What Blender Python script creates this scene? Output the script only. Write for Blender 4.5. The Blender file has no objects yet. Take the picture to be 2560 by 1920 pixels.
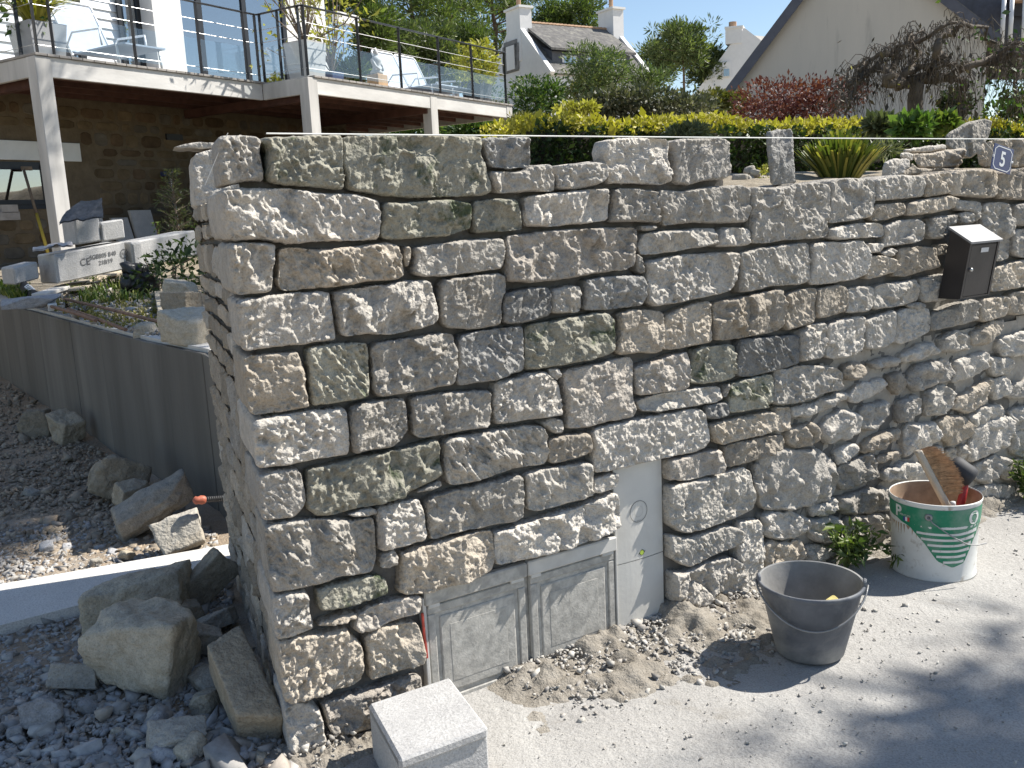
import bpy, math, random
import numpy as np
from mathutils import Vector, Matrix, Euler
from mathutils.geometry import delaunay_2d_cdt

# ------------------------------------------------------------------ camera, sky, sun, exposure
SC = bpy.context.scene
COL = SC.collection
H = 1.42                                   # eye height
PITCH, ROLL = math.radians(10.405), math.radians(2.744)
AW = math.radians(57.98)                   # bearing of the stone wall (from +Y towards +X)
AD = math.radians(32.03)                   # bearing of the house and its deck
FPX = 2281.2                               # focal length in photo pixels (2560 wide)
cam_d = bpy.data.cameras.new('camera')
cam_d.sensor_width = 36.0
cam_d.lens = FPX / 2560 * 36.0
cam_d.clip_start, cam_d.clip_end = 0.05, 4000
cam = bpy.data.objects.new('camera', cam_d)
COL.objects.link(cam)
cp, sp, cr, sr = math.cos(PITCH), math.sin(PITCH), math.cos(ROLL), math.sin(ROLL)
FW = np.array([0, cp, -sp]); DN = np.array([0, -sp, -cp]); RX = np.array([1., 0, 0])
AX = cr * RX + sr * DN
AY = -sr * RX + cr * DN
m = Matrix(((AX[0], -AY[0], -FW[0], 0), (AX[1], -AY[1], -FW[1], 0), (AX[2], -AY[2], -FW[2], H), (0, 0, 0, 1)))
cam.matrix_world = m
SC.camera = cam
CAM = np.array([0, 0, H])

SUN_AZ, SUN_EL = AW + math.radians(14.0), math.radians(48.0)
w = bpy.data.worlds.new('World'); SC.world = w; w.use_nodes = True
nt = w.node_tree
sky = nt.nodes.new('ShaderNodeTexSky'); sky.sky_type = 'NISHITA'; sky.sun_disc = False
sky.sun_elevation = SUN_EL; sky.sun_rotation = SUN_AZ
sky.air_density = 1.0; sky.dust_density = 0.2; sky.ozone_density = 1.0
bg = nt.nodes['Background']; bg.inputs[1].default_value = 0.088
nt.links.new(sky.outputs[0], bg.inputs[0])
sd = bpy.data.lights.new('sun', 'SUN'); sd.energy = 5.0; sd.angle = math.radians(0.5); sd.color = (1.0, 0.95, 0.87)
sun = bpy.data.objects.new('sun', sd); COL.objects.link(sun)
SUNV = Vector((math.sin(SUN_AZ) * math.cos(SUN_EL), math.cos(SUN_AZ) * math.cos(SUN_EL), math.sin(SUN_EL)))
sun.rotation_euler = (-SUNV).to_track_quat('-Z', 'Y').to_euler()
SC.view_settings.view_transform = 'Standard'; SC.view_settings.look = 'None'
SC.view_settings.exposure = 0.77; SC.view_settings.gamma = 1.0
SC.view_settings.use_curve_mapping = False
SC.cycles.max_bounces = 6; SC.cycles.diffuse_bounces = 3; SC.cycles.glossy_bounces = 3; SC.cycles.transparent_max_bounces = 10

# ------------------------------------------------------------------ helpers
RNG = np.random.default_rng(7)
random.seed(7)
UZ = np.array([0, 0, 1.])
U = np.array([math.sin(AW), math.cos(AW), 0]); N = np.array([math.cos(AW), -math.sin(AW), 0])

def ray(u, v):
    return FW + AX * (u - 1280) / FPX + AY * (v - 960) / FPX
def onz(u, v, z):
    r = ray(u, v); return CAM + r * ((z - H) / r[2])
def onp(u, v, p0, n):
    r = ray(u, v); return CAM + r * (np.dot(np.asarray(p0) - CAM, n) / np.dot(r, n))
def aty(u, v, y):
    r = ray(u, v); return CAM + r * (y / r[1])
DS = 2560 / 2212.0
def dz(x, y, z): return onz(x * DS, y * DS, z)          # same, in the 2212 wide view of the photo
def dy(x, y, Y): return aty(x * DS, y * DS, Y)
CO = dz(628, 1648, 0.0)                                 # foot of the wall's corner
def wl(u, v, off=0.0):
    p = onp(u, v, CO + N * off, N); d = p - CO; return np.dot(d, U), p[2]
def wp(s, z, h=0.0): return CO + U * s + UZ * z + N * h

WL = {}                                                # world location of every object
def place(o, loc, parent=None):
    loc = np.asarray(loc, float); WL[o.name] = loc
    if parent is not None:
        o.parent = parent; o.location = loc - WL[parent.name]
    else:
        o.location = loc
def tag(o, label=None, cat=None, group=None, kind=None):
    if label: o['label'] = label
    if cat: o['category'] = cat
    if group: o['group'] = group
    if kind: o['kind'] = kind
    return o
def thing(name, loc, label, cat, group=None):
    o = bpy.data.objects.new(name, None); COL.objects.link(o); o.empty_display_size = 0.1
    place(o, loc); return tag(o, label, cat, group)

def mk(name, V, F, mat=None, parent=None, smooth=False, origin=None, mats=None, midx=None):
    """one mesh object from arrays; V in world coordinates, origin moved to its centre"""
    V = np.asarray(V, float).reshape(-1, 3)
    c = (V.min(0) + V.max(0)) / 2 if origin is None else np.asarray(origin, float)
    me = bpy.data.meshes.new(name)
    L = V - c
    if isinstance(F, np.ndarray) and F.ndim == 2:
        n, k = F.shape
        me.vertices.add(len(L)); me.vertices.foreach_set('co', L.astype(np.float32).ravel())
        me.loops.add(n * k); me.loops.foreach_set('vertex_index', F.astype(np.int32).ravel())
        me.polygons.add(n); me.polygons.foreach_set('loop_start', np.arange(0, n * k, k, dtype=np.int32))
        me.update(calc_edges=True)
    else:
        me.from_pydata([tuple(p) for p in L], [], [tuple(int(i) for i in f) for f in F]); me.update()
    if smooth: me.polygons.foreach_set('use_smooth', np.ones(len(me.polygons), bool))
    o = bpy.data.objects.new(name, me); COL.objects.link(o)
    for mm in (mats or ([mat] if mat else [])): me.materials.append(mm)
    if midx is not None: me.polygons.foreach_set('material_index', np.asarray(midx, np.int32))
    place(o, c, parent)
    return o
def share(o, loc, parent=None, rot=None, scale=None, name=None):
    c = o.copy(); COL.objects.link(c)
    if name: c.name = name
    c.parent = None
    place(c, loc, parent)
    if rot is not None: c.rotation_euler = rot
    if scale is not None: c.scale = scale
    return c

class MB:
    def __init__(s): s.v = []; s.f = []; s.m = []; s.n = 0; s.cm = 0
    def add(s, V, F):
        V = np.asarray(V, float); s.v.append(V)
        for f in F: s.f.append([int(i) + s.n for i in f]); s.m.append(s.cm)
        s.n += len(V); return s
    def box(s, p, a, b, c, bev=0.0):
        """corner p, three edge vectors"""
        p, a, b, c = [np.asarray(t, float) for t in (p, a, b, c)]
        if np.dot(np.cross(a, b), c) < 0: a, b = b, a
        if bev <= 0:
            V = [p, p + a, p + a + b, p + b, p + c, p + a + c, p + a + b + c, p + b + c]
            return s.add(V, [(0, 3, 2, 1), (4, 5, 6, 7), (0, 1, 5, 4), (1, 2, 6, 5), (2, 3, 7, 6), (3, 0, 4, 7)])
        ax = [a, b, c]; ln = [np.linalg.norm(t) for t in ax]; k = [min(bev / l, .45) for l in ln]
        V = []; idx = {}
        for i in (0, 1):
            for j in (0, 1):
                for l in (0, 1):
                    for e in range(3):
                        q = []
                        for t, bit in enumerate((i, j, l)):
                            kk = 0 if t == e else k[t]
                            q.append(1 - kk if bit else kk)
                        idx[(i, j, l, e)] = len(V); V.append(p + a * q[0] + b * q[1] + c * q[2])
        F = []
        def g(bits, e): return idx[(bits[0], bits[1], bits[2], e)]
        cen = p + (a + b + c) / 2
        for e in range(3):
            o1, o2 = [t for t in range(3) if t != e]
            for bit in (0, 1):
                f = []
                for (x, y) in ((0, 0), (1, 0), (1, 1), (0, 1)):
                    q = [0, 0, 0]; q[e] = bit; q[o1] = x; q[o2] = y; f.append(g(q, e))
                F.append(f)
            for x in (0, 1):
                for y in (0, 1):
                    q0 = [0, 0, 0]; q1 = [0, 0, 0]
                    q0[o1] = q1[o1] = x; q0[o2] = q1[o2] = y; q0[e] = 0; q1[e] = 1
                    F.append([g(q0, o1), g(q0, o2), g(q1, o2), g(q1, o1)])
        for i in (0, 1):
            for j in (0, 1):
                for l in (0, 1): F.append([g((i, j, l), 0), g((i, j, l), 1), g((i, j, l), 2)])
        V = np.array(V); FF = []
        for f in F:
            q = V[f]; n = np.cross(q[1] - q[0], q[2] - q[0])
            FF.append(f if np.dot(n, q.mean(0) - cen) > 0 else f[::-1])
        return s.add(V, FF)
    def prism(s, poly, d):
        """closed polygon (list of points) swept along d"""
        P = np.asarray(poly, float); d = np.asarray(d, float); n = len(P)
        nn = np.zeros(3)
        for i in range(n): nn += np.cross(P[i], P[(i + 1) % n])
        if np.dot(nn, d) > 0: P = P[::-1]
        V = np.vstack([P, P + d])
        F = [list(range(n)), list(range(2 * n - 1, n - 1, -1))] + [[(i + 1) % n, i, i + n, (i + 1) % n + n] for i in range(n)]
        return s.add(V, F)
    def tube(s, pts, r, k=8, cap=True):
        P = np.asarray(pts, float); n = len(P); r = np.full(n, r) if np.isscalar(r) else np.asarray(r, float)
        T = np.gradient(P, axis=0); T /= np.linalg.norm(T, axis=1)[:, None] + 1e-12
        up = np.array([0, 0, 1.]) if abs(T[0][2]) < .9 else np.array([1., 0, 0])
        a = np.cross(T[0], up); a /= np.linalg.norm(a)
        V = []; an = np.arange(k) * 2 * math.pi / k
        for i in range(n):
            a = a - T[i] * np.dot(a, T[i]); a /= np.linalg.norm(a) + 1e-12; b = np.cross(T[i], a)
            V.append(P[i] + r[i] * (np.cos(an)[:, None] * a + np.sin(an)[:, None] * b))
        F = [[i * k + j, i * k + (j + 1) % k, (i + 1) * k + (j + 1) % k, (i + 1) * k + j] for i in range(n - 1) for j in range(k)]
        if cap: F += [list(range(k))[::-1], [(n - 1) * k + j for j in range(k)]]
        return s.add(np.vstack(V), F)
    def lathe(s, c, prof, k=40, axis=None, closed=False):
        c = np.asarray(c, float); z = np.array([0, 0, 1.]) if axis is None else np.asarray(axis, float) / np.linalg.norm(axis)
        x = np.cross(z, [0, 1., 0]) if abs(z[1]) < .9 else np.cross(z, [1., 0, 0]); x /= np.linalg.norm(x); y = np.cross(z, x)
        an = np.arange(k) * 2 * math.pi / k; ring = np.cos(an)[:, None] * x + np.sin(an)[:, None] * y
        V = np.vstack([c + ring * r + z * h for r, h in prof]); n = len(prof)
        F = [[i * k + j, i * k + (j + 1) % k, (i + 1) * k + (j + 1) % k, (i + 1) * k + j] for i in range(n - 1) for j in range(k)]
        return s.add(V, F)
    def quad(s, *p): return s.add(p, [list(range(len(p)))])
    def build(s, name, mat=None, parent=None, smooth=False, mats=None, origin=None):
        return mk(name, np.vstack(s.v), s.f, mat, parent, smooth, origin, mats, s.m if mats else None)

def unit(v): v = np.asarray(v, float); return v / np.linalg.norm(v)

def _hash(ix, iy, iz, seed):
    h = (ix * 374761393 + iy * 668265263 + iz * 2147483647 + seed * 1274126177) & 0xFFFFFFFF
    h = ((h ^ (h >> 13)) * 1274126177) & 0xFFFFFFFF
    h = ((h ^ (h >> 15)) * 2246822519) & 0xFFFFFFFF
    return ((h ^ (h >> 16)) & 0xFFFFFF) / float(0xFFFFFF) * 2 - 1
def vn(P, scale, seed=0):
    """smooth value noise in -1..1; P (n,3)"""
    Q = np.asarray(P, float) / scale + 1000.0
    I = np.floor(Q).astype(np.int64); f = Q - I; f = f * f * f * (f * (f * 6 - 15) + 10)
    r = 0
    for dx in (0, 1):
        wx = f[:, 0] if dx else 1 - f[:, 0]
        for dy_ in (0, 1):
            wy = f[:, 1] if dy_ else 1 - f[:, 1]
            for dz_ in (0, 1):
                wz = f[:, 2] if dz_ else 1 - f[:, 2]
                r = r + wx * wy * wz * _hash(I[:, 0] + dx, I[:, 1] + dy_, I[:, 2] + dz_, seed)
    return r
def fbm(P, scale, octs=4, seed=0, gain=.5):
    r = 0; a = 1.0
    for i in range(octs): r = r + a * vn(P, scale / 2 ** i, seed + i * 17); a *= gain
    return r

# ------------------------------------------------------------------ materials
def nodes_of(name):
    mt = bpy.data.materials.new(name); mt.use_nodes = True
    t = mt.node_tree; b = t.nodes['Principled BSDF']; return mt, t, b
def col4(c): return (c[0], c[1], c[2], 1)
def coords(t, rnd=True, scale=(1, 1, 1)):
    tc = t.nodes.new('ShaderNodeTexCoord'); v = tc.outputs['Object']
    if rnd:
        oi = t.nodes.new('ShaderNodeObjectInfo')
        mu = t.nodes.new('ShaderNodeMath'); mu.operation = 'MULTIPLY'; mu.inputs[1].default_value = 53.0
        t.links.new(oi.outputs['Random'], mu.inputs[0])
        ad = t.nodes.new('ShaderNodeVectorMath'); ad.operation = 'ADD'
        t.links.new(v, ad.inputs[0]); t.links.new(mu.outputs[0], ad.inputs[1]); v = ad.outputs[0]
    if tuple(scale) != (1, 1, 1):
        mp = t.nodes.new('ShaderNodeVectorMath'); mp.operation = 'MULTIPLY'; mp.inputs[1].default_value = scale
        t.links.new(v, mp.inputs[0]); v = mp.outputs[0]
    return v
def noise(t, v, scale, detail=5, rough=.55, dist=0.0):
    n = t.nodes.new('ShaderNodeTexNoise'); n.inputs['Scale'].default_value = scale
    n.inputs['Detail'].default_value = detail; n.inputs['Roughness'].default_value = rough; n.inputs['Distortion'].default_value = dist
    t.links.new(v, n.inputs['Vector']); return n.outputs['Fac']
def ramp(t, f, stops):
    r = t.nodes.new('ShaderNodeValToRGB'); e = r.color_ramp.elements
    while len(e) < len(stops): e.new(.5)
    for i, (p, c) in enumerate(stops):
        e[i].position = p; e[i].color = col4(c) if not np.isscalar(c) else (c, c, c, 1)
    t.links.new(f, r.inputs[0]); return r.outputs[0]
def mix(t, f, a, b, mode='MIX'):
    x = t.nodes.new('ShaderNodeMix'); x.data_type = 'RGBA'; x.blend_type = mode
    if np.isscalar(f): x.inputs[0].default_value = f
    else: t.links.new(f, x.inputs[0])
    for s_, i in ((a, 6), (b, 7)):
        if isinstance(s_, (tuple, list)): x.inputs[i].default_value = col4(s_)
        else: t.links.new(s_, x.inputs[i])
    return x.outputs[2]
def math_(t, op, a, b=None):
    x = t.nodes.new('ShaderNodeMath'); x.operation = op
    for s_, i in ((a, 0), (b, 1)):
        if s_ is None: continue
        if np.isscalar(s_): x.inputs[i].default_value = s_
        else: t.links.new(s_, x.inputs[i])
    return x.outputs[0]
def bump(t, b, hgt, strength, dist, prev=None):
    x = t.nodes.new('ShaderNodeBump'); x.inputs['Strength'].default_value = strength; x.inputs['Distance'].default_value = dist
    t.links.new(hgt, x.inputs['Height'])
    if prev is not None: t.links.new(prev, x.inputs['Normal'])
    t.links.new(x.outputs[0], b.inputs['Normal']); return x.outputs[0]
def rand(t):
    return t.nodes.new('ShaderNodeObjectInfo').outputs['Random']

def plain(name, c, rough=.6, var=.25, scale=8, bmp=0.0, bscale=60, metal=0.0, spec=.5, rnd=0.0, stretch=(1, 1, 1), c2=None, thr=(.5, .7)):
    """even material: base colour with mottling, optional second colour in patches, optional bump"""
    mt, t, b = nodes_of(name); v = coords(t, True, stretch)
    f = noise(t, v, scale, 6, .6)
    lo = tuple(x * (1 - var) for x in c); hi = tuple(min(1, x * (1 + var)) for x in c)
    o = ramp(t, f, [(.3, lo), (.7, hi)])
    if c2 is not None:
        o = mix(t, ramp(t, noise(t, v, scale * .6, 5, .6, .4), [(thr[0], 0.), (thr[1], 1.)]), o, c2)
    if rnd:
        g = ramp(t, rand(t), [(0, 1 - rnd), (1, 1 + rnd)]); o = mix(t, 1.0, o, g, 'MULTIPLY')
    t.links.new(o, b.inputs['Base Color'])
    b.inputs['Roughness'].default_value = rough; b.inputs['Metallic'].default_value = metal
    b.inputs['Specular IOR Level'].default_value = spec
    if bmp: bump(t, b, noise(t, v, bscale, 4, .6), 1.0, bmp)
    return mt
# ------------------------------------------------------------------ the stone wall
# outlines of the stones, traced per view tile; tile: photo pixel of its corner, 3.456 units per pixel
TILE = {'A': (480, 320), 'B': (1120, 320), 'C': (1760, 320), 'D': (480, 780), 'E': (1120, 780), 'G': (1760, 780),
        'H': (560, 1240), 'I': (1200, 1120), 'J': (640, 1440), 'K': (1920, 320), 'L': (1920, 780)}
QUOIN = '''A .16 215,75 470,62 560,80 600,110 585,200 612,300 625,450 440,465 260,505 240,330
A .42 255,530 480,515 900,530 1180,565 1400,570 1610,625 1635,660 1620,960 1450,970 1100,980 880,1005 740,985 560,960 345,975 310,900 270,700
A .30 320,1005 600,990 720,1005 715,1080 700,1250 690,1400 640,1420 400,1445 360,1400 340,1200
D .22 385,-95 700,-145 1190,-185 1215,0 1248,210 1240,240 1000,275 700,310 470,340 430,290 405,60
D .27 460,395 700,360 910,345 935,390 960,470 990,540 995,680 1015,790 1000,825 800,860 560,895 510,870 480,700 455,500
D .36 530,945 750,900 1000,860 1310,835 1340,870 1355,1000 1365,1190 1340,1240 1100,1270 800,1330 570,1360 545,1200
D .30 575,1425 720,1380 900,1360 955,1400 980,1550 985,1640 960,1700 896,1780 780,1795 620,1805 600,1690
H .20 360,265 600,220 950,205 1100,230 1300,200 1310,300 1315,450 1320,540 1290,660 1150,690 1000,700 900,750 650,810 430,840 400,700 370,400
H .30 430,880 600,840 700,840 745,880 740,980 760,1060 780,1150 700,1180 600,1220 470,1250 440,1100
J .20 195,600 330,550 570,510 780,460 830,530 900,580 935,670 930,800 915,900 850,950 700,985 500,1050 260,1110 230,950 205,750
J .22 260,1170 350,1120 480,1105 560,1170 585,1250 580,1330 620,1420 635,1500 560,1560 480,1600 330,1650 290,1450'''
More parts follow.
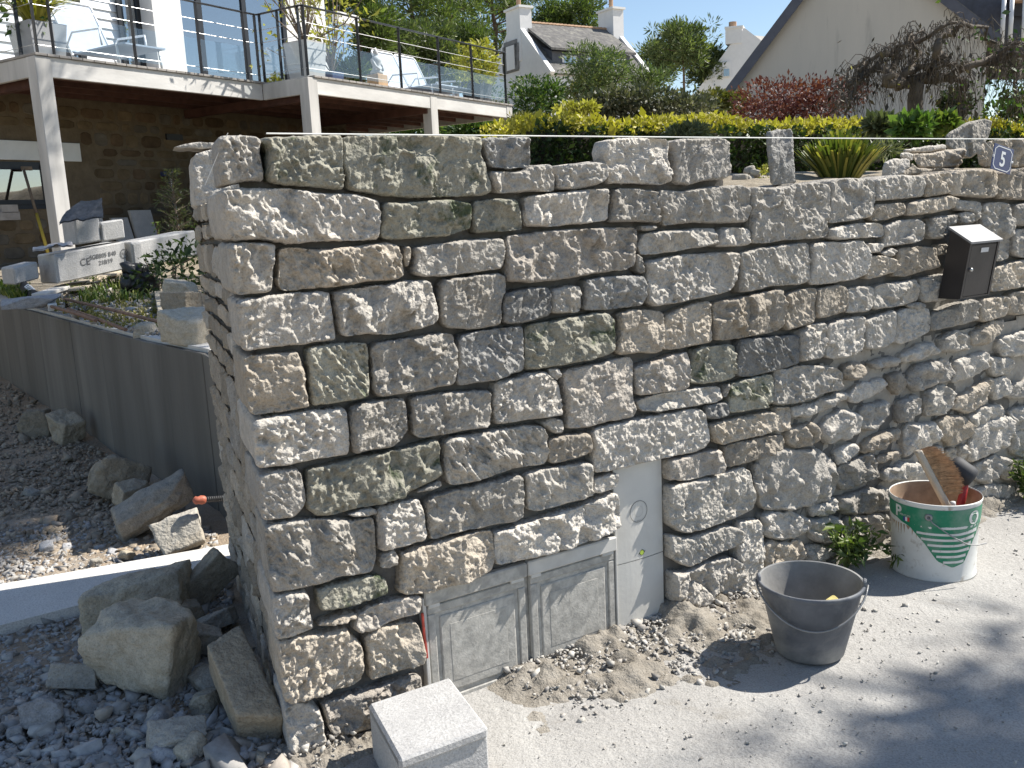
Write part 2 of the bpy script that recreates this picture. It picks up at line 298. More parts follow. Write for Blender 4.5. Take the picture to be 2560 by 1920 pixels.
NEW = '''A 640,72 1290,65 1308,110 1315,400 1318,525 1200,530 1020,505 690,480 648,420 655,280 660,180 610,130
A 1325,75 1600,60 2100,55 2505,75 2512,140 2492,210 2545,330 2587,470 2590,560 2510,585 2212,595 1950,600 1690,590 1480,548 1365,525 1345,400 1315,290 1320,180
B 310,85 700,75 715,110 722,310 700,340 520,345 380,325 340,210
B 385,370 640,375 720,318 890,310 905,370 930,440 925,545 800,548 650,555 430,568 395,480 375,420
B 960,320 1180,295 1310,292 1375,345 1370,410 1310,490 1150,520 1000,530 955,520 960,420
B 1390,100 1560,85 1890,92 1925,130 1905,250 1925,430 1870,490 1700,485 1500,470 1385,485 1380,300 1355,200
B 1960,100 2212,85 2400,90 2440,120 2442,300 2440,400 2410,440 2212,455 2080,490 1960,470 1975,350 1960,200
A 1680,650 1900,640 2100,625 2272,618 2395,645 2417,700 2420,870 2340,890 2212,930 1960,945 1740,968 1650,945 1650,850 1660,720
B 240,630 450,612 600,620 625,660 645,800 645,880 480,890 250,912 232,820 230,700
B 690,600 900,560 1100,545 1370,515 1395,545 1395,650 1385,800 1200,825 900,850 690,845 680,760 685,650
B 1450,525 1600,520 1780,540 1815,590 1830,720 1850,800 1830,820 1600,805 1410,815 1430,720 1440,600
B 1855,535 2050,548 2300,500 2540,495 2622,520 2622,740 2580,815 2412,825 2212,815 2000,830 1880,842 1860,700 1845,600
C 430,510 620,520 740,505 800,480 1000,470 1085,490 1105,540 1100,700 1075,820 1095,900 1060,945 900,960 700,965 560,995 410,990 425,800 420,650
C 1115,460 1300,430 1480,445 1498,560 1470,720 1430,775 1250,805 1095,825 1105,700 1110,560
C 1510,440 1700,405 1890,415 1920,450 1910,590 1700,610 1500,630 1505,540
C 1925,410 2050,390 2150,392 2165,420 2140,560 2030,585 1920,595
K 1625,370 1800,355 1950,360 1990,400 1985,600 1800,600 1590,575 1605,480
K 2000,385 2100,360 2300,350 2400,370 2400,610 2200,620 1985,610
C 1500,660 1740,645 1758,690 1745,745 1600,790 1480,805 1465,760 1500,700
C 1790,640 2000,600 2160,585 2178,640 2150,700 1950,740 1770,760 1765,700
K 1650,620 1850,640 1860,690 1840,780 1815,810 1800,730 1760,715 1650,712 1640,660
K 1430,770 1560,755 1650,745 1655,800 1635,830 1570,860 1560,950 1420,960 1400,900 1420,830
K 1675,730 1785,728 1805,770 1795,820 1680,830
K 1880,650 2050,640 2110,670 2110,850 2100,1000 2095,1120 2030,1150 1950,1140 1940,1080 1950,980 1870,830
K 2150,660 2300,640 2400,650 2400,830 2200,845 2120,830
K 2130,880 2400,860 2400,1110 2200,1120 2120,1080
C 1110,870 1300,825 1550,825 1572,870 1570,945 1400,945 1200,970 1090,955
C 1570,850 1700,800 1860,785 1920,820 1915,960 1850,990 1700,1010 1560,1025 1580,940
C 1440,1000 1550,990 1558,1030 1540,1070 1440,1085
C 1560,1080 1640,1040 1680,1060 1640,1115 1570,1100
C 1460,1110 1560,1100 1650,1130 1660,1180 1640,1250 1520,1290 1420,1305 1440,1200
C 1700,1040 1850,1025 2020,1030 2030,1110 2060,1200 1900,1240 1750,1285 1650,1280 1700,1180 1690,1100
K 1490,1010 1560,1000 1545,1090 1480,1100
A 770,1045 900,1035 1100,1050 1400,1030 1700,990 1790,1010 1815,1120 1840,1270 1780,1310 1500,1330 1300,1370 1000,1385 800,1412 760,1350 765,1200
A 1850,1030 1890,1025 1905,1080 1880,1195 1855,1200 1840,1100
A 1935,1040 2050,1010 2212,995 2440,965 2692,952 2709,1040 2700,1210 2510,1240 2212,1278 2000,1282 1925,1260 1940,1150
B 520,935 700,910 1000,880 1300,865 1600,855 1640,880 1640,1020 1625,1190 1540,1230 1300,1255 1000,1310 800,1335 530,1330 510,1250 515,1100
B 1690,845 1810,840 1815,875 1700,888
B 1645,1090 1690,1120 1695,1220 1680,1262 1655,1240 1640,1150
B 1720,910 1900,890 2212,868 2310,865 2330,910 2310,1010 2212,1028 2000,1060 1850,1085 1680,1095 1665,1040 1690,960
C 160,860 380,862 402,890 400,990 370,1020 110,1030 125,950
B 1725,1150 1900,1115 2212,1080 2500,1070 2525,1100 2522,1240 2480,1370 2410,1425 2212,1465 2000,1510 1780,1540 1730,1500 1735,1300
C 325,1080 500,1040 700,1015 890,990 918,1010 922,1150 925,1310 870,1350 600,1365 400,1415 320,1415 325,1250
C 945,1000 1150,985 1390,970 1430,1040 1435,1150 1410,1270 1300,1315 1100,1340 920,1360 945,1180
D 1240,-160 1330,-195 1600,-225 1900,-265 2060,-270 2090,-190 2130,0 2125,90 2000,140 1700,200 1530,190 1310,215 1280,100 1250,-50
B -45,1320 150,1290 440,1255 505,1285 513,1370 480,1470 465,1600 455,1690 400,1715 200,1740 20,1730 -40,1690 -60,1500
B 500,1440 620,1400 840,1370 888,1395 893,1580 870,1625 720,1670 540,1695 490,1670 485,1540
B 915,1395 1050,1360 1155,1370 1160,1480 1150,1590 1000,1605 905,1600 905,1480
B 1210,1310 1350,1290 1680,1270 1710,1330 1722,1430 1700,1530 1550,1550 1300,1575 1190,1580 1195,1430
E 690,120 900,80 1150,35 1390,5 1440,60 1455,190 1445,340 1380,385 1100,440 850,490 670,500 680,300
E 1500,20 1600,-20 1850,-10 1868,60 1860,200 1830,340 1800,360 1650,350 1500,375 1470,350 1500,200
E 1890,30 2000,-20 2212,-90 2262,-95 2285,-40 2292,240 2270,262 2150,290 1950,325 1860,320 1870,180
G 95,-75 300,-120 680,-200 705,-150 695,40 665,160 450,205 250,240 105,250 100,100
G 720,-150 860,-195 980,-205 985,-150 965,-30 980,60 880,110 730,165 705,120 715,0
C 1000,1390 1180,1355 1245,1380 1255,1530 1220,1590 1100,1630 990,1650 985,1530
C 1260,1390 1450,1365 1490,1395 1480,1520 1440,1580 1300,1600 1245,1595 1265,1500
C 1500,1365 1740,1325 1850,1305 1870,1400 1860,1490 1700,1540 1480,1570 1495,1460
C 1880,1300 2000,1280 2120,1260 2120,1430 2110,1490 1890,1510 1875,1400
C 1780,1520 1860,1500 1920,1520 1910,1555 1840,1575 1770,1550
L 1430,20 1620,-60 1810,-110 1830,-30 1825,70 1700,110 1560,140 1415,170
L 1120,10 1200,-30 1400,-35 1420,60 1410,170 1300,225 1170,280 1115,270 1120,120
G 1405,80 1550,20 1665,-20 1672,100 1670,250 1560,310 1460,325 1400,310 1420,170
G 1075,115 1230,60 1385,35 1400,80 1395,260 1370,335 1290,385 1150,405 1070,395 1085,250
G 830,170 900,120 1050,95 1065,130 1065,300 1050,385 950,415 850,435 825,400 825,280
G 335,240 600,215 810,205 825,220 820,330 815,440 780,465 600,515 420,560 300,560 295,430 320,300
G -80,335 0,305 240,285 278,300 290,450 270,560 190,600 0,625 -95,620 -100,500
K 1860,1480 2080,1450 2095,1510 2075,1620 1990,1650 1860,1680 1845,1600
K 1960,1210 2212,1140 2400,1120 2400,1350 2190,1380 1950,1420 1945,1320
K 1885,1190 1940,1185 1935,1420 1870,1430
K 2110,1430 2400,1380 2400,1590 2150,1620 2090,1600 2100,1500
D 1000,320 1200,285 1500,270 1520,300 1535,450 1545,650 1530,740 1400,765 1200,795 1050,810 1040,700 1020,500
D 1565,285 1850,235 2150,185 2270,195 2282,350 2292,590 2262,630 2100,665 1850,705 1640,735 1590,700 1580,500
E 110,215 300,165 620,125 650,140 660,250 658,480 640,515 540,540 430,590 280,610 95,640 105,450
D 1400,820 1600,770 1830,750 1850,800 1870,950 1875,1030 1810,1110 1740,1170 1550,1190 1410,1230 1390,1150 1380,950
D 1915,745 2100,715 2400,690 2560,680 2590,720 2592,850 2582,980 2550,1000 2362,1030 2212,1055 1980,1090 1930,1060 1925,900
E 420,610 640,570 700,530 850,515 950,600 970,650 985,760 990,860 960,890 800,920 600,950 430,975 412,850 415,700
E 880,495 970,490 980,560 955,590 890,560
E 810,960 880,915 990,930 1015,990 1000,1050 930,1055 880,1020
E 1010,510 1300,450 1580,390 1612,430 1605,600 1610,760 1635,830 1600,910 1400,950 1200,1000 1045,1015 1040,850 1020,700
E 1630,480 1800,430 2070,345 2095,400 2100,550 2095,650 2050,675 1850,700 1650,720 1640,620
E 1650,770 1800,720 2000,685 2212,650 2362,650 2372,750 2330,785 2212,800 2000,840 1800,870 1680,855
G 200,635 235,620 240,670 205,740 185,740
G 250,625 400,580 600,540 622,630 605,780 540,830 400,850 230,880 245,740
G 640,500 740,490 900,460 1150,480 1220,540 1200,640 1170,680 1050,710 950,750 800,790 650,805 610,795 625,640
G 40,820 220,780 222,860 210,905 100,925 25,925
G 70,970 300,920 620,860 630,920 610,1030 560,1055 350,1110 160,1155 110,1120 70,1020
G 640,830 765,830 768,920 750,1000 700,1040 625,1030 635,920
G 210,1160 400,1110 690,1060 695,1120 670,1190 560,1250 380,1310 210,1350 195,1250
E 1265,1015 1500,965 1800,900 2180,835 2225,880 2250,980 2275,1100 2240,1170 2140,1215 1950,1250 1700,1310 1400,1380 1280,1395 1265,1200
E 890,1100 1050,1065 1210,1045 1238,1120 1235,1210 1190,1240 1050,1280 910,1320 885,1270
E -15,1110 300,1050 420,1030 750,980 820,990 860,1060 870,1200 865,1290 830,1320 600,1350 400,1420 200,1480 30,1500 -10,1400
D 1015,1370 1300,1300 1700,1215 2000,1150 2125,1110 2148,1170 2150,1280 2172,1410 2100,1460 1930,1540 1830,1600 1600,1670 1400,1710 1220,1755 1080,1765 1005,1700 1010,1500
D 1945,1570 2050,1510 2150,1465 2165,1510 2060,1550
I 400,230 600,185 930,125 975,150 990,280 990,410 900,440 700,500 510,550 430,540 420,350
I -445,455 -250,395 0,325 200,275 345,235 385,265 392,400 372,605 330,635 150,665 0,700 -202,738 -400,800 -420,700 -450,560
I 1010,275 1100,245 1205,222 1210,300 1180,350 1050,395 995,380
I 140,740 300,690 600,600 900,510 1150,400 1195,400 1218,450 1222,600 1210,690 1130,740 900,830 700,890 400,970 180,1020 145,950 140,820
H 1350,110 1500,70 1690,30 1720,100 1765,330 1740,390 1600,430 1400,480 1345,460 1345,280
H 1085,170 1200,130 1325,120 1328,160 1240,185 1130,185
H 1365,560 1400,500 1490,490 1525,540 1500,600 1430,630 1370,620
H 1555,510 1700,460 1950,380 2150,335 2325,305 2338,435 2350,550 2325,650 2200,705 1950,790 1800,840 1600,858 1520,840 1545,700
H 830,820 1000,770 1200,710 1330,690 1400,730 1425,800 1420,850 1250,910 1050,970 850,1000 825,960 820,880
H 815,1130 900,1080 1050,1030 1155,1020 1140,1060 1050,1100 950,1125
H 1130,1140 1160,1040 1300,960 1500,910 1690,870 1720,880 1705,1000 1600,1040 1450,1090 1330,1160 1190,1190
H 1220,1220 1400,1140 1600,1105 1680,1110 1725,1250 1735,1350 1720,1440 1600,1490 1450,1540 1280,1600 1270,1520 1250,1380
J 600,1115 900,1030 1200,930 1430,870 1440,950 1430,1100 1200,1250 1000,1330 700,1400 650,1340 610,1200
J 680,1430 1000,1360 1300,1270 1400,1210 1400,1420 1000,1520 720,1570
I 1640,110 1770,85 1950,40 2090,10 2100,150 2080,210 1900,260 1780,290 1640,280
I 1650,330 1850,300 2100,235 2280,165 2345,205 2355,290 2385,430 2380,530 2212,610 2000,690 1800,745 1720,720 1650,660 1640,480
I 1650,750 1800,790 2000,730 2150,680 2212,690 2290,720 2285,820 2212,860 2050,920 1900,1000 1830,1035 1750,1010 1660,950
I 1670,1080 1780,1090 1950,1010 2150,950 2212,960 2290,1000 2280,1180 2190,1290 2000,1340 1830,1390 1750,1400 1680,1330
G 460,1310 515,1330 520,1450 500,1580 480,1615 455,1500
G 297,1825 515,1805 535,2105 498,2465 318,2505'''
OLD = '''G 530,1260 700,1230 1000,1210 1148,1330 1158,1503 1106,1607 933,1676 588,1710 525,1590
G 810,840 950,790 1150,720 1250,710 1240,770 1080,840 1000,890 810,920
G 760,1050 850,990 960,970 1020,1040 1010,1130 880,1170 770,1150
G 1050,1000 1120,930 1240,860 1370,900 1385,960 1350,1060 1240,1110 1120,1130 1060,1070
G 1290,730 1380,640 1550,590 1610,640 1540,700 1430,760 1330,795
G 1400,840 1600,770 1630,880 1560,960 1480,1020 1400,1010
G 1640,570 1740,530 1765,640 1710,720 1650,680
G 1870,470 2000,440 2150,430 2160,540 2100,610 1990,640 1880,680 1800,620
G 1720,790 1850,720 1900,760 1890,880 1800,930 1720,950
G 1970,690 2100,650 2190,700 2180,800 2080,890 1960,890 1950,780
G 1420,1130 1550,1070 1710,1020 1690,1100 1560,1180 1420,1230
G 1780,1000 2030,960 2035,1080 2000,1160 1860,1200 1775,1250
G 1180,1200 1330,1150 1360,1200 1280,1280 1190,1320
G 1210,1350 1350,1290 1470,1240 1520,1320 1510,1430 1380,1480 1250,1540 1200,1480
G 1530,1260 1740,1210 1700,1270 1550,1320
G 1600,1380 1750,1320 1870,1300 1880,1400 1750,1450 1620,1470
G 960,1700 1150,1620 1170,1680 1100,1760 970,1780
G 1220,1610 1450,1550 1620,1540 1650,1620 1600,1720 1350,1760 1200,1720
G 1240,480 1370,440 1420,480 1390,560 1300,590 1230,560
G 1480,450 1600,400 1700,400 1690,470 1530,500
G 1740,370 1900,290 2010,280 2030,350 1930,410 1760,440
L 1540,220 1660,170 1790,220 1790,310 1640,340 1520,350
L 1800,190 1990,80 2060,70 2040,170 1930,270 1810,290
L 2030,250 2212,180 2400,180 2400,340 2212,380 2060,380
L 1660,430 1780,390 1900,350 1920,450 1800,560 1640,610
L 1940,400 2100,400 2160,450 2110,540 1980,560
L 1640,830 1700,730 1850,640 1960,580 1970,660 1880,800 1750,880
L 1980,600 2090,570 2100,700 1990,760
L 2130,640 2400,560 2400,740 2120,750
L 1780,910 1900,830 2030,810 2030,910 1880,970 1800,1000
L 1500,960 1600,900 1720,910 1780,980 1740,1090 1620,1150 1510,1080
L 1790,1180 1840,1010 2000,930 2120,920 2140,1050 2060,1180 1930,1240 1800,1280
L 2140,860 2400,780 2400,1000 2160,1020
L 1460,1190 1530,1160 1550,1240 1500,1280
L 1570,1200 1650,1190 1650,1280 1580,1290
L 1690,1180 1740,1150 1760,1240 1700,1300
L 2160,1040 2400,1020 2400,1250 2150,1240
L 1830,1320 2000,1250 2100,1290 2020,1420 1900,1490 1830,1450
L 2080,1300 2400,1270 2400,1420 2200,1470 2060,1440
G 550,1760 800,1740 920,1800 900,1930 700,1980 560,1940
G 950,1820 1180,1780 1220,1900 1150,2000 980,1990
G 1250,1800 1600,1750 1640,1880 1560,2010 1290,2040
G 560,2000 760,2010 860,1990 900,2120 760,2240 570,2250
G 920,2030 1150,2040 1180,2150 1050,2230 930,2190
G 1200,2070 1500,2050 1540,2160 1380,2250 1210,2210
G 570,2280 750,2270 800,2370 700,2470 560,2480
G 1690,1560 1850,1500 2000,1560 1960,1720 1760,1760 1680,1680
L 1830,1540 2000,1500 2150,1520 2120,1660 1950,1720 1820,1680
L 2180,1500 2400,1450 2400,1620 2200,1660'''
def parse(txt, q=False):
    out = []
    for ln in txt.strip().split('\n'):
        w_ = ln.split(); ox, oy = TILE[w_[0]]; d = 0
        if q: d = float(w_[1]); w_ = w_[1:]
        pts = []
        for a in w_[1:]:
            x, y = a.split(','); pts.append((ox + float(x) / 3.4563, oy + float(y) / 3.4563))
        out.append((pts, d))
    return out

def granite(name, a, b, moss=0.0, dark=.5, lum=.20, bmp=.004):
    mt, t, bs = nodes_of(name); v = coords(t)
    big = noise(t, v, 7, 5, .6, .3); fine = noise(t, v, 190, 3, .7); mid = noise(t, v, 34, 6, .65)
    o = mix(t, ramp(t, big, [(.35, 0.), (.68, 1.)]), a, b)
    o = mix(t, ramp(t, mid, [(.35, .55), (.65, 0.)]), o, tuple(x * dark for x in a))
    sp_ = ramp(t, fine, [(.34, .55), (.46, .96), (.6, 1.04), (.72, 1.25)])
    o = mix(t, .7, o, sp_, 'MULTIPLY')
    lich = ramp(t, noise(t, v, 16, 7, .7, .6), [(.62, 0.), (.70, .55)]); o = mix(t, lich, o, tuple(min(1, x * 1.35) for x in a))
    st_ = ramp(t, noise(t, v, 5.5, 5, .6, .8), [(.58, 0.), (.72, .28)]); o = mix(t, st_, o, (a[0] * .72, a[1] * .62, a[2] * .48))
    if moss:
        mm = ramp(t, noise(t, v, 9, 6, .68, .5), [(.62 - moss * .3, 0.), (.70 - moss * .2, .9)])
        o = mix(t, mm, o, (.045, .065, .03))
    g = ramp(t, rand(t), [(0, 1 - lum), (1, 1 + lum)])
    o = mix(t, 1.0, o, g, 'MULTIPLY')
    t.links.new(o, bs.inputs['Base Color']); bs.inputs['Roughness'].default_value = .9
    bs.inputs['Specular IOR Level'].default_value = .2
    p = bump(t, bs, noise(t, v, 85, 2, .5), 1.0, bmp * 2.2)
    return mt
M = {}
M['g0'] = granite('granite_grey', (.49, .455, .40), (.39, .365, .325))
M['g1'] = granite('granite_warm', (.49, .43, .35), (.39, .345, .285))
M['g2'] = granite('granite_mossy', (.40, .38, .31), (.29, .28, .23), moss=.22)
M['g3'] = granite('granite_dark', (.34, .33, .31), (.25, .245, .23))
M['g4'] = granite('granite_pale', (.565, .525, .465), (.465, .435, .39))
M['g5'] = granite('granite_pink', (.50, .45, .39), (.42, .39, .345))
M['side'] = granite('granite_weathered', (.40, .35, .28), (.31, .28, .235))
def mortar_mat(name, c, bmp=.006):
    mt, t, b = nodes_of(name); v = coords(t)
    o = ramp(t, noise(t, v, 14, 7, .65), [(.3, tuple(x * .78 for x in c)), (.7, tuple(x * 1.15 for x in c))])
    t.links.new(o, b.inputs['Base Color']); b.inputs['Roughness'].default_value = .95; b.inputs['Specular IOR Level'].default_value = .15
    p = bump(t, b, noise(t, v, 45, 6, .7), 1.0, bmp); bump(t, b, noise(t, v, 220, 2, .6), 1.0, .0015, p)
    return mt
M['mortar'] = mortar_mat('mortar_grey', (.165, .156, .142))
M['mortar_old'] = mortar_mat('mortar_old', (.41, .375, .325), .010)

def chaikin(P, it=1, k=.2):
    P = np.asarray(P, float)
    for _ in range(it):
        Q = np.roll(P, -1, 0); P = np.stack([P * (1 - k) + Q * k, P * k + Q * (1 - k)], 1).reshape(-1, 2)
    return P
def resample(P, step):
    Q = np.vstack([P, P[:1]]); d = np.r_[0, np.cumsum(np.linalg.norm(np.diff(Q, axis=0), axis=1))]
    n = max(10, int(d[-1] / step)); t = np.linspace(0, d[-1], n, endpoint=False)
    return np.stack([np.interp(t, d, Q[:, 0]), np.interp(t, d, Q[:, 1])], 1)
def inside(P, X):
    r = np.zeros(len(X), bool); n = len(P); j = n - 1
    for i in range(n):
        c = ((P[i, 1] > X[:, 1]) != (P[j, 1] > X[:, 1])) & (X[:, 0] < (P[j, 0] - P[i, 0]) * (X[:, 1] - P[i, 1]) / (P[j, 1] - P[i, 1] + 1e-12) + P[i, 0])
        r ^= c; j = i
    return r
def edge_dist(P, X):
    A = P; B = np.roll(P, -1, 0); best = np.full(len(X), 9.)
    for a, b in zip(A, B):
        ab = b - a; t = np.clip(((X - a) @ ab) / (ab @ ab + 1e-12), 0, 1)
        best = np.minimum(best, np.linalg.norm(X - a - t[:, None] * ab, axis=1))
    return best

def rockface(X, d, seed, R, rough=1.0, bulge=.014, facet=1.0):
    """height of a split rock face over 2-D points X with edge distance d"""
    rg = np.random.default_rng(seed); P3 = np.c_[X, np.full(len(X), seed * 3.7)]
    fq = rg.uniform(.85, 1.3); rough = rough * rg.uniform(.6, 1.25); facet = facet * rg.uniform(.5, 1.5); av = rg.normal(0, .35); an_ = np.array([[1 + abs(av), av], [av * .5, 1.0]])
    P3 = np.c_[(X @ an_.T) * fq, np.full(len(X), seed * 3.7)]
    lo, hi = X.min(0), X.max(0); area = np.prod(hi - lo)
    k = int(np.clip(area / .0040, 4, 26)); S = lo + (hi - lo) * rg.random((k, 2))
    Xw = X + np.stack([fbm(P3, .05, 3, seed + 3), fbm(P3, .05, 3, seed + 9)], 1) * .018
    tl = rg.normal(0, .22, (k, 2)) * facet; of = rg.normal(0, .004, k) * facet
    sg = .20 * math.sqrt(area / k)
    D2 = ((Xw[:, None, :] - S[None]) ** 2).sum(2); W = np.exp(-(D2 - D2.min(1)[:, None]) / (2 * sg * sg)) + 1e-9
    PL = of[None] + ((Xw[:, None, :] - S[None]) * tl[None]).sum(2); PL = np.clip(PL, -.02, .02)
    h = (W * PL).sum(1) / W.sum(1)
    mk_ = np.clip(.78 + .8 * fbm(P3, .06, 2, seed + 31), .16, 1.2)
    c1 = fbm(P3 + [0, 0, 5], .027, 4, seed + 41, .6)
    c2 = 1 - 2 * np.abs(vn(P3, .017, seed + 51)); c3 = vn(P3, .0115, seed + 61); c4 = vn(P3, .0080, seed + 63)
    h = h + rough * mk_ * (.0046 * c1 + .0042 * c2 + .0056 * c3 + .0036 * c4)
    e = np.clip(d / R, 0, 1); prof = np.sqrt(np.clip(1 - (1 - e) ** 2, 0, 1))
    return bulge * (prof - 1) + h * np.clip(d / (R * .9), 0.05, 1) + bulge * .35 * np.clip(d / .08, 0, 1)

def stone_mesh(P2, org, e1, e2, nrm, seed, step=.0041, depth=.16, rough=1.0, bulge=.007, facet=1.0, R=.006, side_dir=None, base=0.0, jit=.0018, grow=.0008):
    """P2: outline in the plane (e1,e2); returns V,F"""
    P2 = np.asarray(P2, float)
    ar = .5 * np.sum(P2[:, 0] * np.roll(P2[:, 1], -1) - np.roll(P2[:, 0], -1) * P2[:, 1])
    if ar < 0: P2 = P2[::-1]
    cp_ = P2.mean(0); P2 = cp_ + (P2 - cp_) * (1 + grow / np.linalg.norm(P2 - cp_, axis=1).mean())
    B = resample(chaikin(P2, 1, .13), step * 1.25)
    B3 = np.c_[B, np.full(len(B), seed * 1.3)]
    B = B + np.stack([fbm(B3, .035, 3, seed + 71), fbm(B3, .035, 3, seed + 77)], 1) * jit
    lo, hi = B.min(0), B.max(0)
    gx = np.arange(lo[0], hi[0], step); gy = np.arange(lo[1], hi[1], step * .866)
    G = np.stack(np.meshgrid(gx, gy), -1); G[1::2, :, 0] += step / 2; G = G.reshape(-1, 2)
    G = G + RNG.uniform(-.18, .18, G.shape) * step
    G = G[inside(B, G)]
    dG = edge_dist(B, G); G = G[dG > step * .55]; dG = dG[dG > step * .55]
    nb = len(B)
    pts = [Vector((float(a), float(b))) for a, b in np.vstack([B, G])]
    r = delaunay_2d_cdt(pts, [(i, (i + 1) % nb) for i in range(nb)], [], 1, 1e-7)
    X = np.array([(v.x, v.y) for v in r[0]]); F = [f for f in r[2]]
    d = edge_dist(B, X); d[:nb] = 0
    h = base + rockface(X, d, seed, R, rough, bulge, facet)
    V = org + X[:, :1] * e1 + X[:, 1:2] * e2 + h[:, None] * nrm
    F = np.array(F)
    q = F[0]; 
    if np.dot(np.cross(V[q[1]] - V[q[0]], V[q[2]] - V[q[0]]), nrm) < 0: F = F[:, ::-1]
    sd = -nrm if side_dir is None else np.asarray(side_dir)
    ring = V[:nb]
    s1 = ring + sd * .010 + RNG.normal(0, .0012, ring.shape)
    nlay = 2 if depth < .18 else 6
    lay = [s1]
    for i in range(1, nlay):
        q3 = ring + sd * (depth * i / (nlay - 1))
        q3 = q3 + nrm * 0 + (np.stack([vn(q3, .04, seed + 5), vn(q3, .04, seed + 6), vn(q3, .04, seed + 7)], 1) * (.0035 if nlay > 2 else .002))
        lay.append(q3)
    n0 = len(V); V = np.vstack([V] + lay); FF = F.tolist()
    prev = np.arange(nb)
    for L_ in range(len(lay)):
        cur = np.arange(nb) + n0 + L_ * nb
        for i in range(nb):
            j = (i + 1) % nb; FF.append([prev[j], prev[i], cur[i]]); FF.append([prev[j], cur[i], cur[j]])
        prev = cur
    cen = V[prev].mean(0); V = np.vstack([V, cen]); c = len(V) - 1
    for i in range(nb): FF.append([prev[(i + 1) % nb], prev[i], c])
    return V, np.array(FF, np.int32)

AR = math.radians(-22.15)                                  # bearing of the return wall
RD = np.array([math.sin(AR), math.cos(AR), 0]); RN = np.array([-math.cos(AR), math.sin(AR), 0])
LRET = 1.58
wall = thing('stone_wall', CO, 'long grey granite garden wall of rough squared stones with recessed joints', 'wall'); wall['kind'] = 'thing'
GR = ['g0', 'g4', 'g0', 'g1', 'g0', 'g4', 'g1']
n_st = 0
KEY = {'A 640,72': 'g2', 'A 1325,75': 'g2', 'A 1680,650': 'g2', 'B 310,85': 'g3', 'B 240,630': 'g2', 'B 500,1440': 'g3', 'B 1210,1310': 'g3', 'E 1010,510': 'g5', 'G 250,625': 'g2', 'G 335,240': 'g3', 'G -80,335': 'g2', 'E 690,120': 'g2', 'E 110,215': 'g3', 'B 520,935': 'g5', 'E 1265,1015': 'g4', 'B -45,1320': 'g0', 'D 1000,320': 'g2', 'C 325,1080': 'g0', 'E 1630,480': 'g5', 'G 40,820': 'g3', 'H 830,820': 'g2', 'J 600,1115': 'g5', 'I 1640,110': 'g5', 'D 1015,1370': 'g2', 'H 1130,1140': 'g5'}
SMOOTH = ('E 1265,1015', 'B -45,1320', 'G 1405,80', 'L 1120,10', 'C 1510,440', 'C 1000,1390')
SPECIAL = {}; CALM = set()
for i, ln in enumerate(NEW.strip().split('\n')):
    k_ = ' '.join(ln.split()[:2])
    if k_ in KEY: SPECIAL[i] = KEY[k_]
    if k_ in SMOOTH: CALM.add(i)
for i, (pts, dep) in enumerate(parse(QUOIN, True)):
    P2 = [wl(*p) for p in pts]
    V, F = stone_mesh(P2, CO, U, UZ, N, 100 + i, depth=dep, rough=1.15, side_dir=RD)
    o = mk('stone', V, F, M[['g4', 'g4', 'g0', 'g4', 'g1', 'g4', 'g4', 'g0', 'g4', 'g1', 'g4'][i]], wall, False)
for i, (pts, _) in enumerate(parse(NEW)):
    P2 = np.array([wl(*p) for p in pts]); far = max(1.0, P2[:, 0].mean() / 2.2)
    V, F = stone_mesh(P2, CO, U, UZ, N, 300 + i, step=.0041 * min(far, 1.8), depth=.06 if i == 5 else .16, facet=.3 if i in CALM else 1.0, rough=.8 if i in CALM else 1.0)
    o = mk('stone', V, F, M[SPECIAL.get(i, GR[(i * 7 + i // 5) % len(GR)])], wall, False)
for i, (pts, _) in enumerate(parse(OLD)):
    P2 = np.array([wl(*p) for p in pts]); P2 = P2.mean(0) + (P2 - P2.mean(0)) * 1.10
    V, F = stone_mesh(P2, CO, U, UZ, N, 600 + i, step=.0080, depth=.10, base=-.006, bulge=.012, R=.012, rough=1.35, facet=1.4, jit=.006)
    o = mk('stone', V, F, M[['g4', 'g0', 'g1', 'g4'][i % 4]], wall, False)

# mortar body: recessed face (new part), nearly flush face (old part), top steps, back
def field(s0, s1, z0, z1, fn, step, name, mat, keep=None):
    ns, nz = int((s1 - s0) / step) + 1, int((z1 - z0) / step) + 1
    S_, Z_ = np.meshgrid(np.linspace(s0, s1, ns), np.linspace(z0, z1, nz)); X = np.stack([S_.ravel(), Z_.ravel()], 1)
    h = fn(X); V = CO + X[:, :1] * U + X[:, 1:2] * UZ + h[:, None] * N
    a = np.arange(ns * nz).reshape(nz, ns)
    F = np.stack([a[:-1, :-1], a[:-1, 1:], a[1:, 1:], a[1:, :-1]], -1).reshape(-1, 4)
    if keep is not None:
        cen = X[F].mean(1); F = F[keep(cen)]
    return mk(name, V, F, mat, wall, True)
def wpx(x, y): return wl(x * DS, y * DS)
top_line = [wpx(*p) for p in ((470, 330), (1145, 335), (1150, 375), (1305, 375), (1310, 330), (1575, 330), (1580, 410), (1790, 415), (1800, 405), (2000, 392), (2060, 378), (2330, 372))]
TS = np.array([p[0] for p in top_line]); TZ = np.array([p[1] for p in top_line])
old_line = [wpx(*p) for p in ((1600, 1300), (1645, 1120), (1640, 985), (1700, 860), (1830, 775), (1960, 745), (2120, 720), (2330, 670))]
OS = np.array([p[0] for p in old_line]); OZ = np.array([p[1] for p in old_line])
SMAX = 4.35
def f_new(X):
    P3 = np.c_[X, X[:, 0] * 0]
    return -.046 + .007 * fbm(P3, .06, 3, 5) + .002 * vn(P3, .012, 8)
def f_old(X):
    P3 = np.c_[X, X[:, 0] * 0]
    return -.041 + .008 * fbm(P3, .07, 4, 15) + .003 * vn(P3, .018, 18)
field(.03, SMAX, -.25, 1.66, f_new, .016, 'mortar_bed', M['mortar'], lambda c: (c[:, 1] < np.interp(c[:, 0], TS, TZ) - .012))
